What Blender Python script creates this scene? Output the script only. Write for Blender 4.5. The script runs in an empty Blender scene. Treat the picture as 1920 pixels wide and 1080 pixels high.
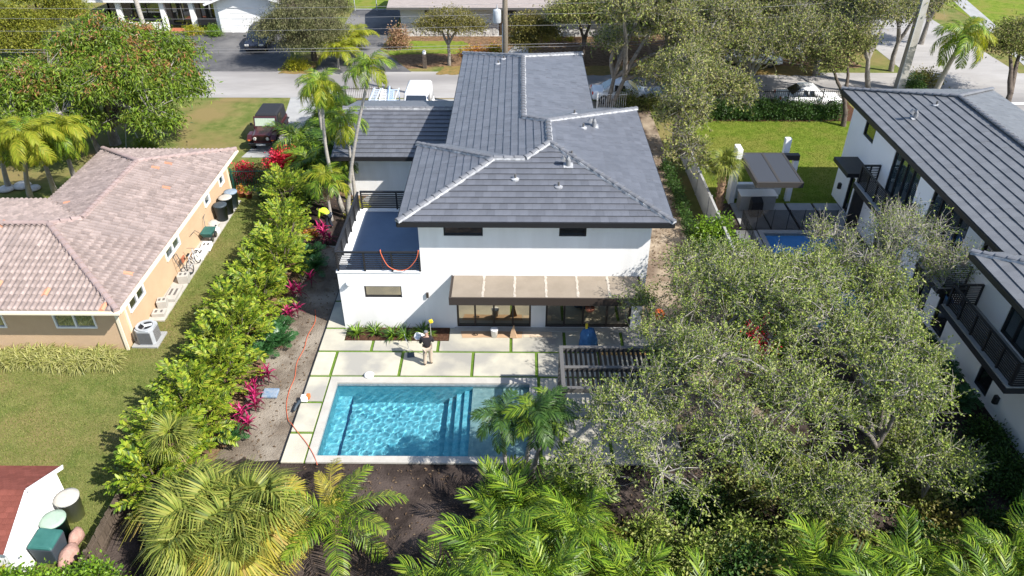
import bpy, bmesh, math, random
import numpy as np
from mathutils import Vector, Matrix
S = bpy.context.scene
COL = S.collection
R = random.Random(7)
NR = np.random.RandomState(11)
rad = math.radians

# ------------------------------------------------------------------ camera, sky, sun, exposure
CAMZ = 20.4
cam = bpy.data.cameras.new('camera')
camo = bpy.data.objects.new('camera', cam)
COL.objects.link(camo)
cam.sensor_width = 36.0
cam.lens = 36.0 * 1430.0 / 1920.0
cam.clip_start = 0.5
cam.clip_end = 2000
camo.location = (0, 0, CAMZ)
camo.rotation_euler = (rad(90 - 34.505), 0, rad(0.495))
S.camera = camo
SUN = Vector((0.88, -0.50, 1.0)).normalized()
world = bpy.data.worlds.new('World')
S.world = world
world.use_nodes = True
wn = world.node_tree
bg = wn.nodes['Background']
sky = wn.nodes.new('ShaderNodeTexSky')
sky.sky_type = 'NISHITA'
sky.sun_disc = False
sky.sun_elevation = math.asin(SUN.z)
sky.sun_rotation = math.atan2(SUN.x, SUN.y)
wn.links.new(sky.outputs[0], bg.inputs[0])
bg.inputs[1].default_value = 0.128
sky.ozone_density = 2.0
sl = bpy.data.lights.new('sun', 'SUN')
sl.energy = 4.8
sl.angle = rad(0.53)
sl.cycles.is_caustics_light = True
sl.color = (1.0, 0.955, 0.885)
so = bpy.data.objects.new('sun', sl)
COL.objects.link(so)
so.rotation_euler = SUN.to_track_quat('Z', 'Y').to_euler()
so.location = (30, -20, 40)
S.view_settings.view_transform = 'Standard'
S.view_settings.look = 'None'
S.view_settings.gamma = 1.0
S.view_settings.use_curve_mapping = False
S.view_settings.exposure = 0.84

# ------------------------------------------------------------------ materials
def mat(name, c, c2=None, scale=3.0, rough=0.7, bump=0.0, bscale=40.0, spec=0.3, metal=0.0, c3=None, scale3=0.6, vary=0.0, detail=6.0, stretch=None):
    m = bpy.data.materials.new(name)
    m.use_nodes = True
    nt = m.node_tree
    N, L = nt.nodes, nt.links
    b = N['Principled BSDF']
    b.inputs['Roughness'].default_value = rough
    b.inputs['Specular IOR Level'].default_value = spec
    b.inputs['Metallic'].default_value = metal
    tc = N.new('ShaderNodeTexCoord')
    src = tc.outputs['Object']
    if stretch:
        mp = N.new('ShaderNodeMapping')
        mp.inputs['Scale'].default_value = stretch
        L.new(src, mp.inputs[0])
        src = mp.outputs[0]
    out = None
    if c2 is not None:
        n = N.new('ShaderNodeTexNoise')
        n.inputs['Scale'].default_value = scale
        n.inputs['Detail'].default_value = detail
        n.inputs['Roughness'].default_value = 0.65
        L.new(src, n.inputs['Vector'])
        r = N.new('ShaderNodeValToRGB')
        r.color_ramp.elements[0].position = 0.36
        r.color_ramp.elements[1].position = 0.64
        r.color_ramp.elements[0].color = (*c, 1)
        r.color_ramp.elements[1].color = (*c2, 1)
        L.new(n.outputs['Fac'], r.inputs[0])
        out = r.outputs[0]
        if c3 is not None:
            n3 = N.new('ShaderNodeTexNoise')
            n3.inputs['Scale'].default_value = scale3
            n3.inputs['Detail'].default_value = 5
            L.new(src, n3.inputs['Vector'])
            r3 = N.new('ShaderNodeValToRGB')
            r3.color_ramp.elements[0].position = 0.46
            r3.color_ramp.elements[1].position = 0.62
            L.new(n3.outputs['Fac'], r3.inputs[0])
            mx = N.new('ShaderNodeMix')
            mx.data_type = 'RGBA'
            L.new(r3.outputs[0], mx.inputs[0])
            L.new(out, mx.inputs[6])
            mx.inputs[7].default_value = (*c3, 1)
            out = mx.outputs[2]
    if vary > 0:
        g = N.new('ShaderNodeNewGeometry')
        oi = N.new('ShaderNodeObjectInfo')
        ad = N.new('ShaderNodeMath'); ad.operation = 'ADD'
        L.new(g.outputs['Random Per Island'], ad.inputs[0])
        L.new(oi.outputs['Random'], ad.inputs[1])
        fr = N.new('ShaderNodeMath'); fr.operation = 'FRACT'
        L.new(ad.outputs[0], fr.inputs[0])
        mr = N.new('ShaderNodeMapRange')
        mr.inputs[3].default_value = 1 - vary
        mr.inputs[4].default_value = 1 + vary
        L.new(fr.outputs[0], mr.inputs[0])
        hv = N.new('ShaderNodeHueSaturation')
        L.new(mr.outputs[0], hv.inputs['Value'])
        if out is None:
            hv.inputs['Color'].default_value = (*c, 1)
        else:
            L.new(out, hv.inputs['Color'])
        out = hv.outputs[0]
    if out is None:
        b.inputs['Base Color'].default_value = (*c, 1)
    else:
        L.new(out, b.inputs['Base Color'])
    if bump > 0:
        nb = N.new('ShaderNodeTexNoise')
        nb.inputs['Scale'].default_value = bscale
        nb.inputs['Detail'].default_value = 4
        L.new(src, nb.inputs['Vector'])
        bp = N.new('ShaderNodeBump')
        bp.inputs['Strength'].default_value = bump
        bp.inputs['Distance'].default_value = 0.05
        L.new(nb.outputs['Fac'], bp.inputs['Height'])
        L.new(bp.outputs[0], b.inputs['Normal'])
    return m

def leafmat(name, stops, trans=0.35, rough=0.45, spec=0.4):
    """leaf: colour picked per leaf from the stops, part of the light passing through"""
    m = bpy.data.materials.new(name)
    m.use_nodes = True
    nt = m.node_tree
    N, L = nt.nodes, nt.links
    b = N['Principled BSDF']
    b.inputs['Roughness'].default_value = rough
    b.inputs['Specular IOR Level'].default_value = spec
    g = N.new('ShaderNodeNewGeometry')
    oi = N.new('ShaderNodeObjectInfo')
    ad = N.new('ShaderNodeMath'); ad.operation = 'MULTIPLY_ADD'
    L.new(oi.outputs['Random'], ad.inputs[0])
    ad.inputs[1].default_value = 0.37
    L.new(g.outputs['Random Per Island'], ad.inputs[2])
    fr = N.new('ShaderNodeMath'); fr.operation = 'FRACT'
    L.new(ad.outputs[0], fr.inputs[0])
    r = N.new('ShaderNodeValToRGB')
    e = r.color_ramp.elements
    n = len(stops)
    while len(e) < n:
        e.new(0.5)
    for i, s in enumerate(stops):
        e[i].position = i / (n - 1)
        e[i].color = (*s, 1)
    L.new(fr.outputs[0], r.inputs[0])
    L.new(r.outputs[0], b.inputs['Base Color'])
    t = N.new('ShaderNodeBsdfTranslucent')
    hv = N.new('ShaderNodeHueSaturation')
    hv.inputs['Saturation'].default_value = 1.1
    hv.inputs['Value'].default_value = 1.3
    L.new(r.outputs[0], hv.inputs['Color'])
    L.new(hv.outputs[0], t.inputs['Color'])
    mx = N.new('ShaderNodeMixShader')
    mx.inputs[0].default_value = trans
    L.new(b.outputs[0], mx.inputs[1])
    L.new(t.outputs[0], mx.inputs[2])
    L.new(mx.outputs[0], N['Material Output'].inputs['Surface'])
    return m

def glassmat(name, dark=(0.012, 0.014, 0.016), refl=0.3, tint=(0.9, 0.95, 1.0), rough=0.02):
    m = bpy.data.materials.new(name)
    m.use_nodes = True
    nt = m.node_tree
    N, L = nt.nodes, nt.links
    b = N['Principled BSDF']
    b.inputs['Base Color'].default_value = (*dark, 1)
    b.inputs['Roughness'].default_value = 0.15
    gl = N.new('ShaderNodeBsdfGlossy')
    gl.inputs['Roughness'].default_value = rough
    gl.inputs['Color'].default_value = (*tint, 1)
    mx = N.new('ShaderNodeMixShader')
    mx.inputs[0].default_value = refl
    L.new(b.outputs[0], mx.inputs[1])
    L.new(gl.outputs[0], mx.inputs[2])
    L.new(mx.outputs[0], N['Material Output'].inputs['Surface'])
    return m

M = {}
M['lawn'] = mat('dry_lawn', (0.085, 0.12, 0.026), (0.18, 0.18, 0.06), 1.3, 0.95, 0.6, 28, 0.05, c3=(0.21, 0.165, 0.07), scale3=0.25, detail=12)
M['lawn_green'] = mat('green_lawn', (0.10, 0.155, 0.016), (0.18, 0.22, 0.035), 1.6, 0.95, 0.6, 28, 0.05, c3=(0.18, 0.185, 0.04), scale3=0.4, detail=12)
M['dry_verge'] = mat('dry_verge', (0.26, 0.17, 0.065), (0.15, 0.13, 0.045), 2.5, 0.95, 0.6, 25, 0.05)
M['leaf_litter'] = mat('leaf_litter', (0.10, 0.062, 0.036), (0.25, 0.16, 0.095), 3.5, 0.95, 0.9, 22, 0.05, detail=12)
M['sand'] = mat('sandy_dirt', (0.33, 0.27, 0.20), (0.20, 0.155, 0.11), 1.3, 0.95, 0.8, 14, 0.05, c3=(0.14, 0.105, 0.078), scale3=0.55, detail=14)
M['dirt'] = mat('trodden_dirt', (0.20, 0.165, 0.128), (0.11, 0.088, 0.068), 1.4, 0.95, 0.9, 16, 0.06, c3=(0.27, 0.235, 0.19), scale3=0.6, detail=14)
M['soil'] = mat('dark_soil', (0.022, 0.017, 0.015), (0.05, 0.038, 0.033), 1.6, 0.95, 0.9, 14, 0.05, c3=(0.085, 0.066, 0.057), scale3=0.5, detail=14)  # dark earth, its colour deepened to carry the shade under the trees
M['mulch'] = mat('brown_mulch', (0.055, 0.028, 0.018), (0.13, 0.07, 0.045), 12, 0.95, 1.0, 40, 0.05)
M['street'] = mat('pale_street', (0.30, 0.285, 0.27), (0.36, 0.345, 0.33), 0.9, 0.9, 0.2, 60, 0.1, c3=(0.22, 0.21, 0.205), scale3=0.16, detail=10, stretch=(0.3, 1, 1))
M['asphalt'] = mat('dark_asphalt', (0.075, 0.075, 0.08), (0.125, 0.122, 0.122), 0.9, 0.9, 0.3, 60, 0.1, c3=(0.18, 0.175, 0.17), scale3=0.15, detail=10)
M['concrete'] = mat('deck_concrete', (0.50, 0.47, 0.375), (0.40, 0.378, 0.315), 0.9, 0.85, 0.15, 40, 0.15, c3=(0.305, 0.295, 0.265), scale3=0.55, detail=12, vary=0.05)
M['coping'] = mat('pale_coping', (0.45, 0.43, 0.39), (0.38, 0.36, 0.325), 2.0, 0.8, 0.1, 40, 0.15)
M['grey_conc'] = mat('grey_concrete', (0.36, 0.36, 0.35), (0.29, 0.29, 0.285), 1.2, 0.85, 0.15, 40, 0.15, detail=10)
M['turf'] = mat('green_turf_strip', (0.085, 0.16, 0.022), (0.14, 0.22, 0.04), 9, 0.95, 0.6, 60, 0.05)
M['stucco'] = mat('white_stucco', (0.82, 0.815, 0.80), (0.76, 0.755, 0.74), 1.1, 0.85, 0.15, 60, 0.2, detail=10, stretch=(1.6,1.6,0.25), c3=(0.72,0.71,0.69), scale3=0.5)
M['stucco2'] = mat('white_stucco_neighbour', (0.86, 0.865, 0.87), (0.83, 0.835, 0.84), 0.7, 0.85, 0.1, 60, 0.2)
M['peach'] = mat('peach_stucco', (0.54, 0.385, 0.25), (0.49, 0.345, 0.22), 0.8, 0.9, 0.15, 60, 0.15, detail=8)
M['cream_trim'] = mat('cream_trim', (0.74, 0.67, 0.52), rough=0.6)
M['white'] = mat('white_paint', (0.80, 0.80, 0.79), rough=0.5)
M['white_gloss'] = mat('white_vehicle_paint', (0.80, 0.80, 0.80), rough=0.25, spec=0.5)
M['black_metal'] = mat('black_aluminium', (0.018, 0.018, 0.02), rough=0.45, spec=0.4)
M['bronze'] = mat('dark_bronze', (0.045, 0.034, 0.028), rough=0.45, spec=0.4)
M['grey_metal'] = mat('grey_aluminium', (0.11, 0.106, 0.102), rough=0.5, spec=0.4)
M['tan_mem'] = mat('tan_membrane', (0.27, 0.228, 0.18), (0.235, 0.198, 0.155), 1.5, 0.8, 0.1, 30, 0.2)
M['pale_seam'] = mat('pale_seam', (0.50, 0.46, 0.40), (0.33, 0.285, 0.235), 6, 0.8)
M['tile'] = mat('slate_grey_tile', (0.122, 0.128, 0.146), (0.104, 0.110, 0.126), 2.0, 0.42, 0.2, 60, 0.45, vary=0.11)
M['tile2'] = mat('slate_grey_tile_neighbour', (0.15, 0.155, 0.163), (0.128, 0.132, 0.14), 2.0, 0.45, 0.2, 60, 0.45, vary=0.08)
M['cap'] = mat('grey_ridge_cap', (0.115, 0.12, 0.133), (0.16, 0.165, 0.18), 5.0, 0.6, 0.2, 60, 0.3, vary=0.1)
M['mortar'] = mat('white_mortar', (0.42, 0.43, 0.445), (0.22, 0.225, 0.24), 5.0, 0.85)
M['barrel'] = mat('weathered_clay_tile', (0.335, 0.27, 0.245), (0.215, 0.172, 0.157), 3.0, 0.85, 0.3, 40, 0.15, vary=0.16, c3=(0.265, 0.215, 0.198), scale3=0.8, detail=10)
M['barrel_new'] = mat('orange_clay_tile', (0.52, 0.235, 0.14), (0.46, 0.22, 0.14), 6.0, 0.8, vary=0.15)
M['barrel_cap'] = mat('pale_clay_cap', (0.35, 0.262, 0.24), (0.27, 0.205, 0.19), 5.0, 0.85, vary=0.1)
M['terrace'] = mat('shade_blue_floor', (0.15, 0.205, 0.285), (0.125, 0.175, 0.25), 1.2, 0.6, 0.1, 20, 0.3, detail=8)  # blue of the sky-lit shade is put into this floor colour
M['glass'] = glassmat('dark_window_glass', refl=0.22)
M['glass_door'] = glassmat('bronze_door_glass', dark=(0.02, 0.019, 0.014), refl=0.42, tint=(0.95, 0.88, 0.70))
M['glass_blue'] = glassmat('teal_window_glass', dark=(0.03, 0.05, 0.06), refl=0.3)
M['glass_car'] = glassmat('car_glass', dark=(0.015, 0.018, 0.02), refl=0.12)
M['sunshade'] = mat('pale_sunshade', (0.45, 0.52, 0.40), (0.34, 0.42, 0.33), 4, 0.5, stretch=(8, 1, 1))
M['curtain'] = mat('grey_curtain', (0.34, 0.36, 0.36), rough=0.8)
M['bark_grey'] = mat('grey_bark', (0.30, 0.275, 0.245), (0.17, 0.15, 0.13), 4, 0.9, 0.6, 18, 0.1)
M['bark_dark'] = mat('dark_bark', (0.13, 0.105, 0.085), (0.075, 0.06, 0.05), 4, 0.9, 0.6, 18, 0.1)
M['bark_oak'] = mat('mottled_oak_bark', (0.21, 0.19, 0.165), (0.10, 0.088, 0.075), 5, 0.9, 0.7, 16, 0.1)
M['twig'] = mat('pale_twig', (0.36, 0.335, 0.30), (0.20, 0.18, 0.155), 3, 0.9)
M['palm_trunk'] = mat('grey_palm_trunk', (0.40, 0.375, 0.335), (0.29, 0.265, 0.235), 3, 0.9, 0.5, 10, 0.1, stretch=(1, 1, 6))
M['shaft'] = mat('green_crownshaft', (0.16, 0.22, 0.06), (0.24, 0.22, 0.07), 3, 0.5)
M['boots'] = mat('brown_leaf_boots', (0.30, 0.20, 0.13), (0.17, 0.11, 0.07), 5, 0.9, 0.8, 14, 0.1)
M['wood'] = mat('weathered_wood_shaded', (0.135, 0.105, 0.08), (0.085, 0.066, 0.05), 3, 0.9, 0.5, 20, 0.1, vary=0.15, stretch=(6, 6, 1))  # old wood, darkened further to carry the shade round the hedge fence
M['pole_wood'] = mat('pole_wood', (0.23, 0.195, 0.15), (0.155, 0.13, 0.10), 4, 0.9, 0.5, 20, 0.1, stretch=(6, 6, 0.6))
M['galv'] = mat('pale_grey_metal', (0.42, 0.44, 0.46), (0.36, 0.38, 0.40), 3, 0.5, spec=0.4)
M['shelter_grey'] = mat('mid_grey_louvre', (0.045,0.050,0.060), rough=0.5)
M['shelter_frame'] = mat('warm_grey_frame', (0.05,0.046,0.042), rough=0.5)
M['vent'] = mat('grey_vent_metal', (0.22,0.225,0.235), rough=0.5)
M['louvre_dark'] = mat('charcoal_louvre', (0.022,0.021,0.021), rough=0.5)
M['cable'] = mat('pale_cable', (0.24, 0.24, 0.25), rough=0.6)
M['rubber'] = mat('black_rubber', (0.02, 0.02, 0.02), rough=0.8)
M['maroon'] = mat('dark_maroon_paint', (0.06, 0.016, 0.018), rough=0.3, spec=0.5)
M['softtop'] = mat('black_soft_top', (0.022, 0.023, 0.028), rough=0.75)
M['navy'] = mat('dark_navy_paint', (0.025, 0.03, 0.045), rough=0.2, spec=0.6)
M['silver'] = mat('silver_paint', (0.42, 0.43, 0.45), rough=0.3, spec=0.5)
M['chrome'] = mat('bright_metal', (0.6, 0.6, 0.62), rough=0.25, metal=0.9)
M['headlamp'] = mat('clear_headlamp', (0.62, 0.60, 0.55), rough=0.15, spec=0.6)
M['amber'] = mat('orange_lens', (0.75, 0.16, 0.04), rough=0.4)
M['cord'] = mat('orange_cord', (0.58, 0.13, 0.06), rough=0.6)
M['red'] = mat('red_plastic', (0.62, 0.06, 0.035), rough=0.5)
M['orange_f'] = mat('orange_mesh', (0.80, 0.15, 0.03), rough=0.7)
M['blue_tarp'] = mat('blue_tarp', (0.03, 0.105, 0.25), (0.055, 0.165, 0.34), 4, 0.6, 0.4, 10, 0.3)
M['blue_panel'] = mat('pale_blue_panel', (0.42, 0.55, 0.72), rough=0.5)
M['blue_lid'] = mat('dusty_blue_plastic', (0.13, 0.21, 0.32), (0.28, 0.32, 0.36), 6, 0.7)
M['bin_grey'] = mat('dark_grey_plastic', (0.045, 0.06, 0.075), rough=0.5)
M['bin_green'] = mat('green_plastic', (0.02, 0.095, 0.085), (0.035, 0.13, 0.115), 3, 0.5)
M['pale_green'] = mat('pale_green_lid', (0.26, 0.36, 0.28), (0.32, 0.40, 0.33), 4, 0.6)
M['terracotta'] = mat('terracotta', (0.40, 0.14, 0.075), (0.33, 0.11, 0.06), 5, 0.8)
M['pinkbag'] = mat('pink_sacking', (0.46, 0.28, 0.23), (0.33, 0.20, 0.165), 5, 0.9, 0.6, 14, 0.1)
M['card'] = mat('brown_cardboard', (0.46, 0.31, 0.19), (0.40, 0.27, 0.17), 2, 0.85)
M['yellow'] = mat('yellow_plastic', (0.80, 0.58, 0.04), rough=0.5)
M['hivis'] = mat('hi_vis_yellow', (0.62, 0.85, 0.05), rough=0.7)
M['ladder_c'] = mat('pale_ladder', (0.55, 0.62, 0.70), rough=0.4, spec=0.5)
M['skin'] = mat('skin', (0.42, 0.25, 0.18), rough=0.5)
M['jacket'] = mat('black_jacket', (0.016, 0.014, 0.016), (0.028, 0.023, 0.026), 8, 0.75)
M['trousers'] = mat('beige_trousers', (0.50, 0.41, 0.32), (0.43, 0.35, 0.27), 8, 0.8)
M['beanie'] = mat('grey_knit', (0.15, 0.16, 0.17), rough=0.9)
M['shoe'] = mat('dark_shoe', (0.05, 0.035, 0.028), rough=0.7)
M['shed_red'] = mat('red_shingle', (0.20, 0.065, 0.048), (0.16, 0.052, 0.04), 5, 0.9, 0.3, 30, 0.1, vary=0.14)
M['grey_shingle'] = mat('grey_shingle', (0.25, 0.23, 0.22), (0.19, 0.175, 0.17), 3, 0.9, 0.4, 18, 0.1, stretch=(0.6, 3, 1))
M['tan_shingle'] = mat('pale_brown_shingle', (0.33, 0.29, 0.27), (0.26, 0.225, 0.21), 3, 0.9, 0.4, 18, 0.1, stretch=(0.6, 3, 1))
M['stone'] = mat('white_fieldstone', (0.62, 0.61, 0.58), (0.42, 0.40, 0.37), 3.0, 0.9, vary=0.2)
M['green_iron'] = mat('green_iron', (0.01, 0.075, 0.06), rough=0.5)
M['pool_wall'] = mat('pool_plaster_deep', (0.10, 0.38, 0.47), (0.23, 0.54, 0.60), 4.5, 0.8, 0.2, 30, 0.1, detail=8)  # paler mottle in the plaster colour stands in for caustics
M['pool_shelf'] = mat('pool_plaster_shelf', (0.32, 0.40, 0.38), (0.22, 0.31, 0.31), 4.0, 0.8, 0.2, 30, 0.1)
M['pool_step'] = mat('pool_step_edge', (0.012, 0.06, 0.15), rough=0.8)  # risers coloured dark for the shadow lines beside the steps
M['pool_cover'] = mat('pool2_plaster', (0.32, 0.62, 0.90), (0.36, 0.66, 0.92), 2.0, 0.8)
M['waterline'] = mat('waterline_tile', (0.18, 0.23, 0.26), (0.30, 0.34, 0.36), 9.0, 0.4)
M['mesh_fab'] = mat('black_mesh', (0.012, 0.012, 0.013), rough=0.9)
# foliage; the near-black stops put shade between the leaves into their colour
M['f_oak'] = leafmat('oak_leaf', [(0.02, 0.045, 0.007), (0.115, 0.18, 0.024), (0.22, 0.29, 0.04), (0.33, 0.38, 0.08), (0.03, 0.055, 0.012), (0.41, 0.43, 0.15), (0.15, 0.215, 0.034), (0.25, 0.28, 0.11)], 0.18, 0.5, 0.2)
M['f_oak2'] = leafmat('street_oak_leaf', [(0.0193, 0.033, 0.0077), (0.12, 0.16, 0.028), (0.22, 0.25, 0.05), (0.32, 0.33, 0.1), (0.26, 0.22, 0.1), (0.033, 0.0495, 0.0138)], 0.18, 0.5, 0.2)
M['f_mango'] = leafmat('mango_leaf', [(0.0413, 0.0825, 0.0066), (0.13, 0.22, 0.018), (0.2, 0.28, 0.03), (0.0275, 0.055, 0.0077), (0.27, 0.32, 0.045)], 0.25, 0.45, 0.3)
M['f_flower'] = leafmat('rusty_panicle', [(0.30, 0.12, 0.05), (0.38, 0.18, 0.07), (0.26, 0.16, 0.06)], 0.3)
M['f_hedge'] = leafmat('fishtail_leaf', [(0.0193, 0.0468, 0.0044), (0.1, 0.18, 0.012), (0.2, 0.28, 0.018), (0.31, 0.36, 0.03), (0.033, 0.066, 0.0055), (0.37, 0.37, 0.045)], 0.22, 0.45, 0.3)
M['f_clusia'] = leafmat('bright_shrub_leaf', [(0.033, 0.077, 0.0055), (0.13, 0.245, 0.016), (0.21, 0.33, 0.025), (0.022, 0.0495, 0.0055)], 0.25, 0.42, 0.35)
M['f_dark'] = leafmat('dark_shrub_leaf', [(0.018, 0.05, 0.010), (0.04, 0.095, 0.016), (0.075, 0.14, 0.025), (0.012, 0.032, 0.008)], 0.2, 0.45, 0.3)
M['f_yellow'] = leafmat('yellow_shrub_leaf', [(0.24, 0.26, 0.012), (0.33, 0.33, 0.02), (0.40, 0.36, 0.03), (0.16, 0.20, 0.02)], 0.35)
M['f_yel_tree'] = leafmat('yellow_green_leaf', [(0.077, 0.0935, 0.011), (0.22, 0.24, 0.03), (0.3, 0.29, 0.04), (0.055, 0.077, 0.011)], 0.35, 0.5, 0.25)
M['f_weep'] = leafmat('weeping_leaf', [(0.0385, 0.0468, 0.0165), (0.077, 0.0853, 0.0303), (0.2, 0.205, 0.085), (0.24, 0.225, 0.11)], 0.2, 0.5, 0.25)
M['f_olive'] = leafmat('olive_leaf', [(0.077, 0.077, 0.0165), (0.2, 0.18, 0.035), (0.24, 0.21, 0.05), (0.055, 0.0605, 0.0138)], 0.3)
M['f_palm'] = leafmat('palm_leaflet', [(0.0275, 0.066, 0.0055), (0.11, 0.205, 0.015), (0.19, 0.285, 0.022), (0.28, 0.33, 0.035), (0.022, 0.0468, 0.0055)], 0.25, 0.45, 0.3)
M['f_palm_y'] = leafmat('palm_leaflet_yellowing', [(0.16, 0.22, 0.015), (0.26, 0.29, 0.025), (0.37, 0.34, 0.04)], 0.35, 0.5, 0.2)
M['f_areca'] = leafmat('areca_leaflet', [(0.0165, 0.0413, 0.0044), (0.08, 0.165, 0.012), (0.17, 0.275, 0.018), (0.25, 0.33, 0.03), (0.0121, 0.0275, 0.0044), (0.11, 0.2, 0.014)], 0.2, 0.42, 0.3)
M['f_fan'] = leafmat('fan_leaf', [(0.0385, 0.0633, 0.0099), (0.14, 0.185, 0.028), (0.21, 0.25, 0.045), (0.3, 0.3, 0.06), (0.055, 0.077, 0.0138)], 0.22, 0.5, 0.25)
M['f_fan_y'] = leafmat('fan_leaf_yellowing', [(0.30, 0.27, 0.03), (0.40, 0.33, 0.05), (0.20, 0.21, 0.03), (0.36, 0.25, 0.07)], 0.22, 0.5, 0.25)
M['f_dead'] = leafmat('dead_frond', [(0.36, 0.27, 0.18), (0.28, 0.18, 0.11), (0.44, 0.36, 0.27)], 0.2, 0.7)
M['f_ti'] = leafmat('magenta_leaf', [(0.30, 0.010, 0.075), (0.44, 0.018, 0.12), (0.54, 0.035, 0.165), (0.20, 0.010, 0.05)], 0.3, 0.35)
M['f_ti_d'] = leafmat('dark_purple_leaf', [(0.07, 0.014, 0.024), (0.12, 0.018, 0.035)], 0.3, 0.35)
M['f_boug'] = leafmat('crimson_bract', [(0.56, 0.012, 0.035), (0.68, 0.03, 0.07), (0.75, 0.06, 0.10)], 0.3, 0.6)
M['f_croton'] = leafmat('croton_leaf', [(0.50, 0.17, 0.03), (0.52, 0.33, 0.04), (0.36, 0.09, 0.04), (0.22, 0.22, 0.03)], 0.3)
M['f_rust'] = leafmat('bronze_shrub_leaf', [(0.36, 0.20, 0.12), (0.42, 0.27, 0.17), (0.28, 0.15, 0.08), (0.20, 0.20, 0.06)], 0.3)
M['f_cycad'] = leafmat('cycad_leaflet', [(0.025, 0.085, 0.025), (0.04, 0.12, 0.035), (0.06, 0.15, 0.045)], 0.25, 0.35)
M['f_lir'] = leafmat('border_grass_leaf', [(0.24, 0.26, 0.06), (0.36, 0.36, 0.11), (0.48, 0.46, 0.20), (0.13, 0.17, 0.03)], 0.3)
M['f_litter'] = leafmat('dry_leaf', [(0.10, 0.065, 0.04), (0.16, 0.11, 0.07), (0.07, 0.045, 0.028), (0.22, 0.16, 0.10)], 0.1, 0.8, 0.1)
M['f_grass'] = leafmat('grass_blade', [(0.115, 0.16, 0.033), (0.185, 0.215, 0.052), (0.27, 0.255, 0.095), (0.15, 0.20, 0.038)], 0.25, 0.7, 0.1)
M['f_grass_g'] = leafmat('green_grass_blade', [(0.09, 0.15, 0.016), (0.15, 0.205, 0.03), (0.20, 0.235, 0.045)], 0.25, 0.7, 0.1)

# ------------------------------------------------------------------ object helpers
ROOTLOC = {}
def tag(o, label=None, cat=None, group=None, kind=None):
    if label: o['label'] = label
    if cat: o['category'] = cat
    if group: o['group'] = group
    if kind: o['kind'] = kind
    return o

def thing(name, label, cat, loc, group=None, kind=None):
    o = bpy.data.objects.new(name, None)
    o.empty_display_size = 0.2
    o.location = loc
    COL.objects.link(o)
    ROOTLOC[o.name] = Vector(loc)
    return tag(o, label, cat, group, kind)

def link(o, parent=None, world=True):
    """world=True: the mesh is in world coordinates though its parent Empty stands elsewhere"""
    COL.objects.link(o)
    if parent is not None:
        o.parent = parent
        if world and parent.name in ROOTLOC:
            o.matrix_parent_inverse = Matrix.Translation(-ROOTLOC[parent.name])
    return o

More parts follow.
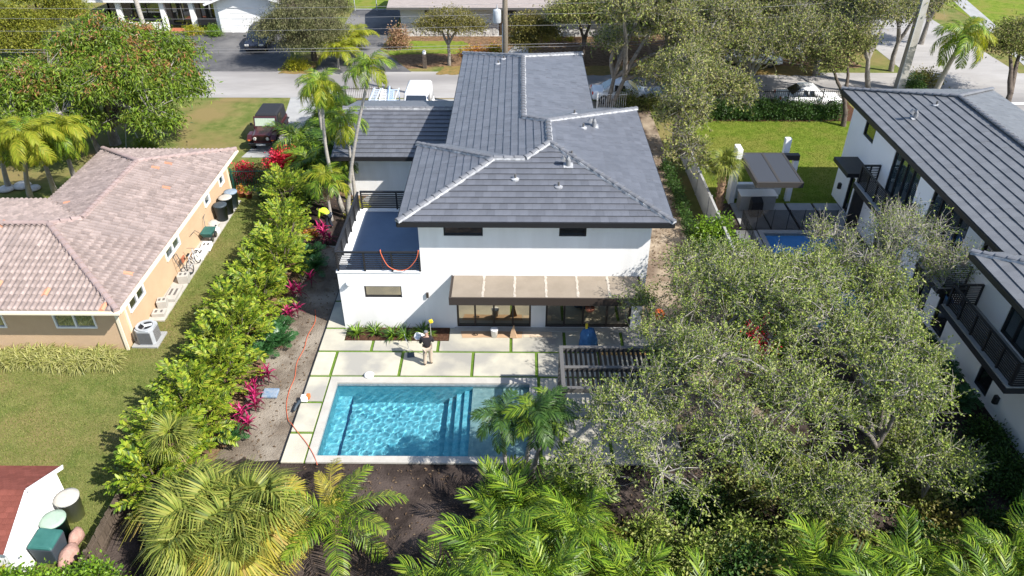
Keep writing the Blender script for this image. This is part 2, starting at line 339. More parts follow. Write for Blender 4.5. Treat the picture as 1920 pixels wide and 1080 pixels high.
class MB:
    def __init__(s):
        s.v = []; s.f = []; s.mi = []; s.m = 0
    def quad(s, a, b, c, d):
        n = len(s.v); s.v += [tuple(a), tuple(b), tuple(c), tuple(d)]
        s.f.append((n, n+1, n+2, n+3)); s.mi.append(s.m); return s
    def poly(s, pts):
        n = len(s.v); s.v += [tuple(p) for p in pts]
        s.f.append(tuple(range(n, n+len(pts)))); s.mi.append(s.m); return s
    def box(s, x0, x1, y0, y1, z0, z1):
        n = len(s.v)
        s.v += [(x0,y0,z0),(x1,y0,z0),(x1,y1,z0),(x0,y1,z0),(x0,y0,z1),(x1,y0,z1),(x1,y1,z1),(x0,y1,z1)]
        for q in ((3,2,1,0),(4,5,6,7),(0,1,5,4),(1,2,6,5),(2,3,7,6),(3,0,4,7)):
            s.f.append(tuple(n+i for i in q)); s.mi.append(s.m)
        return s
    def obox(s, c, u, v, w, a, b, h):
        """box centred on c with unit axes u,v,w and half sizes a,b,h"""
        n = len(s.v)
        c, u, v, w = Vector(c), Vector(u), Vector(v), Vector(w)
        for k in (-1, 1):
            for (i, j) in ((-1,-1),(1,-1),(1,1),(-1,1)):
                s.v.append(tuple(c + u*a*i + v*b*j + w*h*k))
        for q in ((3,2,1,0),(4,5,6,7),(0,1,5,4),(1,2,6,5),(2,3,7,6),(3,0,4,7)):
            s.f.append(tuple(n+i for i in q)); s.mi.append(s.m)
        return s
    def prism(s, pts, z0, z1):
        n = len(s.v); k = len(pts)
        s.v += [(p[0], p[1], z0) for p in pts] + [(p[0], p[1], z1) for p in pts]
        s.f.append(tuple(n+i for i in reversed(range(k)))); s.mi.append(s.m)
        s.f.append(tuple(n+k+i for i in range(k))); s.mi.append(s.m)
        for i in range(k):
            j = (i+1) % k
            s.f.append((n+i, n+j, n+k+j, n+k+i)); s.mi.append(s.m)
        return s
    def tube(s, pts, radii, n=8, cap=True):
        pts = [Vector(p) for p in pts]
        if not hasattr(radii, '__len__'): radii = [radii]*len(pts)
        base = len(s.v)
        ref = None
        for i, p in enumerate(pts):
            t = (pts[min(i+1, len(pts)-1)] - pts[max(i-1, 0)]).normalized()
            if ref is None:
                ref = Vector((1,0,0)) if abs(t.x) < 0.9 else Vector((0,1,0))
            a = t.cross(ref).normalized(); b = t.cross(a).normalized(); ref = -t.cross(a).cross(t) if False else ref
            for k in range(n):
                an = 2*math.pi*k/n
                s.v.append(tuple(p + (a*math.cos(an) + b*math.sin(an))*radii[i]))
        for i in range(len(pts)-1):
            for k in range(n):
                k2 = (k+1) % n
                s.f.append((base+i*n+k, base+(i+1)*n+k, base+(i+1)*n+k2, base+i*n+k2)); s.mi.append(s.m)
        if cap:
            s.f.append(tuple(base+k for k in range(n))); s.mi.append(s.m)
            e = base+(len(pts)-1)*n
            s.f.append(tuple(e+k for k in reversed(range(n)))); s.mi.append(s.m)
        return s
    def lathe(s, prof, c=(0,0,0), n=16):
        base = len(s.v)
        for (r, z) in prof:
            for k in range(n):
                a = 2*math.pi*k/n
                s.v.append((c[0]+r*math.cos(a), c[1]+r*math.sin(a), c[2]+z))
        for i in range(len(prof)-1):
            for k in range(n):
                k2 = (k+1) % n
                s.f.append((base+i*n+k, base+i*n+k2, base+(i+1)*n+k2, base+(i+1)*n+k)); s.mi.append(s.m)
        s.f.append(tuple(base+k for k in reversed(range(n)))); s.mi.append(s.m)
        e = base+(len(prof)-1)*n
        s.f.append(tuple(e+k for k in range(n))); s.mi.append(s.m)
        return s
    def loft(s, rings, cap=True):
        base = len(s.v); n = len(rings[0])
        for r in rings: s.v += [tuple(p) for p in r]
        for i in range(len(rings)-1):
            for k in range(n):
                k2 = (k+1) % n
                s.f.append((base+i*n+k, base+i*n+k2, base+(i+1)*n+k2, base+(i+1)*n+k)); s.mi.append(s.m)
        if cap:
            s.f.append(tuple(base+k for k in reversed(range(n)))); s.mi.append(s.m)
            e = base+(len(rings)-1)*n
            s.f.append(tuple(e+k for k in range(n))); s.mi.append(s.m)
        return s
    def mesh(s, name, mats, smooth=False):
        me = bpy.data.meshes.new(name)
        me.from_pydata(s.v, [], s.f)
        if not isinstance(mats, (list, tuple)): mats = [mats]
        for m in mats: me.materials.append(m)
        if len(mats) > 1: me.polygons.foreach_set('material_index', s.mi)
        if smooth: me.polygons.foreach_set('use_smooth', [True]*len(s.f))
        me.update()
        return me
    def build(s, name, mats, parent=None, smooth=False, world=True, bevel=0.0, fix=False):
        me = s.mesh(name, mats, smooth)
        if bevel > 0 or fix:
            bm = bmesh.new(); bm.from_mesh(me)
            bmesh.ops.remove_doubles(bm, verts=bm.verts, dist=1e-5)
            bmesh.ops.recalc_face_normals(bm, faces=bm.faces)
            if bevel > 0:
                es = [e for e in bm.edges if len(e.link_faces) == 2 and e.calc_face_angle(0) > 0.5]
                bmesh.ops.bevel(bm, geom=es, offset=bevel, segments=2, profile=0.5, affect='EDGES')
            bm.to_mesh(me); bm.free()
        o = bpy.data.objects.new(name, me)
        return link(o, parent, world)

def np_mesh(name, V, F, mats, mi=None, smooth=False):
    me = bpy.data.meshes.new(name)
    V = np.asarray(V, np.float32); F = np.asarray(F, np.int32)
    k = F.shape[1]
    me.vertices.add(len(V)); me.vertices.foreach_set('co', V.ravel())
    me.loops.add(F.size); me.loops.foreach_set('vertex_index', F.ravel())
    me.polygons.add(len(F))
    me.polygons.foreach_set('loop_start', np.arange(0, F.size, k, dtype=np.int32))
    try: me.polygons.foreach_set('loop_total', np.full(len(F), k, np.int32))
    except Exception: pass
    if not isinstance(mats, (list, tuple)): mats = [mats]
    for m in mats: me.materials.append(m)
    if mi is not None: me.polygons.foreach_set('material_index', np.asarray(mi, np.int32))
    me.polygons.foreach_set('use_smooth', np.full(len(F), bool(smooth)))
    me.update(calc_edges=True)
    return me

def np_obj(name, V, F, mats, parent=None, world=True, mi=None, smooth=False):
    return link(bpy.data.objects.new(name, np_mesh(name, V, F, mats, mi, smooth)), parent, world)

def inst(name, me, parent, mw, world=True):
    o = bpy.data.objects.new(name, me)
    link(o, parent, world)
    o.matrix_basis = mw
    return o

def copy_tree(o, parent=None):
    c = o.copy(); COL.objects.link(c)
    if parent is not None: c.parent = parent
    for ch in o.children: copy_tree(ch, c)
    return c

def struct(name, mb, m, parent=None):
    o = mb.build(name, m, parent)
    o['kind'] = 'structure'
    return o

HOLES = [(-7.15, 0.5, 18.93, 22.82), (12.9, 16.5, 26.5, 34.75)]
def sheet(mb, x0, x1, y0, y1, z, holes=HOLES):
    xs = sorted({x0, x1} | {v for h in holes for v in h[:2] if x0 < v < x1})
    ys = sorted({y0, y1} | {v for h in holes for v in h[2:] if y0 < v < y1})
    for i in range(len(xs)-1):
        for j in range(len(ys)-1):
            cx, cy = (xs[i]+xs[i+1])/2, (ys[j]+ys[j+1])/2
            if any(h[0] < cx < h[1] and h[2] < cy < h[3] for h in holes): continue
            mb.quad((xs[i],ys[j],z),(xs[i+1],ys[j],z),(xs[i+1],ys[j+1],z),(xs[i],ys[j+1],z))
    return mb

def patch(pts, z, jit=0.12, step=0.5, seed=1):
    """a flat sheet with a ragged edge"""
    r = random.Random(seed)
    out = []
    for i, p in enumerate(pts):
        q = pts[(i+1) % len(pts)]
        n = max(1, int(math.hypot(q[0]-p[0], q[1]-p[1])/step))
        for k in range(n):
            t = k/n
            out.append((p[0]+(q[0]-p[0])*t + r.uniform(-jit, jit), p[1]+(q[1]-p[1])*t + r.uniform(-jit, jit), z))
    mb = MB(); mb.poly(out)
    return mb

# ------------------------------------------------------------------ the ground
gm = MB(); sheet(gm, -300, 300, -150, 450, 0.0)
struct('ground', gm, M['lawn'])
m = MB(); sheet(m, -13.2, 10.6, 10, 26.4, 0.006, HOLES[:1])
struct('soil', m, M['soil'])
struct('dirt_path', patch([(-10.9,18.8),(-8.3,18.8),(-8.3,27.2),(-7.6,27.2),(-7.6,33),(-10.3,33.5),(-10.7,27)], 0.012, 0.15, 0.4, 3), M['dirt'])
struct('mulch_strip', patch([(-12.6,18.2),(-10.6,18.2),(-10.4,34),(-8,40),(-12.6,41)], 0.016, 0.2, 0.4, 4), M['leaf_litter'])
m = MB(); sheet(m, 5.4, 9.4, 26.4, 54, 0.008, [])
struct('side_yard_dirt', m, M['sand'])
struct('side_yard_sand', patch([(5.5,20),(9.2,19.5),(9.4,34),(5.5,34)], 0.014, 0.25, 0.5, 5), M['sand'])
m = MB(); sheet(m, -10.5, 5.4, 31.9, 54.2, 0.008, [])
struct('courtyard', m, M['grey_conc'])
struct('planting_soil', patch([(-12.6,33.4),(-8.9,33.4),(-8.9,38.5),(-10.6,39),(-10.6,54),(-14,54),(-14.2,40)], 0.020, 0.15, 0.5, 6), M['soil'])
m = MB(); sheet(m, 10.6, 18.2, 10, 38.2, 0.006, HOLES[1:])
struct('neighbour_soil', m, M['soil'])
m = MB(); sheet(m, 10.6, 24, 38.2, 50.3, 0.006, [])
struct('neighbour_lawn', m, M['lawn_green'])
struct('mulch_border', patch([(10.8,50.2),(24,50.2),(24,54.2),(10.8,54.2)], 0.012, 0.12, 0.5, 7), M['mulch'])
# street side
m = MB(); sheet(m, -200, 200, 54.4, 60.3, 0.010, [])
struct('street', m, M['street'])
m = MB(); sheet(m, 31, 40, 60.3, 200, 0.014, []); sheet(m, 31, 40, 20, 54.4, 0.014, [])
struct('cross_street', m, M['street'])
m = MB(); m.box(31.2, 39.6, 53.5, 53.9, 0.016, 0.020)
struct('stop_line', m, M['white'])
struct('far_lawn', patch([(-30,64.9),(-26.6,61.6),(-26.0,62.5),(-27.0,64.6),(-30.5,67.3),(-33,67.8)], 0.016, 0.05, 0.5, 8), M['lawn_green'])
struct('asphalt_drive', MB().poly([(-38,60.2,0.018),(-19.4,60.2,0.018),(-19.2,64,0.018),(-21.5,71,0.018),(-29,71,0.018),(-37.5,69.6,0.018),(-37.5,68,0.018),(-31.8,67.7,0.018),(-28.2,65.0,0.018),(-27.0,61.4,0.018),(-38,61.4,0.018)]), M['asphalt'])
struct('asphalt_drive', MB().poly([(-16.4,60.2,0.018),(-8.6,60.2,0.018),(-12.0,66,0.018),(-11.6,69.9,0.018),(-11.6,79,0.018),(-16.6,79,0.018)]), M['asphalt'])
struct('dry_verge', patch([(-19.2,59.7),(-16.6,59.7),(-16.6,62.4),(-19.0,62.4)], 0.020, 0.12, 0.4, 9), M['dry_verge'])
struct('dry_verge', patch([(-6.6,59.6),(4,59.5),(12,59.7),(24,59.6),(24,62),(-6.0,61.6)], 0.020, 0.15, 0.4, 10), M['dry_verge'])
struct('far_front_yard', patch([(-9.0,61.0),(-6.2,61.6),(28,61.6),(28,72),(-11.3,72),(-11.6,66)], 0.014, 0.15, 0.5, 11), M['leaf_litter'])
struct('far_lawn', patch([(-11,64.5),(-5,65),(-3.5,66.5),(-5,68.5),(-10.8,68.5)], 0.018, 0.15, 0.5, 12), M['lawn_green'])
struct('far_back_lawn', patch([(-20,79),(-10.5,79),(-10.5,90),(-20,90)], 0.022, 0.1, 0.7, 13), M['lawn_green'])
struct('concrete_drive', MB().poly([(-17.4,44.0,0.014),(-15.1,44.0,0.014),(-14.6,50,0.014),(-13.6,54.6,0.014),(-16.9,54.6,0.014),(-16.3,50,0.014)]), M['grey_conc'])
struct('street_corner_lawn', patch([(44,62),(80,62),(80,110),(44,110)], 0.016, 0.1, 1.0, 14), M['lawn_green'])
struct('corner_walk', MB().poly([(41.4,62,0.022),(42.9,62,0.022),(50,100,0.022),(48.5,100,0.022)]), M['grey_conc'])
struct('garden_walk', MB().poly([(-2.5,63.0,0.022),(0.5,63.2,0.022),(1.6,70.2,0.022),(0.4,70.2,0.022),(-1,65,0.022),(-4.5,64.3,0.022)]), M['grey_conc'])

# ------------------------------------------------------------------ pool deck of single slabs with turf joints
deck = thing('pool_deck', 'pale concrete slab pool deck with green turf joints', 'deck', (-3, 21, 0), kind='structure')
m = MB(); sheet(m, -8.33, 5.9, 18.62, 26.4, 0.055, HOLES[:1])
m.poly([(-8.33,26.4,0.055),(-7.5,26.4,0.055),(-7.5,31.5,0.055),(-8.33,31.5,0.055)])
to = m.build('turf_joint', M['turf'], deck)
m = MB(); m.box(-8.37, -8.335, 18.6, 31.5, 0.0, 0.095)
m.build('slab_shadow_strip', M['black_metal'], deck)  # black strip standing in for the slabs' cast shadow on the dirt
ZS = 0.10
def slab(x0, x1, y0, y1, pts=None):
    m = MB()
    if pts: m.prism(pts, 0.03, ZS)
    else: m.prism([(x0,y0),(x1,y0),(x1,y1),(x0,y1)], 0.03, ZS)
    return m.build('slab', M['concrete'], deck, bevel=0.012)
J = 0.065
BX = [-8.33, -7.53, -4.77, -1.83, 0.80, 3.4, 5.9]
for i in range(6): slab(BX[i]+(J if i else 0), BX[i+1]-(J if i < 5 else 0), 23.30, 24.74)
slab(0,0,0,0,[(-8.33,24.87),(-6.20,24.87),(-6.20,25.52),(-7.40,25.52),(-7.40,26.32),(-8.33,26.32)])
slab(-6.07, -3.41, 24.87, 25.52)
slab(0,0,0,0,[(-3.28,24.87),(-0.33,24.87),(-0.33,26.42),(-2.92,26.42),(-2.92,25.52),(-3.28,25.52)])
slab(-0.20, 1.95, 24.87, 26.42); slab(2.08, 4.4, 24.87, 26.42); slab(4.53, 5.9, 24.87, 26.42)
slab(-8.33, -7.52, 26.45, 28.35); slab(-8.33, -7.52, 28.48, 30.4)
slab(-8.33, -7.53, 21.77, 23.17); slab(-8.33, -7.53, 20.14, 21.64); slab(-8.33, -7.53, 18.62, 20.01)
slab(0.93, 3.34, 21.0, 23.17); slab(3.47, 5.9, 21.0, 23.17); slab(0.93, 3.34, 18.62, 20.87); slab(3.47, 5.9, 18.62, 20.87)
# pool
pool = thing('swimming_pool', 'rectangular swimming pool of clear blue water in the concrete deck', 'pool', (-3.3, 20.9, 0))
PX0, PX1, PY0, PY1 = HOLES[0]
m = MB()
m.box(PX0-0.30, PX0, PY0-0.31, PY1+0.35, 0.04, 0.115); m.box(PX1, PX1+0.30, PY0-0.31, PY1+0.35, 0.04, 0.115)
m.box(PX0, PX1, PY1, PY1+0.35, 0.04, 0.115); m.box(PX0, PX1, PY0-0.31, PY0, 0.04, 0.115)
m.build('coping', M['coping'], pool)
def basin(px0, px1, py0, py1, segs, parent, mats, wl):
    """segs: (x0, x1, depth, material index) from left to right; faces look inwards"""
    m = MB()
    zt = -0.12
    for (a, b, d, k) in segs:
        m.m = k
        m.quad((a,py0,-d),(b,py0,-d),(b,py1,-d),(a,py1,-d))
        m.quad((a,py1,-d),(b,py1,-d),(b,py1,zt),(a,py1,zt))
        m.quad((b,py0,-d),(a,py0,-d),(a,py0,zt),(b,py0,zt))
    for i in range(len(segs)-1):
        b, d0, d1 = segs[i][1], segs[i][2], segs[i+1][2]
        m.m = 2
        m.quad((b,py1,-d0),(b,py0,-d0),(b,py0,-d1),(b,py1,-d1))
    m.m = segs[0][3]
    m.quad((px0,py0,-segs[0][2]),(px0,py1,-segs[0][2]),(px0,py1,zt),(px0,py0,zt))
    m.m = segs[-1][3]
    m.quad((px1,py1,-segs[-1][2]),(px1,py0,-segs[-1][2]),(px1,py0,zt),(px1,py1,zt))
    bo = m.build('basin', mats, parent); bo.cycles.is_caustics_receiver = True
    w = MB()
    for (x0,y0,x1,y1) in ((px0,py1,px1,py1),(px1,py0,px0,py0),(px0,py0,px0,py1),(px1,py1,px1,py0)):
        w.quad((x0,y0,zt),(x1,y1,zt),(x1,y1,0.04),(x0,y0,0.04))
    w.build('waterline_tile', wl, parent)
basin(PX0, PX1, PY0, PY1, [(-7.15,-6.62,1.0,0),(-6.62,-2.72,1.55,0),(-2.72,-2.40,1.1,0),(-2.40,-2.08,0.75,0),(-2.08,-1.76,0.5,0),(-1.76,0.5,0.24,1)], pool,
      [M['pool_wall'], M['pool_shelf'], M['pool_step']], M['waterline'])

def watermat(name, tint):
    m = bpy.data.materials.new(name)
    m.use_nodes = True
    nt = m.node_tree; N, L = nt.nodes, nt.links
    N.remove(N['Principled BSDF'])
    g = N.new('ShaderNodeBsdfGlass'); g.inputs['Color'].default_value = (*tint, 1); g.inputs['IOR'].default_value = 1.33; g.inputs['Roughness'].default_value = 0.0
    L.new(g.outputs[0], N['Material Output'].inputs['Surface'])
    return m
M['water'] = watermat('pool_water', (0.86, 0.97, 1.0))
def water(x0, x1, y0, y1, z, parent, mt, amp=0.0052):
    """rippled surface: a fine grid with many small crossing waves"""
    nx, ny = int((x1-x0)/0.045), int((y1-y0)/0.045)
    X, Y = np.meshgrid(np.linspace(x0+0.001,x1-0.001,nx), np.linspace(y0+0.001,y1-0.001,ny), indexing='ij')
    rg = np.random.RandomState(5); Z = np.zeros_like(X)
    for k in range(34):
        a = rg.uniform(0,6.283); lam = rg.uniform(0.10,0.42); ph = rg.uniform(0,6.283)
        Z += lam*0.16*np.sin((X*math.cos(a)+Y*math.sin(a))*6.283/lam + ph + 0.7*np.sin(X*1.3*math.sin(a)+Y*1.1+ph))
    Z = z + amp*Z/0.5
    V = np.stack([X,Y,Z],-1).reshape(-1,3)
    I = np.arange(nx*ny).reshape(nx,ny)
    F = np.stack([I[:-1,:-1],I[1:,:-1],I[1:,1:],I[:-1,1:]],-1).reshape(-1,4)
    o = np_obj('water', V, F, mt, parent, True, None, True)
    o.cycles.is_caustics_caster = True
    return o
water(PX0, PX1, PY0, PY1, -0.055, pool, M['water'])
pool2 = thing('swimming_pool', 'shaded deep blue pool behind the black mesh fence on the neighbouring lot', 'pool', (14.7, 31, 0))
a, b, c_, d_ = HOLES[1]
m = MB()
m.box(a-0.25,a,c_-0.25,d_+0.3,0.01,0.12); m.box(b,b+0.25,c_-0.25,d_+0.3,0.01,0.12); m.box(a,b,d_,d_+0.3,0.01,0.12); m.box(a,b,c_-0.25,c_,0.01,0.12)
m.build('coping', M['grey_conc'], pool2)
basin(a, b, c_, d_, [(a, b, 1.5, 0)], pool2, [M['pool_cover'], M['pool_cover'], M['pool_cover']], M['waterline'])
water(a, b, c_, d_, -0.05, pool2, M['water'])
pt = thing('patio', 'grey patio slabs with dark joints beside the neighbouring white house', 'patio', (15.5, 34, 0), kind='structure')
def pslab(x0, x1, y0, y1):
    m = MB(); m.box(x0, x1, y0, y1, 0.01, 0.08); m.build('slab', M['grey_conc'], pt)
for (x0,x1,y0,y1) in ((11.9,13.4,35.2,38.1),(13.5,14.9,35.2,38.1),(15.05,16.4,35.2,38.1),(16.55,17.9,35.2,38.1),(16.85,17.6,31,35.05),(16.85,17.6,27.5,30.9),(11.5,12.6,31,35.05),
                      (15.0,16.0,22.4,23.9),(15.0,16.0,24.0,26.0),(16.1,17.0,22.4,25.9),(13.6,14.9,22.4,23.9),(13.6,14.9,24.0,26.0)):
    pslab(x0, x1, y0, y1)
#@@BUILD

# ------------------------------------------------------------------ tiled roofs
SL = 0.27
CAMP = Vector((0, 0, CAMZ))
def clip_poly(sub, clip):
    out = sub
    for i in range(len(clip)):
        a, b = clip[i], clip[(i+1) % len(clip)]
        inp = out; out = []
        if not inp: return []
        side = lambda p: (b[0]-a[0])*(p[1]-a[1]) - (b[1]-a[1])*(p[0]-a[0])
        for k in range(len(inp)):
            p, q = inp[k], inp[(k+1) % len(inp)]
            sp_, sq = side(p), side(q)
            if sp_ >= -1e-9: out.append(p)
            if (sp_ > 1e-9 and sq < -1e-9) or (sp_ < -1e-9 and sq > 1e-9):
                t = sp_/(sp_-sq)
                out.append((p[0]+(q[0]-p[0])*t, p[1]+(q[1]-p[1])*t))
    return out
def area(p): return 0.5*sum(p[i][0]*p[(i+1)%len(p)][1]-p[(i+1)%len(p)][0]*p[i][1] for i in range(len(p)))
def inside(p, poly):
    c = False
    for i in range(len(poly)):
        a, b = poly[i], poly[i-1]
        if (a[1] > p[1]) != (b[1] > p[1]) and p[0] < (b[0]-a[0])*(p[1]-a[1])/(b[1]-a[1])+a[0]: c = not c
    return c

def flat_tile_mesh(w, c, t=0.052, lap=0.05, s=SL):
    g = 0.0018
    x0, x1 = g, w-g
    y0, y1 = 0.0, c+lap
    def z(y): return s*y + (t if y == 0 else 0.008 + (t-0.008)*0) 
    zf, zb = t, s*y1+0.004
    V = [(x0,y0,zf),(x1,y0,zf),(x1,y1,zb),(x0,y1,zb),(x0,y0+0.004,zf-0.022),(x1,y0+0.004,zf-0.022),(x1,y1,zb-0.012),(x0,y1,zb-0.012)]
    F = [(0,1,2,3),(4,5,1,0),(5,6,2,1),(7,4,0,3)]
    return V, F
def barrel_tile_mesh(w, c, lap=0.06, s=SL):
    prof = [(0.0,0.0),(0.05,0.004),(0.075,0.05),(0.12,0.088),(0.17,0.088),(0.215,0.05),(0.24,0.0)]
    k = w/0.24
    n = len(prof)
    V = []
    for (y, lift) in ((0.0, 0.030), (c+lap, 0.004)):
        V += [(x*k, y, s*y + z*(1.0 if y == 0 else 0.9) + lift) for (x, z) in prof]
    V += [(x*k, 0.0, -0.005) for (x, z) in prof]
    F = [(i, i+1, n+i+1, n+i) for i in range(n-1)] + [(2*n+i, 2*n+i+1, i+1, i) for i in range(n-1)]
    return V, F

def tile_field(roof, faces, kind, w, c, m, nsingle=300, lip=0.0, special=None):
    """roof: the part that gets the tiles; faces: (plan polygon, convex pieces, up vector, eave coordinate, eave height)"""
    TV, TF = (flat_tile_mesh if kind == 'flat' else barrel_tile_mesh)(w, c)
    tme = bpy.data.meshes.new('roof_tile')
    tme.from_pydata(TV, [], TF); tme.materials.append(m); tme.update()
    if special:
        tme2 = tme.copy(); tme2.materials.clear(); tme2.materials.append(special)
    full = []; clipped = []
    for fi, (poly, pieces, up, e0, ze) in enumerate(faces):
        up = Vector((up[0], up[1])); al = Vector((up[1], -up[0]))
        P = [(Vector(p).dot(al), Vector(p).dot(up)-e0) for p in poly]
        if area(P) < 0: P.reverse()
        PC = []
        for pc in pieces:
            q = [(Vector(p).dot(al), Vector(p).dot(up)-e0) for p in pc]
            if area(q) < 0: q.reverse()
            PC.append(q)
        a0, a1 = min(p[0] for p in P), max(p[0] for p in P)
        b1 = max(p[1] for p in P)
        ang = math.atan2(al.y, al.x)
        row = 0; b = -lip
        while b < b1 - 0.02:
            off = (w/2 if (row % 2 and kind == 'flat') else 0)
            a = a0 - off
            while a < a1:
                cs = [(a+0.002,b+0.002),(a+w-0.002,b+0.002),(a+w-0.002,b+c-0.002),(a+0.002,b+c-0.002)]
                lo = max(b, 0.002)
                cs2 = [(a+0.002,lo),(a+w-0.002,lo),(a+w-0.002,b+c-0.002),(a+0.002,b+c-0.002)]
                pos = al*a + up*(b+e0)
                z = ze + SL*b
                if kind == 'barrel':
                    ctr = (a+w/2, b+c*0.5)
                    if inside(ctr, P):
                        full.append((pos.x, pos.y, z, ang))
                elif all(inside(p, P) for p in cs2):
                    full.append((pos.x, pos.y, z, ang))
                else:
                    for pc in PC:
                        q = clip_poly([(a,lo),(a+w,lo),(a+w,b+c),(a,b+c)], pc)
                        if len(q) > 2 and area(q) > 0.002:
                            clipped.append((q, a, b, c, al, up, e0, ze))
                a += w
            b += c; row += 1
    mid = Vector((w/2, c/2, 0))
    full.sort(key=lambda t: (Vector((t[0]+math.cos(t[3])*w/2-math.sin(t[3])*c/2, t[1]+math.sin(t[3])*w/2+math.cos(t[3])*c/2, t[2]))-CAMP).length)
    jit = random.Random(3)
    for i, (x, y, z, ang) in enumerate(full[:nsingle]):
        me = tme2 if (special and jit.random() < 0.02) else tme
        mw = Matrix.Translation((x, y, z)) @ Matrix.Rotation(ang + jit.uniform(-0.006, 0.006), 4, 'Z') @ Matrix.Rotation(jit.uniform(-0.004, 0.004), 4, 'X')
        inst('roof_tile', me, roof, mw)
    rest = np.array(full[nsingle:])
    V = []; F = []; MI = []
    n = 0
    if len(rest):
        tv = np.array(TV); tf = np.array(TF)
        ca, sa = np.cos(rest[:,3]), np.sin(rest[:,3])
        jx = NR.normal(0, 0.003, len(rest))
        X = rest[:,0,None] + ca[:,None]*tv[None,:,0] - sa[:,None]*tv[None,:,1]
        Y = rest[:,1,None] + sa[:,None]*tv[None,:,0] + ca[:,None]*tv[None,:,1]
        Z = rest[:,2,None] + tv[None,:,2] + jx[:,None]
        V.append(np.stack([X,Y,Z],-1).reshape(-1,3))
        F.append((tf[None] + (np.arange(len(rest))*len(tv))[:,None,None]).reshape(-1,4))
        mi = np.zeros(len(rest), int)
        if special:
            mi[NR.rand(len(rest)) < 0.014] = 1
        MI.append(np.repeat(mi, len(tf)))
        o = np_obj('roof_tile_field', np.concatenate(V), np.concatenate(F), [m, special] if special else m, roof, True, np.concatenate(MI))
        o['kind'] = 'stuff'
    if clipped:
        mb = MB()
        for (q, a, b, c, al, up, e0, ze) in clipped:
            def W(p, extra=0.0):
                lift = 0.050 - 0.040*(p[1]-b)/c
                v = al*p[0] + up*(p[1]+e0)
                return (v.x, v.y, ze + SL*p[1] + lift - extra)
            mb.poly([W(p) for p in q])
            for i in range(len(q)):
                p0, p1 = q[i], q[(i+1) % len(q)]
                mb.quad(W(p0, .022), W(p1, .022), W(p1), W(p0))
        o = mb.build('cut_tile', m, roof); o['kind'] = 'stuff'

def cap_mesh(w, L, h, m, n=7):
    V = []
    for (x, k, dz) in ((0, 1.08, 0.025), (L, 0.92, -0.004)):
        V += [(x, math.cos(math.pi*i/(n-1))*w*k, max(0, math.sin(math.pi*i/(n-1)))**0.8*h*k + dz) for i in range(n)]
    V += [(0, math.cos(math.pi*i/(n-1))*w*0.9, max(0, math.sin(math.pi*i/(n-1)))**0.8*h*0.8 - 0.01) for i in range(n)]
    F = [(i, i+1, n+i+1, n+i) for i in range(n-1)] + [(2*n+i, 2*n+i+1, i+1, i) for i in range(n-1)]
    me = bpy.data.meshes.new('ridge_cap')
    me.from_pydata(V, [], F); me.materials.append(m); me.update()
    return me
def cap_line(roof, me, p0, p1, sp=0.36, bed=None, bw=0.15, lift=0.02):
    p0, p1 = Vector(p0), Vector(p1)
    d = (p1-p0); Lg = d.length; d.normalize()
    rot = d.to_track_quat('X', 'Z').to_matrix().to_4x4()
    n = int(Lg/sp)
    step = Lg/max(1, n)
    for i in range(n):
        p = p0 + d*(i*step)
        inst('ridge_cap', me, roof, Matrix.Translation(p + Vector((0,0,lift))) @ rot @ Matrix.Rotation(R.uniform(-0.02,0.02), 4, 'X'))
    if bed:
        s = d.cross(Vector((0,0,1))).normalized()
        mb = MB(); k = max(2, int(Lg/0.18)); r = []
        for i in range(k+1):
            p = p0 + d*(Lg*i/k)
            w1, w2 = bw*R.uniform(0.85,1.12), bw*R.uniform(0.85,1.12)
            r.append([p + s*w1 + Vector((0,0,-0.03)), p + s*w1*0.8 + Vector((0,0,0.05)), p - s*w2*0.8 + Vector((0,0,0.05)), p - s*w2 + Vector((0,0,-0.03))])
        mb.loft(r); mb.build('mortar_bed', bed, roof)

def roof_deck(house, faces, m, th=0.10, fascia=None, name='roof', drop=0.0):
    """the closed body below the tiles"""
    mb = MB()
    for (poly, pieces, up, e0, ze) in faces:
        u = Vector(up)
        for pc in pieces:
            top = [(p[0], p[1], ze + SL*(Vector(p).dot(u)-e0) - 0.004) for p in pc]
            if area([(p[0], p[1]) for p in pc]) < 0: top.reverse()
            mb.poly(top)
    return mb.build(name, m, house)

def wall(mb, o, u, W, H, ops, depth=0.14, n=None):
    """outer skin of a wall: origin o, horizontal direction u, inward normal n; ops: (a0,a1,b0,b1) openings with reveals"""
    o, u = Vector(o), Vector(u)
    n = Vector(n)
    xs = sorted({0, W} | {v for q in ops for v in q[:2]})
    zs = sorted({0, H} | {v for q in ops for v in q[2:]})
    P = lambda a, b, d=0: tuple(o + u*a + Vector((0,0,b)) + n*d)
    for i in range(len(xs)-1):
        for j in range(len(zs)-1):
            ca, cb = (xs[i]+xs[i+1])/2, (zs[j]+zs[j+1])/2
            if any(q[0] < ca < q[1] and q[2] < cb < q[3] for q in ops): continue
            mb.quad(P(xs[i],zs[j]), P(xs[i+1],zs[j]), P(xs[i+1],zs[j+1]), P(xs[i],zs[j+1]))
    for (a0,a1,b0,b1) in ops:
        mb.quad(P(a0,b0),P(a0,b1),P(a0,b1,depth),P(a0,b0,depth)); mb.quad(P(a1,b1),P(a1,b0),P(a1,b0,depth),P(a1,b1,depth))
        mb.quad(P(a0,b1),P(a1,b1),P(a1,b1,depth),P(a0,b1,depth)); mb.quad(P(a1,b0),P(a0,b0),P(a0,b0,depth),P(a1,b0,depth))

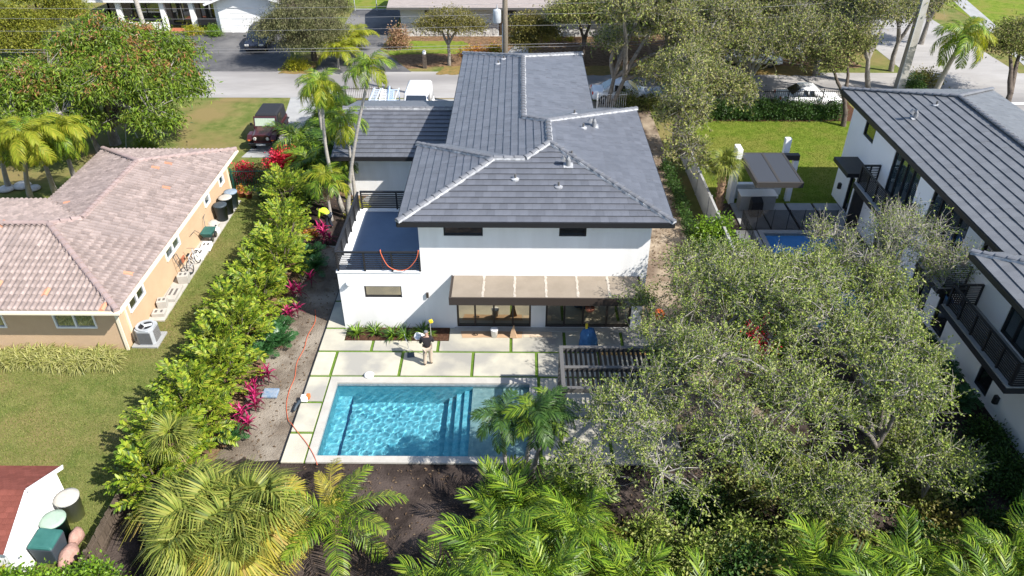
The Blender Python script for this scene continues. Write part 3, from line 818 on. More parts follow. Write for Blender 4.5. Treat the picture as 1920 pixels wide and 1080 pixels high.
def window(parent, o, u, n, q, fm, gm, depth=0.10, fw=0.06, mull=(), bars=(), name='window'):
    """frame (part) with panes (sub-parts) set back in the opening q of a wall"""
    o, u, n = Vector(o), Vector(u), Vector(n)
    z = Vector((0,0,1))
    a0,a1,b0,b1 = q
    a0 += 0.004; a1 -= 0.004; b0 += 0.004; b1 -= 0.004
    mb = MB()
    C = lambda a, b, d: o + u*a + z*b + n*d
    mb.obox(C((a0+a1)/2, b0+fw/2, depth-0.02), u, n, z, (a1-a0)/2, 0.045, fw/2)
    mb.obox(C((a0+a1)/2, b1-fw/2, depth-0.02), u, n, z, (a1-a0)/2, 0.045, fw/2)
    hh = (b1-b0)/2-fw
    cols = [a0+fw/2] + [a0+(a1-a0)*t for t in mull] + [a1-fw/2]
    for c in cols: mb.obox(C(c, (b0+b1)/2, depth-0.02), u, n, z, fw/2, 0.045, hh)
    f = mb.build(name, fm, parent)
    for i in range(len(cols)-1):
        p0, p1 = cols[i]+fw/2, cols[i+1]-fw/2
        g = MB(); g.quad(C(p0,b0+fw,depth), C(p1,b0+fw,depth), C(p1,b1-fw,depth), C(p0,b1-fw,depth))
        g.build('pane', gm, f)
    return f

def rail(parent, p0, p1, z0, h, nsl, m, posts, name='railing', sl_h=0.038, th=0.03, tw=0.05):
    """railing of horizontal slats: top rail and posts are the part, each slat a sub-part"""
    p0, p1 = Vector(p0), Vector(p1)
    d = (p1-p0); Lg = d.length; d.normalize(); s = Vector((-d.y, d.x, 0)); z = Vector((0,0,1))
    mid = (p0+p1)/2
    mb = MB()
    mb.obox(mid + z*(z0+h-0.02), d, s, z, Lg/2, tw, 0.022)
    for t in posts: mb.obox(p0 + d*(Lg*t) + z*(z0+(h-0.045)/2) , d, s, z, 0.035, 0.03, (h-0.045)/2)
    r = mb.build(name, m, parent)
    for i in range(nsl):
        zz = z0 + 0.07 + (h-0.17)*i/(nsl-1)
        b = MB(); b.obox(mid + z*zz + s*0.047, d, s, z, Lg/2-0.01, th/2, sl_h/2)
        b.build('slat', m, r)
    return r
def vent_pipe(parent, p, h=0.22, r=0.045):
    m = MB(); m.tube([p, (p[0],p[1],p[2]+h)], r, 8)
    f = m.build('vent_pipe', M['grey_metal'], parent)
    m = MB(); m.lathe([(0.17,-0.05),(0.17,0.02),(0.07,0.06)], p, 12); m.build('flashing', M['mortar'], f)
def goose_vent(parent, p, ang):
    m = MB()
    pts = [Vector((0,0,-0.05)), Vector((0,0,0.25)), Vector((0.06,0,0.36)), Vector((0.17,0,0.36)), Vector((0.24,0,0.26))]
    rot = Matrix.Rotation(ang, 3, 'Z')
    m.tube([Vector(p)+rot@q for q in pts], [0.10,0.10,0.11,0.115,0.12], 10)
    f = m.build('roof_vent', M['vent'], parent)
    m = MB(); m.obox((p[0],p[1],p[2]+0.02), (1,0,0), (0,1,0.27), (0,-0.27,1), 0.2, 0.17, 0.015); m.build('flashing', M['mortar'], f)

# ------------------------------------------------------------------ the main house
house = thing('modern_house', 'white two storey modern house with dark grey hipped tile roof behind the pool', 'house', (0, 30, 0))
FY = 26.48
E0, RX0, RX1, RY0, RYB = 5.70, -4.70, 6.08, 25.85, 37.70
LX, RXR, RYE, WY = -3.38, 3.87, 46.80, 33.20
faces = [
 ([(RX0,RY0),(RX1,RY0),(1.35,30.58),(0.285,29.525),(-1.025,29.525)], [[(RX0,RY0),(0.285,RY0),(0.285,29.525),(-1.025,29.525)], [(0.285,RY0),(RX1,RY0),(1.35,30.58),(0.285,29.525)]], (0,1), RY0, E0),
 ([(RX0,WY),(RX0,RY0),(-1.025,29.525)], [[(RX0,WY),(RX0,RY0),(-1.025,29.525)]], (1,0), RX0, E0),
 ([(LX,WY),(RX0,WY),(-1.025,29.525),(0.285,29.525)], [[(LX,WY),(RX0,WY),(-1.025,29.525),(0.285,29.525)]], (0,-1), -WY, E0),
 ([(LX,WY),(LX,RYE),(0.245,43.175),(0.245,34.075),(1.35,32.97),(1.35,30.58),(0.285,29.525)], [[(LX,34.075),(LX,RYE),(0.245,43.175),(0.245,34.075)], [(LX,WY),(LX,34.075),(0.245,34.075),(1.35,32.97),(1.35,30.58),(0.285,29.525)]], (1,0), LX, E0),
 ([(RX1,RY0),(RX1,RYB),(1.35,32.97),(1.35,30.58)], [[(RX1,RY0),(RX1,RYB),(1.35,32.97),(1.35,30.58)]], (-1,0), -RX1, E0),
 ([(RX1,RYB),(RXR,RYB),(0.245,34.075),(1.35,32.97)], [[(RX1,RYB),(RXR,RYB),(0.245,34.075),(1.35,32.97)]], (0,-1), -RYB, E0),
 ([(RXR,RYB),(RXR,RYE),(0.245,43.175),(0.245,34.075)], [[(RXR,RYB),(RXR,RYE),(0.245,43.175),(0.245,34.075)]], (-1,0), -RXR, E0),
 ([(RXR,RYE),(LX,RYE),(0.245,43.175)], [[(RXR,RYE),(LX,RYE),(0.245,43.175)]], (0,-1), -RYE, E0),
]
roof = roof_deck(house, faces, M['tile'])
tile_field(roof, faces, 'flat', 0.33, 0.34, M['tile'], 300)
capm = cap_mesh(0.115, 0.42, 0.085, M['cap'])
zr = lambda d: E0 + SL*d + 0.035
A = (-1.025, 29.525, zr(3.675)); A2 = (0.285, 29.525, zr(3.675)); B1 = (1.35, 30.58, zr(4.73)); B2 = (1.35, 32.97, zr(4.73)); C1 = (0.245, 34.075, zr(3.625)); C2 = (0.245, 43.175, zr(3.625))
for (p, q) in (((RX0,RY0,zr(0)),A), (A,A2), (A2,B1), ((RX1,RY0,zr(0)),B1), (B1,B2), ((RX1,RYB,zr(0)),B2), (C1,B2), (C1,C2), ((RX0,WY,zr(0)),A), ((LX,RYE,zr(0)),C2), ((RXR,RYE,zr(0)),C2)):
    cap_line(roof, capm, p, q, 0.36, M['mortar'])
# soffit and fascia all round the eaves
OUT = [(RX0,RY0),(RX1,RY0),(RX1,RYB),(RXR,RYB),(RXR,RYE),(LX,RYE),(LX,WY),(RX0,WY)]
m = MB(); m.poly([(p[0],p[1],E0-0.20) for p in reversed(OUT)])
m.build('soffit', M['white'], house)
for i in range(len(OUT)):
    p, q = Vector(OUT[i]), Vector(OUT[(i+1) % len(OUT)])
    d = (q-p).normalized(); n = Vector((d.y,-d.x)); c = (p+q)/2 + n*0.021
    m = MB(); m.obox((c.x,c.y,E0-0.095), (d.x,d.y,0), (n.x,n.y,0), (0,0,1), (q-p).length/2, 0.02, 0.105)
    m.build('fascia', M['black_metal'], house)
# walls
UX0, UX1 = -4.0, 5.36
front_ops = [(3.78-2.71, 3.78-1.11+0.0, 0, 0)]
m = MB()
W1 = (1.02, 2.60, 4.72, 5.30)       # upper left window (relative to the wall's left end)
W2 = (5.66, 6.76, 4.72, 5.30)
D1 = (1.39, 4.59, 0.12, 2.45); D2 = (5.22, 8.9, 0.12, 2.45)
wall(m, (UX0,FY,0), (1,0,0), UX1-UX0, 5.5, [W1, W2, D1, D2], 0.16, (0,1,0))
wall(m, (UX1,FY,0), (0,1,0), 10.6, 5.5, [(2.2,3.4,4.6,5.2),(6,7.4,4.6,5.2)], 0.14, (-1,0,0))
wall(m, (UX0,32.6,0), (0,-1,0), 6.12, 5.5, [(1.5,3.9,2.95,5.1)], 0.14, (1,0,0))
wall(m, (-2.75,46.1,0), (0,-1,0), 13.5, 5.5, [(3.0,4.5,3.6,4.9),(8.5,9.7,4.4,5.1)], 0.14, (1,0,0))
wall(m, (3.25,37.08,0), (0,1,0), 9.02, 5.5, [], 0.14, (-1,0,0))
wall(m, (UX1,37.08,0), (-1,0,0), 2.11, 5.5, [], 0.14, (0,-1,0))
wall(m, (3.25,46.1,0), (-1,0,0), 6.0, 5.5, [], 0.14, (0,-1,0))
wall(m, (-2.75,32.6,0), (-1,0,0), 1.25, 5.5, [], 0.14, (0,-1,0))
m.build('wall', M['stucco'], house)
o = (UX0,FY,0)
window(house, o, (1,0,0), (0,1,0), W1, M['black_metal'], M['glass'], 0.10, 0.05)
window(house, o, (1,0,0), (0,1,0), W2, M['black_metal'], M['glass'], 0.10, 0.05)
window(house, o, (1,0,0), (0,1,0), D1, M['bronze'], M['glass_door'], 0.10, 0.075, (0.245,0.5,0.755), name='sliding_door')
window(house, o, (1,0,0), (0,1,0), D2, M['bronze'], M['glass_door'], 0.10, 0.075, (0.22,0.44,0.72), name='sliding_door')
window(house, (UX1,FY,0), (0,1,0), (-1,0,0), (2.2,3.4,4.6,5.2), M['black_metal'], M['glass'], 0.10, 0.05)
window(house, (UX1,FY,0), (0,1,0), (-1,0,0), (6,7.4,4.6,5.2), M['black_metal'], M['glass'], 0.10, 0.05)
window(house, (UX0,32.6,0), (0,-1,0), (1,0,0), (1.5,3.9,2.95,5.1), M['black_metal'], M['glass'], 0.10, 0.06, (0.5,), name='terrace_door')
window(house, (-2.75,46.1,0), (0,-1,0), (1,0,0), (3.0,4.5,3.6,4.9), M['black_metal'], M['glass'], 0.10, 0.05)
window(house, (-2.75,46.1,0), (0,-1,0), (1,0,0), (8.5,9.7,4.4,5.1), M['black_metal'], M['glass'], 0.10, 0.05)
m = MB(); m.box(-2.72, 4.95, FY-0.28, FY-0.01, 0.02, 0.125); m.build('door_sill', M['coping'], house)
# terrace wing on the left
m = MB()
GW = (1.04, 2.62, 1.66, 2.26)
wall(m, (-7.52,FY,0), (1,0,0), 3.519, 2.93, [GW], 0.14, (0,1,0))
wall(m, (-7.52,31.9,0), (0,-1,0), 5.42, 2.93, [(2.2,3.4,1.5,2.2)], 0.14, (1,0,0))
wall(m, (UX0-0.001,31.9,0), (-1,0,0), 3.519, 2.93, [], 0.14, (0,-1,0))
m.build('wing_wall', M['stucco'], house)
window(house, (-7.52,FY,0), (1,0,0), (0,1,0), GW, M['black_metal'], M['glass_door'], 0.10, 0.04)
window(house, (-7.52,31.9,0), (0,-1,0), (1,0,0), (2.2,3.4,1.5,2.2), M['black_metal'], M['glass'], 0.10, 0.04)
m = MB(); m.box(-7.20, UX0-0.004, FY+0.16, 31.75, 2.80, 2.92); m.build('terrace_floor', M['terrace'], house)
m = MB()
m.box(-7.55, -7.20, FY-0.03, 31.93, 2.93, 3.0); m.box(-7.20, UX0-0.004, FY-0.03, FY+0.16, 2.93, 3.0); m.box(-7.20, UX0-0.004, 31.75, 31.93, 2.93, 3.0)
m.build('parapet_cap', M['white'], house)
rail(house, (-7.48,FY+0.02,0), (UX0-0.01,FY+0.02,0), 3.0, 0.95, 9, M['black_metal'], (0.01,0.33,0.66,0.99))
rail(house, (-7.48,FY+0.1,0), (-7.48,31.8,0), 3.0, 0.95, 9, M['black_metal'], (0.03,0.22,0.41,0.60,0.79,0.98))
rail(house, (-7.40,31.86,0), (UX0-0.01,31.86,0), 3.0, 0.95, 9, M['black_metal'], (0.01,0.5,0.99))
# canopy over the doors
m = MB(); m.box(-2.70, 5.02, 24.86, FY-0.003, 2.62, 2.80)
cn = m.build('canopy', M['bronze'], house)
for i in range(6):
    x0 = -2.66 + i*1.275; m = MB(); m.box(x0+0.018, x0+1.257, 24.90, FY-0.006, 2.802, 2.822); m.build('membrane_panel', M['tan_mem'], cn)
m = MB()
for i in range(1, 6):
    x = -2.66 + i*1.275; k = 14; r = []
    for j in range(k+1):
        y = 24.92 + (FY-0.02-24.92)*j/k; w1 = 0.045*R.uniform(0.6,1.5); w2 = 0.045*R.uniform(0.6,1.5)
        r.append([(x-w1,y,2.816),(x+w2,y,2.816),(x+w2,y,2.832),(x-w1,y,2.832)])
    m.loft(r)
m.build('seam', M['pale_seam'], cn, fix=True)
m = MB(); m.box(-2.74, 5.06, 24.80, 24.857, 2.50, 2.86); m.box(-2.74, -2.703, 24.857, FY-0.003, 2.50, 2.85); m.box(5.023, 5.06, 24.857, FY-0.003, 2.50, 2.85)
m.build('canopy_fascia', M['bronze'], cn)
m = MB(); m.box(-3.86, -3.76, FY-0.10, FY-0.002, 1.72, 1.96); m.build('wall_light', M['bronze'], house, bevel=0.01)
m = MB(); m.lathe([(0.10,-0.03),(0.13,0.04),(0.09,0.11),(0.03,0.14)], (-7.08, FY-0.12, 2.42), 12); m.build('security_camera', M['white'], house, True)
# vents
for p in ((-0.11,28.28,6.38),(1.65,27.83,6.26),(2.26,29.74,6.76),(3.0,33.2,6.56),(2.73,35.41,6.35)): vent_pipe(house, p)
goose_vent(house, (2.09,29.08,6.60), rad(180)); goose_vent(house, (3.55,33.7,6.40), rad(190))
for (px, py) in ((-1.15,43.8),(-0.85,44.4)):
    z0 = E0 + SL*(px-LX); vent_pipe(house, (px, py-0.8, z0+0.02), 0.2)
# low roof of the garage wing
CE, CY0, CYR = 2.72, 38.2, 42.4
cz = CE + SL*(CYR-CY0)
f2 = [([(-10.2,CY0),(-3.40,CY0),(-3.40,CYR),(-10.2,CYR)], [[(-10.2,CY0),(-3.40,CY0),(-3.40,CYR),(-10.2,CYR)]], (0,1), CY0, CE),
      ([(-3.40,46.6),(-10.2,46.6),(-10.2,CYR),(-3.40,CYR)], [[(-3.40,46.6),(-10.2,46.6),(-10.2,CYR),(-3.40,CYR)]], (0,-1), -46.6, CE)]
f2 = [([(x if x != -3.40 else -2.752, y) for (x,y) in f[0]], [[(x if x != -3.40 else -2.752, y) for (x,y) in f[1][0]]], f[2], f[3], f[4]) for f in f2]
r2 = roof_deck(house, f2, M['tile'], name='garage_roof')
tile_field(r2, f2, 'flat', 0.33, 0.36, M['tile'], 160)
cap_line(r2, capm, (-10.2,CYR,cz+0.04), (-2.76,CYR,cz+0.04), 0.36, M['mortar'])
m = MB(); m.box(-10.2,-2.76,CY0-0.04,CY0-0.002,CE-0.20,CE+0.01); m.box(-10.24,-10.203,CY0-0.04,46.6,CE-0.22,CE-0.02); m.build('garage_fascia', M['black_metal'], house)
m = MB(); m.poly([(-10.2,CY0,CE-0.19),(-10.2,46.6,CE-0.19),(-2.76,46.6,CE-0.19),(-2.76,CY0,CE-0.19)]); m.poly([(-10.2,CY0,CE-.19),(-10.2,CYR,cz-.01),(-10.2,46.6,CE-.19)]); m.build('garage_soffit', M['white'], house)
m = MB(); wall(m, (-9.5,38.95,0), (1,0,0), 6.745, CE-0.2, [], 0.1, (0,1,0)); wall(m, (-9.5,46,0), (0,-1,0), 7.05, CE-0.2, [], 0.1, (1,0,0)); wall(m, (-2.76,46,0), (-1,0,0), 6.74, CE-0.2, [], 0.1, (0,-1,0))
m.build('garage_wall', M['stucco'], house)

# ------------------------------------------------------------------ the house on the left
lh = thing('tile_roofed_house', 'low peach house with weathered pinkish clay barrel tile roof', 'house', (-19.6, 31, 0))
LE = 2.5
lx0, lx1, ly0, lyb, lyw = -23.35, -15.85, 24.25, 39.6, 33.6
FL = -34.0
lf = [
 ([(FL,ly0),(lx1,ly0),(-20.525,28.925),(FL,28.925)], [[(FL,ly0),(lx1,ly0),(-20.525,28.925),(FL,28.925)]], (0,1), ly0, LE),
 ([(lx1,ly0),(lx1,lyb),(-19.6,35.85),(-19.6,29.85),(-20.525,28.925)], [[(lx1,ly0),(lx1,29.85),(-19.6,29.85),(-20.525,28.925)], [(lx1,29.85),(lx1,lyb),(-19.6,35.85),(-19.6,29.85)]], (-1,0), -lx1, LE),
 ([(lx0,lyw),(-19.6,29.85),(-19.6,35.85),(lx0,lyb)], [[(lx0,lyw),(-19.6,29.85),(-19.6,35.85),(lx0,lyb)]], (1,0), lx0, LE),
 ([(lx1,lyb),(lx0,lyb),(-19.6,35.85)], [[(lx1,lyb),(lx0,lyb),(-19.6,35.85)]], (0,-1), -lyb, LE),
 ([(lx0,lyw),(FL,lyw),(FL,28.925),(-20.525,28.925),(-19.6,29.85)], [[(lx0,lyw),(FL,lyw),(FL,28.925),(-20.525,28.925),(-19.6,29.85)]], (0,-1), -lyw, LE),
]
lroof = roof_deck(lh, lf, M['barrel'])
tile_field(lroof, lf, 'barrel', 0.235, 0.37, M['barrel'], 300, special=M['barrel_new'])
lcap = cap_mesh(0.13, 0.42, 0.10, M['barrel_cap'])
zl = lambda d: LE + SL*d + 0.05
for (p, q) in (((lx1,ly0,zl(0)),(-20.525,28.925,zl(4.675))), ((-28,28.925,zl(4.675)),(-20.525,28.925,zl(4.675))), ((-20.525,28.925,zl(4.675)),(-19.6,29.85,zl(3.75))), ((-19.6,29.85,zl(3.75)),(-19.6,35.85,zl(3.75))), ((lx1,lyb,zl(0)),(-19.6,35.85,zl(3.75))), ((lx0,lyb,zl(0)),(-19.6,35.85,zl(3.75)))):
    cap_line(lroof, lcap, p, q, 0.37, M['barrel_cap'], 0.14)
m = MB(); m.poly([(p[0],p[1],LE-0.12) for p in ((FL,lyw),(lx0,lyw),(lx0,lyb),(lx1,lyb),(lx1,ly0),(FL,ly0))]); m.build('soffit', M['cream_trim'], lh)
m = MB()
m.box(FL, lx1+0.02, ly0-0.03, ly0-0.002, LE-0.14, LE+0.0); m.box(lx1+0.002, lx1+0.03, ly0, lyb+0.03, LE-0.14, LE+0.0); m.box(lx0-0.03, lx1, lyb+0.002, lyb+0.03, LE-0.14, LE); m.box(lx0-0.03, lx0-0.002, lyw, lyb, LE-0.14, LE)
m.build('fascia', M['cream_trim'], lh)
m = MB(); m.box(FL, lx1+0.1, ly0-0.13, ly0-0.033, LE-0.10, LE-0.01); m.build('gutter', M['cream_trim'], lh)
m = MB(); m.box(lx1+0.033, lx1+0.12, ly0+0.0, lyb, LE-0.10, LE-0.01); m.build('gutter', M['cream_trim'], lh)
WX, WYF = -16.4, 24.95
ops_r = [(0.95,2.45,1.2,1.92),(5.0,6.65,1.2,1.92),(10.25,11.0,1.2,1.92),(12.6,13.3,1.2,1.92)]
ops_f = [(-19.05-FL,-17.35-FL,1.15,2.0),(-22.6-FL,-21.1-FL,1.15,2.0)]
m = MB()
wall(m, (WX,WYF,0), (0,1,0), 14.1, LE-0.12, ops_r, 0.10, (-1,0,0)); wall(m, (FL,WYF,0), (1,0,0), WX-FL, LE-0.12, ops_f, 0.10, (0,1,0))
wall(m, (WX,39.05,0), (-1,0,0), 6.4, LE-0.12, [], 0.1, (0,-1,0)); wall(m, (-22.8,39.05,0), (0,-1,0), 6.0, LE-0.12, [], 0.1, (1,0,0)); wall(m, (-22.8,33.05,0), (-1,0,0), 11, LE-0.12, [], 0.1, (0,-1,0))
m.build('wall', M['peach'], lh)
for q in ops_r: window(lh, (WX,WYF,0), (0,1,0), (-1,0,0), q, M['white'], M['glass'] if q is ops_r[0] else M['glass_blue'], 0.0, 0.045, (0.5,) if q[1]-q[0] > 1 else ())
for q in ops_f: window(lh, (FL,WYF,0), (1,0,0), (0,1,0), q, M['white'], M['glass_blue'], 0.0, 0.05, (0.5,))
m = MB(); m.box(WX-0.07, WX+0.05, WYF-0.06, WYF-0.002, 0, LE-0.13); m.build('downspout', M['cream_trim'], lh)
m = MB(); m.box(WX+0.002, WX+0.06, WYF+1.0-0.45, WYF+1.1-0.45, 0, LE-0.13); m.build('downspout', M['cream_trim'], lh)
m = MB(); m.box(WX+0.002, WX+0.06, 38.9, 39.0, 0, LE-0.13); m.build('downspout', M['cream_trim'], lh)
m = MB(); m.box(WX+0.01, WX+0.75, 26.9, 38.2, 0.0, 0.07); o = m.build('wall_walk', M['coping']); o['kind'] = 'structure'

# ------------------------------------------------------------------ the white house on the right
rh = thing('balcony_house', 'white two storey house with black balconies and grey tile roof in its own shade', 'house', (20, 28, 0))
re0 = 6.0
rx0, rx1, ryb, rys = 17.35, 25.35, 39.9, 14.0
rf = [
 ([(rx0,rys),(21.35,rys),(21.35,35.9),(rx0,ryb)], [[(rx0,rys),(21.35,rys),(21.35,35.9),(rx0,ryb)]], (1,0), rx0, re0),
 ([(rx1,rys),(rx1,ryb),(21.35,35.9),(21.35,rys)], [[(rx1,rys),(rx1,ryb),(21.35,35.9),(21.35,rys)]], (-1,0), -rx1, re0),
 ([(rx1,ryb),(rx0,ryb),(21.35,35.9)], [[(rx1,ryb),(rx0,ryb),(21.35,35.9)]], (0,-1), -ryb, re0),
]
wx0, wyb = 16.2, 23.3     # projecting wing roof
rf2 = [([(wx0,rys),(19.9,rys),(19.9,wyb-3.7),(wx0,wyb)], [[(wx0,rys),(19.9,rys),(19.9,wyb-3.7),(wx0,wyb)]], (1,0), wx0, re0),
       ([(19.9,wyb),(wx0,wyb),(19.9,wyb-3.7)], [[(19.9,wyb),(wx0,wyb),(19.9,wyb-3.7)]], (0,-1), -wyb, re0)]
rroof = roof_deck(rh, rf, M['tile2']); tile_field(rroof, rf, 'flat', 0.33, 0.40, M['tile2'], 190)
wroof = roof_deck(rh, rf2, M['tile2'], name='wing_roof'); tile_field(wroof, rf2, 'flat', 0.33, 0.40, M['tile2'], 110)
zq = lambda d: re0 + SL*d + 0.035
for (p, q, rr) in (((rx0,ryb,zq(0)),(21.35,35.9,zq(4)),rroof), ((rx1,ryb,zq(0)),(21.35,35.9,zq(4)),rroof), ((21.35,22,zq(4)),(21.35,35.9,zq(4)),rroof), ((wx0,wyb,zq(0)),(19.9,wyb-3.7,zq(3.7)),wroof)):
    cap_line(rr, capm, p, q, 0.36, M['mortar'] if rr is wroof else None, 0.15)
m = MB()
m.poly([(rx0,ryb,re0-.20),(rx1,ryb,re0-.20),(rx1,rys,re0-.20),(rx0,rys,re0-.20)]); m.poly([(wx0,wyb,re0-.197),(rx0,wyb,re0-.197),(rx0,rys,re0-.197),(wx0,rys,re0-.197)])
m.build('soffit', M['white'], rh)
m = MB(); m.box(rx0-0.04,rx0-0.002,wyb,ryb+0.04,re0-.21,re0+.01); m.box(rx0,rx1,ryb+.002,ryb+.04,re0-.21,re0+.01); m.box(wx0-.04,wx0-.002,rys,wyb+.04,re0-.21,re0+.01); m.box(wx0,rx0,wyb+.002,wyb+.04,re0-.21,re0+.01)
m.build('fascia', M['black_metal'], rh)
wy1 = 39.3
RO = [(1.75,3.05,4.45,5.25),(5.5,8.25,3.1,5.45),(9.6,12.7,3.1,5.35),(13.9,15.0,4.75,5.3),(1.7,2.35,0.05,2.15),(16.45,17.35,0.30,1.35),(10.2,11.8,0.2,2.2),(6.0,8.4,0.1,2.3),(12.6,13.6,0.2,2.2),(16.6,18.8,2.95,5.2)]
m = MB()
wall(m, (18,wy1,0), (0,-1,0), wy1-12.5, re0-0.2, RO, 0.14, (1,0,0)); wall(m, (24.7,wy1,0), (-1,0,0), 6.7, re0-0.2, [], 0.14, (0,-1,0))
m.build('wall', M['stucco2'], rh)
for q in RO:
    w = q[1]-q[0]
    mu = tuple(i/round(w/0.75) for i in range(1, round(w/0.75))) if w > 1.3 else ()
    g = M['glass_blue'] if w > 2 else M['glass']
    window(rh, (18,wy1,0), (0,-1,0), (1,0,0), q, M['black_metal'], g, 0.09, 0.08, mu, name='door' if q[2] < 0.1 and w < 1 else 'window')
def balcony(y0, y1, x0, zf, posts_f):
    m = MB(); m.box(x0, 17.997, y0, y1, zf-0.22, zf-0.001); b = m.build('balcony', M['black_metal'], rh)
    m = MB(); m.box(x0+0.04, 17.99, y0+0.04, y1-0.04, zf, zf+0.05); m.build('balcony_floor', M['grey_conc'], b)
    rail(rh, (x0+0.18,y1-0.12,0), (x0+0.18,y0+0.12,0), zf+0.02, 1.0, 10, M['black_metal'], posts_f, name='balcony_railing')
    rail(rh, (x0+0.18,y1-0.12,0), (17.99,y1-0.12,0), zf+0.02, 1.0, 10, M['black_metal'], (0.02,0.5,0.98), name='balcony_railing')
    rail(rh, (17.99,y0+0.12,0), (x0+0.18,y0+0.12,0), zf+0.02, 1.0, 10, M['black_metal'], (0.02,0.98), name='balcony_railing')
balcony(30.6, 34.85, 16.9, 3.0, (0.01,0.25,0.5,0.75,0.99))
balcony(25.35, 27.4, 16.9, 3.0, (0.01,0.5,0.99))
balcony(19.6, 24.55, 16.65, 2.85, (0.01,0.2,0.4,0.6,0.8,0.99))
m = MB(); m.box(16.75, 17.997, 35.35, 37.4, 3.02, 3.24); m.build('door_canopy', M['black_metal'], rh)
m = MB(); m.box(17.4, 17.997, 35.4, 35.55, 0, 3.02); m.build('canopy_wall', M['black_metal'], rh)
for (y, z) in ((38.42,0.85),(26.54,1.83),(21.32,0.62),(22.5,4.6)):
    m = MB(); m.prism([(17.997,y-0.10),(17.997,y+0.10),(17.88,y+0.10),(17.82,y+0.04),(17.82,y-0.04),(17.88,y-0.10)], z, z+0.32); m.build('wall_light', M['black_metal'], rh)
vent_pipe(rh, (20.22,35.59,zq(2.87)-.03)); goose_vent(rh, (18.95,34.8,zq(1.6)-.02), rad(180)); vent_pipe(rh, (20.3,27,zq(2.95)-.03))

# ------------------------------------------------------------------ houses across the street
def simple_house(name, label, x0, x1, y0, y1, ze, wallm, roofm, over=0.7, s=0.22):
    t = thing(name, label, 'house', ((x0+x1)/2, (y0+y1)/2, 0))
    a, b, c, d = x0-over, x1+over, y0-over, y1+over
    h = (d-c)/2; zr_ = ze + s*h; ym = (c+d)/2
    m = MB()
    m.quad((a,c,ze),(b,c,ze),(b-0.02,ym,zr_),(a+0.02,ym,zr_)); m.quad((b,d,ze),(a,d,ze),(a+0.02,ym,zr_),(b-0.02,ym,zr_))
    m.poly([(a,d,ze),(a,c,ze),(a,ym,zr_)]); m.poly([(b,c,ze),(b,d,ze),(b,ym,zr_)]); m.quad((a,c,ze-.14),(a,d,ze-.14),(b,d,ze-.14),(b,c,ze-.14))
    m.build('roof', roofm, t)
    m = MB(); m.box(a-0.03,b+0.03,c-0.04,c-0.002,ze-.16,ze+.02); m.build('fascia', M['white'] if wallm is M['white'] else M['grey_metal'], t)
    return t
h1 = simple_house('porch_house', 'white house with a columned porch and grey shingle roof across the street', -38.5, -27.4, 72.2, 82, 2.75, M['white'], M['grey_shingle'], 1.0)
m = MB(); wall(m, (-38.5,73.4,0), (1,0,0), 11.1, 2.6, [(2.2,5.0,0.6,2.3),(5.9,7.9,0.1,2.3),(8.6,10.7,0.6,2.3)], 0.2, (0,1,0)); m.box(-38.5,-38.3,73.4,82,0,2.6)
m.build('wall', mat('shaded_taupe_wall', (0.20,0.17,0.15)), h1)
for q in ((2.2,5.0,0.6,2.3),(5.9,7.9,0.1,2.3),(8.6,10.7,0.6,2.3)): window(h1, (-38.5,73.4,0), (1,0,0), (0,1,0), q, M['bronze'], M['glass'], 0.1, 0.07, (0.5,))
for x in (-36.6, -32.6, -29.9, -27.6):
    m = MB(); m.box(x-0.2,x+0.2,71.5,71.9,0,2.6); m.build('column', M['white'], h1)
m = MB(); m.box(-36.4,-33.0,71.6,71.8,0,0.7); m.build('porch_wall', M['white'], h1)
m = MB(); m.box(-32.2,-30.2,70.9,72.0,0.02,0.12); m.build('step', M['terracotta'], h1)
g1 = [(-27.2,71.0),(-22.6,71.0)]
m = MB(); wall(m, (-27.3,71.0,0), (1,0,0), 5.6, 2.9, [(0.9,4.7,0.02,2.2)], 0.15, (0,1,0)); m.poly([(-27.3,71,2.9),(-21.7,71,2.9),(-24.5,71,3.9)]); m.box(-27.3,-27.1,71.01,82,0,2.9); m.box(-21.9,-21.7,71.01,82,0,2.9)
m.build('garage_front', M['white'], h1)
m = MB(); m.quad((-28.2,70.3,2.65),(-24.5,70.3,3.98),(-24.5,82,3.98),(-28.2,82,2.65)); m.quad((-24.5,70.3,3.98),(-20.8,70.3,2.65),(-20.8,82,2.65),(-24.5,82,3.98)); m.build('garage_roof', M['grey_shingle'], h1)
m = MB(); m.obox((-26.35,70.28,3.28),(0.941,0,0.338),(0,1,0),(-.338,0,.941),1.97,.03,.09); m.obox((-22.65,70.28,3.28),(0.941,0,-0.338),(0,1,0),(.338,0,.941),1.97,.03,.09); m.build('rake_board', M['white'], h1)
gd = MB(); gd.box(-26.4,-22.6,71.09,71.12,0.02,2.2); gdo = gd.build('garage_door', M['white'], h1)
for i in range(4):
    m = MB(); m.box(-26.38,-22.62,71.06,71.088,0.05+i*0.54,0.56+i*0.54); m.build('panel', M['white'], gdo, bevel=0.01)
h2 = simple_house('stone_front_house', 'low house with white stone wainscot and pale brown shingle roof across the street', -10.6, 12, 70.0, 80, 2.75, M['grey_conc'], M['tan_shingle'], 1.0)
ow = [(2.2,4.4,1.2,2.3),(8.8,10.4,0.05,2.3),(13.2,15.5,1.2,2.3),(17.5,20,1.2,2.3)]
m = MB(); wall(m, (-10.6,70,0), (1,0,0), 22.6, 2.62, ow, 0.2, (0,1,0)); m.box(-10.6,-10.4,70.01,80,0,2.6); m.build('wall', mat('pale_blue_grey_wall', (0.55,0.57,0.58)), h2)
for q in ow: window(h2, (-10.6,70,0), (1,0,0), (0,1,0), q, M['bronze'], M['glass'], 0.1, 0.07, (0.5,) if q[2] > 1 else ())
rs = random.Random(5)
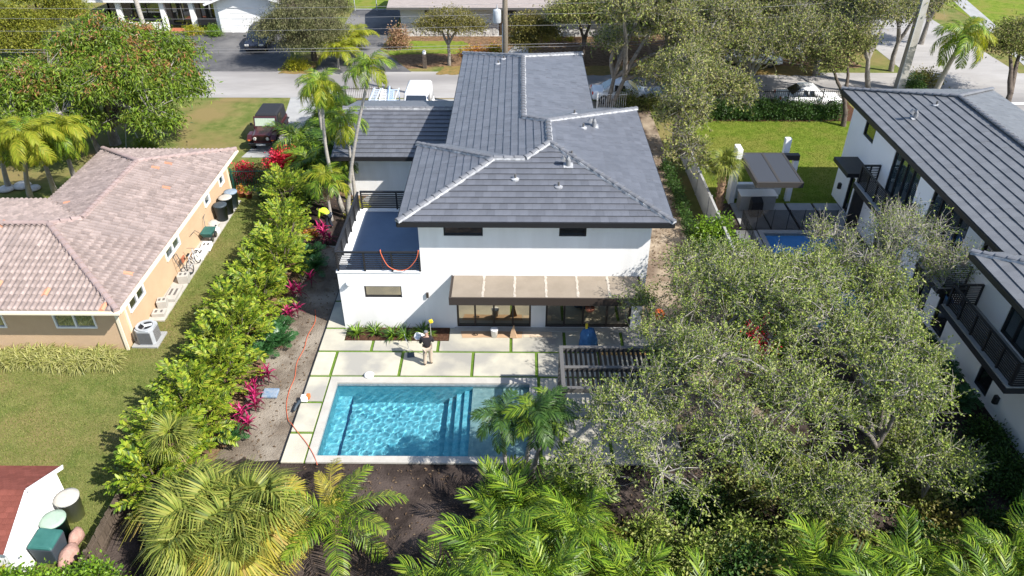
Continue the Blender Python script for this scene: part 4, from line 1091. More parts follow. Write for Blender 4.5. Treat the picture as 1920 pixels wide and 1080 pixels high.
for (x0, x1) in ((-10.6,-1.9),(-0.1,12)):
    m = MB()
    for r_ in range(6):
        x = x0
        while x < x1-0.1:
            w = min(rs.uniform(0.2,0.45), x1-x); d = rs.uniform(0.04,0.12)
            m.box(x+0.012, x+w-0.012, 70-d, 69.999, 0.02+r_*0.2, 0.20+r_*0.2); x += w
    so_ = m.build('stone_wainscot', M['stone'], h2); so_['kind'] = 'stuff'

# ------------------------------------------------------------------ plant builders
def rnd(seed): return np.random.RandomState(seed)
def unit(v): return v/np.maximum(np.linalg.norm(v, axis=-1, keepdims=True), 1e-9)
def leaf_cards(C, D, size, asp, rng, flat=0.5):
    """one four-cornered leaf per centre C, pointing along D"""
    N = len(C)
    up = unit(rng.normal(0, 1, (N,3))*(1-flat) + np.array([0,0,1.0])*flat)
    S_ = unit(np.cross(D, up)); U = unit(np.cross(S_, D))
    sz = size*rng.uniform(0.65, 1.3, N)[:,None]
    a = C; t = C + D*sz - np.array([0,0,1])*sz*0.12
    l = C + D*sz*0.45 + S_*sz*asp*0.5 + U*sz*0.06; r = C + D*sz*0.45 - S_*sz*asp*0.5 + U*sz*0.06
    V = np.stack([a, r, t, l], 1).reshape(-1,3)
    F = np.arange(N*4).reshape(-1,4)
    return V, F
def sticks(P0, P1, R0, R1, n=4):
    P0, P1 = np.asarray(P0, float), np.asarray(P1, float)
    R0, R1 = np.asarray(R0, float)[:,None], np.asarray(R1, float)[:,None]
    T = unit(P1-P0)
    ref = np.where(np.abs(T[:,2:3]) > 0.8, np.array([[1.0,0,0]]), np.array([[0,0,1.0]]))
    A = unit(np.cross(T, ref)); B = np.cross(T, A)
    V = np.zeros((len(P0), 2*n, 3)); F = []
    for k in range(n):
        c, s = math.cos(2*math.pi*k/n), math.sin(2*math.pi*k/n)
        V[:,k] = P0 + (A*c + B*s)*R0
        V[:,n+k] = P1 + (A*c + B*s)*R1
        F.append((k, (k+1) % n, n+(k+1) % n, n+k))
    F = (np.array(F)[None] + (np.arange(len(P0))*2*n)[:,None,None]).reshape(-1,4)
    return V.reshape(-1,3), F
def join(parts):
    V = []; F = []; n = 0
    for v, f in parts:
        V.append(v); F.append(np.asarray(f)+n); n += len(v)
    return np.concatenate(V), np.concatenate(F)

def tree(name, label, cat, base, lobes, nclump, nleaf, leaf, seed, lm, bm, tr=0.16, fork=1.6, clump=0.45, asp=0.45, twigs=5, group=None, stems=1, droop=0.0, accent=None, shell=0.45, twig_len=0.5, twig_r=0.008, kz=0.55, spray=0):
    """trunk and limbs, twigs, and a crown of many single leaves gathered in clumps through the lobes"""
    rng = rnd(seed)
    base = np.array(base, float)
    t = thing(name, label, cat, tuple(base), group)
    L = np.array([l[:3] for l in lobes], float); RR = np.array([l[3:] for l in lobes], float)
    vol = RR.prod(1)**0.8; pick = rng.choice(len(L), nclump, p=vol/vol.sum())
    d = unit(rng.normal(0, 1, (nclump,3))); d[:,2] = np.abs(d[:,2])*0.85 - 0.25*(rng.rand(nclump))
    rr = rng.uniform(shell, 1.0, nclump)**0.6
    # uneven outline: each direction of each lobe gets its own reach
    rr *= 0.82 + 0.26*np.sin(d[:,0]*5.1+pick*1.7+seed)*np.sin(d[:,1]*4.3+pick+seed*0.7)
    CL = L[pick] + d*RR[pick]*rr[:,None]
    CL[:,2] = np.maximum(CL[:,2], base[2]+0.35)
    segs = []
    # trunk(s) and limbs
    tips = []
    for s in range(stems):
        off = np.array([math.cos(s*2.4), math.sin(s*2.4), 0])*(0.16 if stems > 1 else 0)
        mean = L.mean(0)
        f = base + off + np.array([(mean[0]-base[0])*0.22, (mean[1]-base[1])*0.22, 0])*(fork/2.0) + off*1.5
        f[2] = base[2]+fork
        pts = [base+off-np.array([0,0,0.1]), base+off+(f-base-off)*0.5+rng.normal(0,0.05,3), f]
        for i in range(2): segs.append((pts[i], pts[i+1], tr*(1.15-0.2*i)/stems**0.4, tr*(0.95-0.2*i)/stems**0.4))
        tips.append(f)
    limb_pts = []
    for li in range(len(L)):
        f = tips[li % len(tips)]
        e = L[li] + np.array([0,0,RR[li][2]*0.35])
        n = 6; prev = f
        mid = (f+e)/2 + np.array([0,0,0.25*abs(e[2]-f[2])]) + rng.normal(0,0.15,3)
        for k in range(1, n+1):
            u = k/n
            p = f*(1-u)**2 + mid*2*u*(1-u) + e*u*u + rng.normal(0,0.06,3)
            r0 = tr*0.72*(1-(k-1)/n)+0.02; r1 = tr*0.72*(1-k/n)+0.02
            segs.append((prev, p, r0, r1)); limb_pts.append(p); prev = p
    limb_pts = np.array(limb_pts)
    # branches to the clumps
    bp0, bp1, br0, br1 = [], [], [], []
    for c in CL:
        dd = np.linalg.norm(limb_pts - c, axis=1) + np.maximum(0, limb_pts[:,2]-c[2])*0.8
        p = limb_pts[dd.argmin()]
        q = (p+c)/2 + rng.normal(0, 0.12, 3) + np.array([0,0,0.1*(1-droop*2)])
        bp0 += [p, q]; bp1 += [q, c]; br0 += [0.028, 0.018]; br1 += [0.018, 0.008]
    V, F = sticks([s[0] for s in segs], [s[1] for s in segs], [s[2] for s in segs], [s[3] for s in segs], 8)
    np_obj('trunk', V, F, bm, t, True, None, True)
    parts = [sticks(bp0, bp1, br0, br1, 4)]
    if twigs:
        k = np.repeat(np.arange(nclump), twigs)
        td = unit(rng.normal(0,1,(len(k),3)) + np.array([0,0,0.75 if spray else 0.35]))
        Ln = twig_len*rng.uniform(0.5,1.3,len(k))[:,None]
        p1 = CL[k] + td*Ln*0.55; p2 = p1 + unit(td+rng.normal(0,0.45,(len(k),3)))*Ln*0.55
        parts.append(sticks(CL[k], p1, np.full(len(k), twig_r), np.full(len(k), twig_r*0.75), 3)); parts.append(sticks(p1, p2, np.full(len(k), twig_r*0.75), np.full(len(k), twig_r*0.4), 3))
    V, F = join(parts)
    np_obj('branches', V, F, M['twig'] if bm is not M['bark_dark'] else bm, t)
    if spray:
        # leaves strung along every twig, so that the crown breaks into small upright sprays
        q = np.repeat(np.arange(len(k)), spray)
        u = rng.rand(len(q))**0.8
        a_, b_, c_ = CL[k][q], p1[q], p2[q]
        uu = u[:,None]
        C = np.where(uu < 0.5, a_ + (b_-a_)*uu*2, b_ + (c_-b_)*(uu-0.5)*2) + rng.normal(0, 0.045, (len(q),3))
        D = unit(unit(c_-a_)*0.8 + rng.normal(0,0.8,(len(q),3)))
        C[:,2] = np.maximum(C[:,2], 0.05)
        V, F = leaf_cards(C, D, leaf, asp, rng)
        # each clump leans to one shade of the leaf range
        np_obj('crown', V, F, [lm], t)
        return t
    # leaves
    k = np.repeat(np.arange(nclump), nleaf)
    cs = clump*rng.uniform(0.6,1.35,nclump)
    o = rng.normal(0, 1, (len(k),3)); o = o*(0.55+0.45*rng.rand(len(k),1))
    o[:,2] = o[:,2]*kz - droop*np.abs(rng.normal(0,1,len(k)))
    C = CL[k] + o*cs[k][:,None]
    D = unit(o*0.6 + rng.normal(0,1,(len(k),3)) + np.array([0,0,0.15-droop*2.2]))
    C[:,2] = np.maximum(C[:,2], 0.05)
    V, F = leaf_cards(C, D, leaf, asp, rng)
    mats = [lm]; mi = None
    if accent:
        mats = [lm, accent[0]]
        top = CL[:,2] > np.quantile(CL[:,2], 0.45)
        sel = (rng.rand(nclump) < accent[1]) & top
        mi = (sel[k] & (rng.rand(len(k)) < 0.75)).astype(int)
    o = np_obj('crown', V, F, mats, t, True, mi)
    return t

def bush(name, label, cat, base, rx, ry, h, ncl, nleaf, leaf, seed, lm, clump=0.2, asp=0.5, group=None, accent=None, wood=True):
    """leafy shrub: stems from the ground, leaf clumps over a rounded uneven mound"""
    rng = rnd(seed)
    t = thing(name, label, cat, tuple(base), group)
    d = unit(rng.normal(0,1,(ncl,3))); d[:,2] = np.abs(d[:,2])
    rr = rng.uniform(0.55, 1.0, ncl)*(0.85+0.25*np.sin(d[:,0]*6+seed)*np.cos(d[:,1]*5+seed))
    CL = np.array(base) + d*np.array([rx,ry,h*0.9])*rr[:,None] + np.array([0,0,0.06])
    V, F = sticks(np.repeat(np.array([base]), ncl, 0) + rng.normal(0,0.06,(ncl,3))*[1,1,0], CL, np.full(ncl,0.014), np.full(ncl,0.006), 3)
    np_obj('stem', V, F, M['bark_dark'], t)
    k = np.repeat(np.arange(ncl), nleaf)
    o = rng.normal(0,1,(len(k),3))*[1,1,0.7]
    C = CL[k] + o*clump
    C[:,2] = np.maximum(C[:,2], 0.03)
    D = unit(o*0.8 + rng.normal(0,0.8,(len(k),3)) + np.array([0,0,0.25]))
    V, F = leaf_cards(C, D, leaf, asp, rng)
    mats, mi = [lm], None
    if accent:
        mats = [lm, accent[0]]; mi = (rng.rand(ncl) < accent[1]).astype(int)[k]
    np_obj('foliage', V, F, mats, t, True, mi)
    return t

def pinnate(name, m, L=2.0, n=26, ll=0.5, lw=0.045, a0=0.5, droop=1.3, sag=0.35, fwd=0.5, vee=0.15, seed=1, start=0.14, petiole_r=0.018):
    """feather frond along +X, rising at a0 and bending over by droop"""
    rng = rnd(seed)
    K = 24; ts = np.linspace(0,1,K+1); an = a0 - droop*ts**1.25
    P = np.zeros((K+1,3))
    for i in range(K):
        P[i+1] = P[i] + np.array([math.cos(an[i]), 0, math.sin(an[i])])*L/K
    parts = []
    for i in range(0, K, 3):
        j = min(K, i+3)
        parts.append(sticks([P[i]],[P[j]],[petiole_r*(1-i/K*0.75)],[petiole_r*(1-j/K*0.75)],3))
    V = []; F = []; c = 0
    for i in range(n):
        t = start + (0.985-start)*i/(n-1)
        x = t*K; i0 = min(int(x), K-1); p = P[i0] + (P[i0+1]-P[i0])*(x-i0)
        tg = np.array([math.cos(an[i0]),0,math.sin(an[i0])]); nz = np.array([-math.sin(an[i0]),0,math.cos(an[i0])])
        Lx = ll*(math.sin(math.pi*(0.16+0.80*t))**0.6)*rng.uniform(0.88,1.1)
        for s in (-1, 1):
            f = fwd*(0.7+0.9*t)
            d = unit(np.array([0,s,0])*1.0 + tg*(f+rng.uniform(-0.2,0.2)) + nz*(vee+rng.uniform(-0.28,0.28)))
            w = unit(np.cross(d, np.cross(d, nz)+np.array([1e-4,0,0])))
            wv = unit(np.cross(d, nz))*lw*0.5*rng.uniform(0.85,1.15)
            m1 = p + d*Lx*0.45 - np.array([0,0,1])*Lx*sag*0.16
            m2 = p + d*Lx*0.80 - np.array([0,0,1])*Lx*sag*0.60
            e = p + d*Lx*(1-0.22*sag) - np.array([0,0,1])*Lx*sag*1.05
            V += [p-wv*0.5, p+wv*0.5, m1-wv, m1+wv, m2-wv*0.7, m2+wv*0.7, e-wv*0.12, e+wv*0.12]
            F += [(c,c+1,c+3,c+2),(c+2,c+3,c+5,c+4),(c+4,c+5,c+7,c+6)]; c += 8
    parts.append((np.array(V), np.array(F)))
    V, F = join(parts)
    return np_mesh(name, V, F, m)

def fanleaf(name, m, pet=0.8, L=0.75, n=30, spread=2.5, droop=0.5, seed=1, w=0.06):
    """fan leaf: a stalk along +X, then narrow segments fanning out, their ends hanging"""
    rng = rnd(seed)
    parts = [sticks([[0,0,0],[pet*0.5,0,0.05]],[[pet*0.5,0,0.05],[pet,0,0.0]],[0.02,0.015],[0.015,0.012],3)]
    V = []; F = []; c = 0
    for i in range(n):
        a = -spread + 2*spread*i/(n-1)
        d = np.array([math.cos(a), math.sin(a), 0]); s = np.array([-math.sin(a), math.cos(a), 0])
        Lx = L*(0.72+0.28*math.cos(a*0.55))*rng.uniform(0.9,1.08)
        k = droop*rng.uniform(0.6,1.4)
        b = np.array([pet,0,0.0]); fold = np.array([0,0,0.02 if i % 2 else -0.02])
        tw = rng.uniform(-0.4,0.4)
        p1 = b + d*Lx*0.5 + fold + np.array([0,0,0.05]); p2 = b + d*Lx*0.8 - np.array([0,0,1])*Lx*k*0.16; p3 = b + d*Lx*0.97 - np.array([0,0,1])*Lx*k*0.55
        ws = w*Lx/0.75
        V += [b-s*0.008,b+s*0.008,p1-s*ws*0.75,p1+s*ws*0.75+np.array([0,0,tw*0.03]),p2-s*ws*0.42,p2+s*ws*0.42,p3-s*0.005,p3+s*0.005]
        F += [(c,c+1,c+3,c+2),(c+2,c+3,c+5,c+4),(c+4,c+5,c+7,c+6)]; c += 8
    parts.append((np.array(V), np.array(F)))
    V, F = join(parts)
    return np_mesh(name, V, F, m)

def place(root, me, pos, az, el, roll=0.0, sc=1.0, name='frond'):
    mw = Matrix.Translation(pos) @ Matrix.Rotation(az, 4, 'Z') @ Matrix.Rotation(-el, 4, 'Y') @ Matrix.Rotation(roll, 4, 'X') @ Matrix.Scale(sc, 4)
    return inst(name, me, root, mw, False)

def palm(name, label, base, h, lean, meshes, nfr, seed, trunk_r=(0.12,0.08), shaft=0.6, el=(1.15,-0.5), group=None, cat='palm tree', tm=None, sc=1.0, young=None, dead=0, deadm=None, curve=0.0):
    """local coordinates about the trunk's foot: trunk, crownshaft, single fronds"""
    r = random.Random(seed)
    t = thing(name, label, cat, base, group)
    n = 10; pts = []; rads = []
    for i in range(n+1):
        u = i/n
        b = math.sin(u*math.pi)*curve
        pts.append((lean[0]*u**1.4 + b, lean[1]*u**1.4, h*u - (0.08 if i == 0 else 0)))
        rads.append(trunk_r[0]*(1-u)+trunk_r[1]*u + (0.06*(1-u)**6) + (0.006 if i % 2 else 0))
    if h > 0.05:
        m = MB(); m.tube(pts, rads, 10); m.build('trunk', tm or M['palm_trunk'], t, True, False)
    top = Vector(pts[-1]) if h > 0.05 else Vector((0,0,0.05))
    if shaft > 0:
        m = MB(); m.tube([top-Vector((0,0,0.02)), top+Vector((0,0,shaft*0.3)), top+Vector((0,0,shaft))], [trunk_r[1]*1.05,trunk_r[1]*1.5,trunk_r[1]*0.7], 10); m.build('crownshaft', M['shaft'], t, True, False)
        top = top + Vector((0,0,shaft*0.9))
    for i in range(nfr):
        u = i/max(1, nfr-1)
        az = i*2.39996 + r.uniform(-0.25,0.25)
        e = el[0]+(el[1]-el[0])*u**0.85 + r.uniform(-0.12,0.12)
        me = meshes[r.randrange(len(meshes))] if not (young and u < 0.4) else young
        place(t, me, top, az, e, r.uniform(-0.35,0.35), sc*r.uniform(0.85,1.1)*(0.8 if u < 0.12 else 1))
    for i in range(dead):
        place(t, deadm, top - Vector((0,0,0.1)), r.uniform(0,6.28), r.uniform(-1.5,-1.15), 0, sc*0.9, 'dead_frond')
    return t

FR = {}
FR['ado'] = [pinnate('frond', M['f_palm'], 1.75, 23, 0.64, 0.045, 0.55, 2.0, 0.75, 0.7, 0.35, s) for s in (1,2)] + [pinnate('frond', M['f_palm_y'], 1.7, 23, 0.62, 0.045, 0.45, 2.2, 0.9, 0.7, 0.2, 3)]
FR['queen'] = [pinnate('frond', m_, 2.5, 40, 0.62, 0.045, 0.6, 2.3, 0.95, 0.5, 0.2, s) for s, m_ in ((4,M['f_palm']),(5,M['f_palm_y']),(6,M['f_palm_y']))]
FR['areca'] = [pinnate('frond', M['f_areca'], 1.95, 19, 0.62, 0.040, 0.3, 1.6, 0.75, 0.75, 0.6, s) for s in (7,8)] + [pinnate('frond', M['f_palm'], 1.8, 18, 0.62, 0.040, 0.25, 1.8, 0.9, 0.75, 0.5, 9)]
FR['coco'] = [pinnate('frond', M['f_palm'], 2.5, 40, 0.52, 0.036, 0.3, 1.15, 0.4, 0.45, 0.1, s) for s in (10,11)] + [pinnate('frond', M['f_fan_y'], 2.3, 40, 0.5, 0.036, 0.25, 1.25, 0.5, 0.45, 0.05, 12)]
FR['dark'] = [pinnate('frond', M['f_dark'], 1.6, 27, 0.6, 0.042, 0.5, 1.7, 0.6, 0.7, 0.3, 13), pinnate('frond', M['f_palm'], 1.6, 27, 0.6, 0.040, 0.5, 1.8, 0.6, 0.7, 0.3, 14)]
FR['cycad'] = [pinnate('frond', M['f_cycad'], 0.85, 20, 0.26, 0.035, 0.5, 1.1, 0.25, 0.5, 0.4, s) for s in (15,16)]
FR['dead'] = pinnate('dead_frond', M['f_dead'], 1.3, 18, 0.5, 0.035, 0.1, 0.6, 0.8, 0.7, 0.0, 17)
FR['fan'] = [fanleaf('frond', M['f_fan'], 0.8, 0.85, 34, 1.75, 1.3, s, 0.036) for s in (18,19)]
FR['fan_y'] = [fanleaf('frond', M['f_fan_y'], 0.8, 0.85, 32, 1.7, 1.6, 20, 0.036)]
FR['fan_d'] = [fanleaf('dead_frond', M['f_dead'], 0.7, 0.7, 20, 1.6, 1.5, 21)]
FR['fan_g'] = [fanleaf('frond', M['f_fan'], 0.5, 0.75, 32, 2.0, 1.0, 22, 0.034)]

def spray_mesh(name, m, seed, L=0.70, n=11, bl=0.19, bw=0.062):
    """spray of wedge-shaped leaflets along a stalk"""
    rng = rnd(seed)
    parts = [sticks([[0,0,0],[L*0.5,0,L*0.13]],[[L*0.5,0,L*0.13],[L,0,L*0.08]],[0.010,0.008],[0.008,0.004],3)]
    V = []; F = []; c = 0
    for i in range(n):
        t = 0.18+0.82*i/(n-1); p = np.array([L*t,0,L*0.16*math.sin(t*2.2)])
        for s in (-1,1):
            for q in range(1):
                d = unit(np.array([0.65+rng.uniform(-0.2,0.3), s*1.0, rng.uniform(-0.25,0.35)]))
                sd = unit(np.cross(d, np.array([rng.uniform(-0.3,0.3),rng.uniform(-0.3,0.3),1])))
                Ln = bl*rng.uniform(0.75,1.2)*(1.05-0.3*abs(t-0.5)); W_ = bw*rng.uniform(0.8,1.2)
                e = p + d*Ln - np.array([0,0,0.12*Ln]); mm = p + d*Ln*0.62
                V += [p, mm-sd*W_*0.55, e-sd*W_*0.35, e+d*Ln*0.08, e+sd*W_*0.30-d*Ln*0.12, mm+sd*W_*0.55]
                F += [(c,c+1,c+2,c+5),(c+5,c+2,c+3,c+4)]; c += 6
    parts.append((np.array(V), np.array(F)))
    V, F = join(parts)
    return np_mesh(name, V, F, m)
SPRAY = [spray_mesh('leaf_spray', M['f_hedge'], s) for s in (31,32,33)]

def spray_plant(name, label, base, rx, ry, h, n, seed, group, cat='hedge plant', meshes=None, sc=1.0):
    r = random.Random(seed)
    t = thing(name, label, cat, base, group)
    m = MB(); meshes = meshes or SPRAY
    spots = []
    nst = 7
    for i in range(nst):
        a = i*2.4; q = (math.cos(a)*rx*0.45, math.sin(a)*ry*0.45, h*r.uniform(0.6,0.9))
        m.tube([(math.cos(a)*0.12,math.sin(a)*0.12,-0.02), (q[0]*0.5,q[1]*0.5,q[2]*0.6), q], [0.035,0.028,0.015], 5)
    m.build('stem', M['bark_dark'], t, True, False)
    for i in range(n):
        u = (i+0.5)/n; ph = math.acos(1-u*1.0); az = i*2.39996
        k = r.uniform(0.7,1.05)*(0.85+0.2*math.sin(3*az+seed)*math.sin(2*ph+seed))
        pos = Vector((math.sin(ph)*math.cos(az)*rx*k*0.62, math.sin(ph)*math.sin(az)*ry*k*0.62, h*(0.30+0.62*math.cos(ph)*k) + r.uniform(-0.12,0.1)))
        el = 0.95*math.cos(ph) - 0.12 + r.uniform(-0.3,0.3)
        place(t, meshes[r.randrange(len(meshes))], pos, az + r.uniform(-0.7,0.7), el, r.uniform(-0.7,0.7), sc*r.uniform(0.75,1.2), 'leaf_spray')
    return t

def strap_leaf(name, m, L, w, a0, bend, seed=1):
    rng = rnd(seed); K = 4; V = []; F = []
    p = np.array([0.0,0,0]); a = a0
    prof = [0.45,1.0,0.9,0.55,0.03]
    for i in range(K+1):
        ww = w*prof[i]*0.5
        V += [p+np.array([0,-ww,0.015*(1 if 0<i<K else 0)]), p+np.array([0,0,-0.0]), p+np.array([0,ww,0.015*(1 if 0<i<K else 0)])]
        p = p + np.array([math.cos(a),0,math.sin(a)])*L/K; a -= bend/K
    for i in range(K):
        b = i*3; F += [(b,b+1,b+4,b+3),(b+1,b+2,b+5,b+4)]
    return np_mesh(name, V, F, m)
TI = [strap_leaf('leaf', M['f_ti'], 0.50, 0.085, 0.9, 1.0), strap_leaf('leaf', M['f_ti'], 0.44, 0.08, 0.9, 1.5)]
TID = [strap_leaf('leaf', M['f_ti_d'], 0.46, 0.085, 0.3, 1.2)]
def ti_plant(label, base, h, heads, seed, group):
    r = random.Random(seed)
    t = thing('ti_plant', label, 'plant', base, group)
    m = MB(); hs = []
    for i in range(heads):
        a = i*2.4+seed; q = (math.cos(a)*0.16*(heads > 1), math.sin(a)*0.16*(heads > 1), h*r.uniform(0.65,1.0))
        m.tube([(q[0]*0.3,q[1]*0.3,-0.02),(q[0],q[1],q[2])],[0.016,0.012],5); hs.append(q)
    m.build('stem', M['bark_dark'], t, True, False)
    for q in hs:
        for i in range(15):
            u = i/14
            me = TI[r.randrange(2)] if (u < 0.6 and r.random() < 0.85) else TID[0]
            place(t, me, Vector(q)-Vector((0,0,0.14*u)), i*2.4+r.uniform(-.2,.2), 0.75-1.15*u+r.uniform(-.1,.1), r.uniform(-.3,.3), r.uniform(0.85,1.2), 'leaf')
    return t
def tuft_mesh(name, m, n, L, w, seed, a=(1.3,0.35), bend=1.4):
    rng = rnd(seed); V = []; F = []; c = 0
    for i in range(n):
        az = rng.uniform(0,6.283); a0 = rng.uniform(a[1],a[0]); Ln = L*rng.uniform(0.7,1.15); ww = w*rng.uniform(0.7,1.2)
        h = np.array([math.cos(az),math.sin(az),0]); s = np.array([-math.sin(az),math.cos(az),0])*ww/2
        p = h*rng.uniform(0,0.06); an = a0; k = 3
        for j in range(k+1):
            pr_ = (0.7,1.0,0.8,0.06)[j]
            V += [p-s*pr_, p+s*pr_]
            p = p + (h*math.cos(an)+np.array([0,0,math.sin(an)]))*Ln/k; an -= bend/k
        for j in range(k): F.append((c+2*j,c+2*j+1,c+2*j+3,c+2*j+2))
        c += 2*(k+1)
    return np_mesh(name, np.array(V), np.array(F), m)

# ------------------------------------------------------------------ trees and plants, near to far
tree('oak_tree', 'tall feathery oak with grey twigs hiding the right half of the pergola', 'tree', (6.0,21.4,0),
     [(5.5,20.4,3.9,1.6,1.7,1.4),(7.1,22.4,4.7,2.1,2.0,1.6),(3.5,17.2,3.7,2.0,1.6,1.5),(6.2,18.2,4.7,2.4,2.1,1.7),(8.4,21.0,5.2,2.0,2.1,1.7),(4.9,23.9,3.0,1.0,0.8,0.9),(2.2,15.8,2.8,1.1,1.1,1.0),(8.2,24.6,4.5,1.7,1.6,1.5),(6.6,25.0,4.2,1.0,1.1,1.1),(6.4,15.9,3.7,2.0,1.3,1.5),(4.2,15.2,3.0,1.6,1.1,1.2)],
     500, 0, 0.092, 41, M['f_oak'], M['bark_grey'], 0.13, 1.7, 0.27, 0.5, 7, twig_len=0.66, twig_r=0.008, spray=15)
tree('oak_tree', 'wide feathery oak with pale forked trunk standing behind the areca palms at right', 'tree', (11.7,16.6,0),
     [(9.8,19.8,5.0,2.3,2.2,1.8),(12.0,19.0,4.7,1.6,2.0,1.7),(8.6,16.6,4.3,2.3,1.7,1.6),(11.4,16.8,4.9,1.6,1.4,1.5),(10.6,22.8,4.9,1.9,1.6,1.6),(13.0,21.2,4.3,1.2,1.5,1.3)],
     400, 0, 0.092, 43, M['f_oak'], M['bark_oak'], 0.10, 2.4, 0.27, 0.5, 7, twig_len=0.66, twig_r=0.008, spray=15)
tree('oak_tree', 'loose grey green oak over the shaded neighbouring pool, behind the two larger oaks', 'tree', (11.9,25.6,0),
     [(10.4,25.2,3.6,1.3,1.4,1.3),(12.2,25.4,3.8,1.5,1.4,1.2),(13.4,23.4,4.2,1.4,1.6,1.3)],
     150, 0, 0.10, 45, M['f_oak'], M['bark_grey'], 0.12, 1.5, 0.27, 0.5, 7, twig_len=0.65, twig_r=0.006, spray=14)
for i, (bx, by, lo, lab) in enumerate(((9.7,15.4,[(9.5,15.2,2.6,1.6,1.0,1.4),(8.4,15.6,2.2,1.2,1.0,1.2)],'low leafy oak sapling left of the pale forked trunk'),(13.2,16.6,[(13.0,16.4,2.4,1.5,1.1,1.4),(12.4,17.8,2.0,1.2,1.0,1.2)],'low leafy oak sapling right of the pale forked trunk'))):
    tree('oak_sapling', lab, 'tree', (bx,by,0), lo, 90, 0, 0.092, 48+i, M['f_oak'], M['bark_grey'], 0.05, 0.9, 0.27, 0.5, 7, 'oak saplings beside the pale forked trunk', twig_len=0.62, twig_r=0.007, spray=15)
tree('bare_tree', 'nearly leafless tree of pale grey twigs in front of the shaded white house', 'tree', (14.6,25.2,0),
     [(15.2,25.8,5.0,1.8,1.8,1.4),(13.4,25.0,4.4,1.5,1.4,1.2),(16.2,24.2,4.6,1.1,1.5,1.2),(13.2,27.6,3.8,1.3,1.3,1.0),(16.0,27.8,4.4,1.2,1.3,1.0)],
     200, 0, 0.09, 47, M['f_oak'], M['bark_grey'], 0.12, 1.4, 0.28, 0.5, 8, twig_len=0.8, twig_r=0.009, spray=6)
# street oaks
SO = 'oaks along the street'
tree('oak_tree', 'tall thin oak with two leaning bare trunks beside the back end of the grey roof', 'tree', (6.4,52.6,0),
     [(6.3,46.5,8.5,1.7,1.9,1.3),(8.4,49.5,7.8,2.4,2.2,1.7),(9.6,51.5,6.0,2.6,2.2,1.8),(6.0,50.4,5.2,1.3,1.6,1.3),(9.2,51.2,2.8,1.6,1.2,1.2),(11.6,50.6,4.6,1.9,1.8,1.5)], 532, 62, 0.16, 51, M['f_oak2'], M['bark_grey'], 0.22, 2.4, 0.40, 0.5, 6, SO, 2, twig_len=0.9, twig_r=0.010, spray=10)
tree('oak_tree', 'bushy olive oak pressed against the right edge of the grey roof', 'tree', (9.6,44.5,0),
     [(9.2,40.2,4.2,2.0,2.3,1.5),(10.6,43.2,5.0,2.4,2.4,1.7),(9.1,37.4,3.2,1.2,1.6,1.3),(12.6,43.6,4.4,1.7,1.9,1.4),(10.2,46.5,4.6,2.4,2.2,1.6),(8.6,38.6,6.1,1.3,1.6,1.1),(9.2,42.0,6.5,1.6,1.8,1.2)], 525, 66, 0.15, 53, M['f_oak2'], M['bark_grey'], 0.2, 1.4, 0.38, 0.5, 6, SO, twig_len=0.7, twig_r=0.009, spray=10)
tree('oak_tree', 'spreading oak on the verge behind the garden hedge of the neighbouring lot', 'tree', (16.2,52.4,0),
     [(13.0,52.5,4.6,3.0,2.75,1.88),(16.4,51.6,4.4,3.12,2.5,1.88),(18.8,52.6,5.0,3.0,2.75,2.0),(14.6,54.8,5.6,3.0,2.75,2.0)], 602, 62, 0.16, 55, M['f_oak2'], M['bark_grey'], 0.22, 1.8, 0.40, 0.5, 6, SO, twig_len=0.9, twig_r=0.010, spray=10)
tree('oak_tree', 'oak with a bent pale trunk rising just behind the back eave of the balcony house', 'tree', (26.3,55.6,0),
     [(22.4,54.0,5.0,2.88,2.4,1.8),(24.2,54.6,6.4,2.64,2.4,1.8),(20.8,56.4,5.6,2.64,2.4,1.8),(27.2,57.6,5.4,2.16,2.16,1.44)], 486, 60, 0.16, 57, M['f_oak2'], M['bark_grey'], 0.2, 2.6, 0.40, 0.5, 6, SO, twig_len=1.0, twig_r=0.010, spray=10)
tree('oak_tree', 'dark leaning trunked oak at the mulched corner of the neighbouring lawn', 'tree', (22.2,49.4,0),
     [(20.4,50.6,4.0,2.16,1.92,1.44),(22.0,51.6,4.6,2.28,1.92,1.44)], 195, 60, 0.16, 59, M['f_oak2'], M['bark_dark'], 0.18, 1.6, 0.5, 0.5, 4, SO, twig_len=0.8, twig_r=0.009, spray=10)
tree('oak_tree', 'sparse loose oak whose twigs cross the leaning pale concrete pole', 'tree', (30.0,60.8,0), [(28.0,59.4,5.2,2.2,1.8,1.6),(31.0,60.0,5.6,2.0,1.8,1.5),(29.4,61.6,6.4,2.2,2.0,1.6)], 150, 60, 0.17, 175, M['f_oak2'], M['bark_grey'], 0.2, 2.4, 0.4, 0.5, 6, SO, twig_len=1.0, twig_r=0.009, spray=8)
for i, (x, y, h) in enumerate(((7.9,52.75,1.5),(9.6,52.5,1.3),(12.6,52.9,1.4))):
    bush('verge_shrub', ('loose shrub at the twin leaning trunks by the white picket fence','loose shrub right of the twin leaning trunks','loose shrub in front of the pale silver car')[i], 'shrub', (x,y,0), 1.0, 0.6, h, 60, 34, 0.15, 176+i, M['f_oak2'], 0.22)
FO = 'oaks beyond the street'
for i, (x, y, lab) in enumerate(((11.6,57.4,'broad pale olive oak over the street, left one of three above the parked cars'),(17.6,57.8,'broad pale olive oak over the street, middle one of three above the parked cars'),(23.6,59.8,'broad pale olive oak over the street, right one of three above the parked cars'))):
    tree('oak_tree', lab, 'tree', (x,y,0), [(x-1.8,y-0.8,4.6,2.6,2.2,1.9),(x+1.8,y-0.4,5.0,2.6,2.2,1.9),(x,y+1.6,5.6,2.8,2.4,2.0)], 380, 60, 0.17, 161+i, M['f_oak2'], M['bark_grey'], 0.22, 2.0, 0.40, 0.5, 6, SO, twig_len=1.0, twig_r=0.009, spray=10)
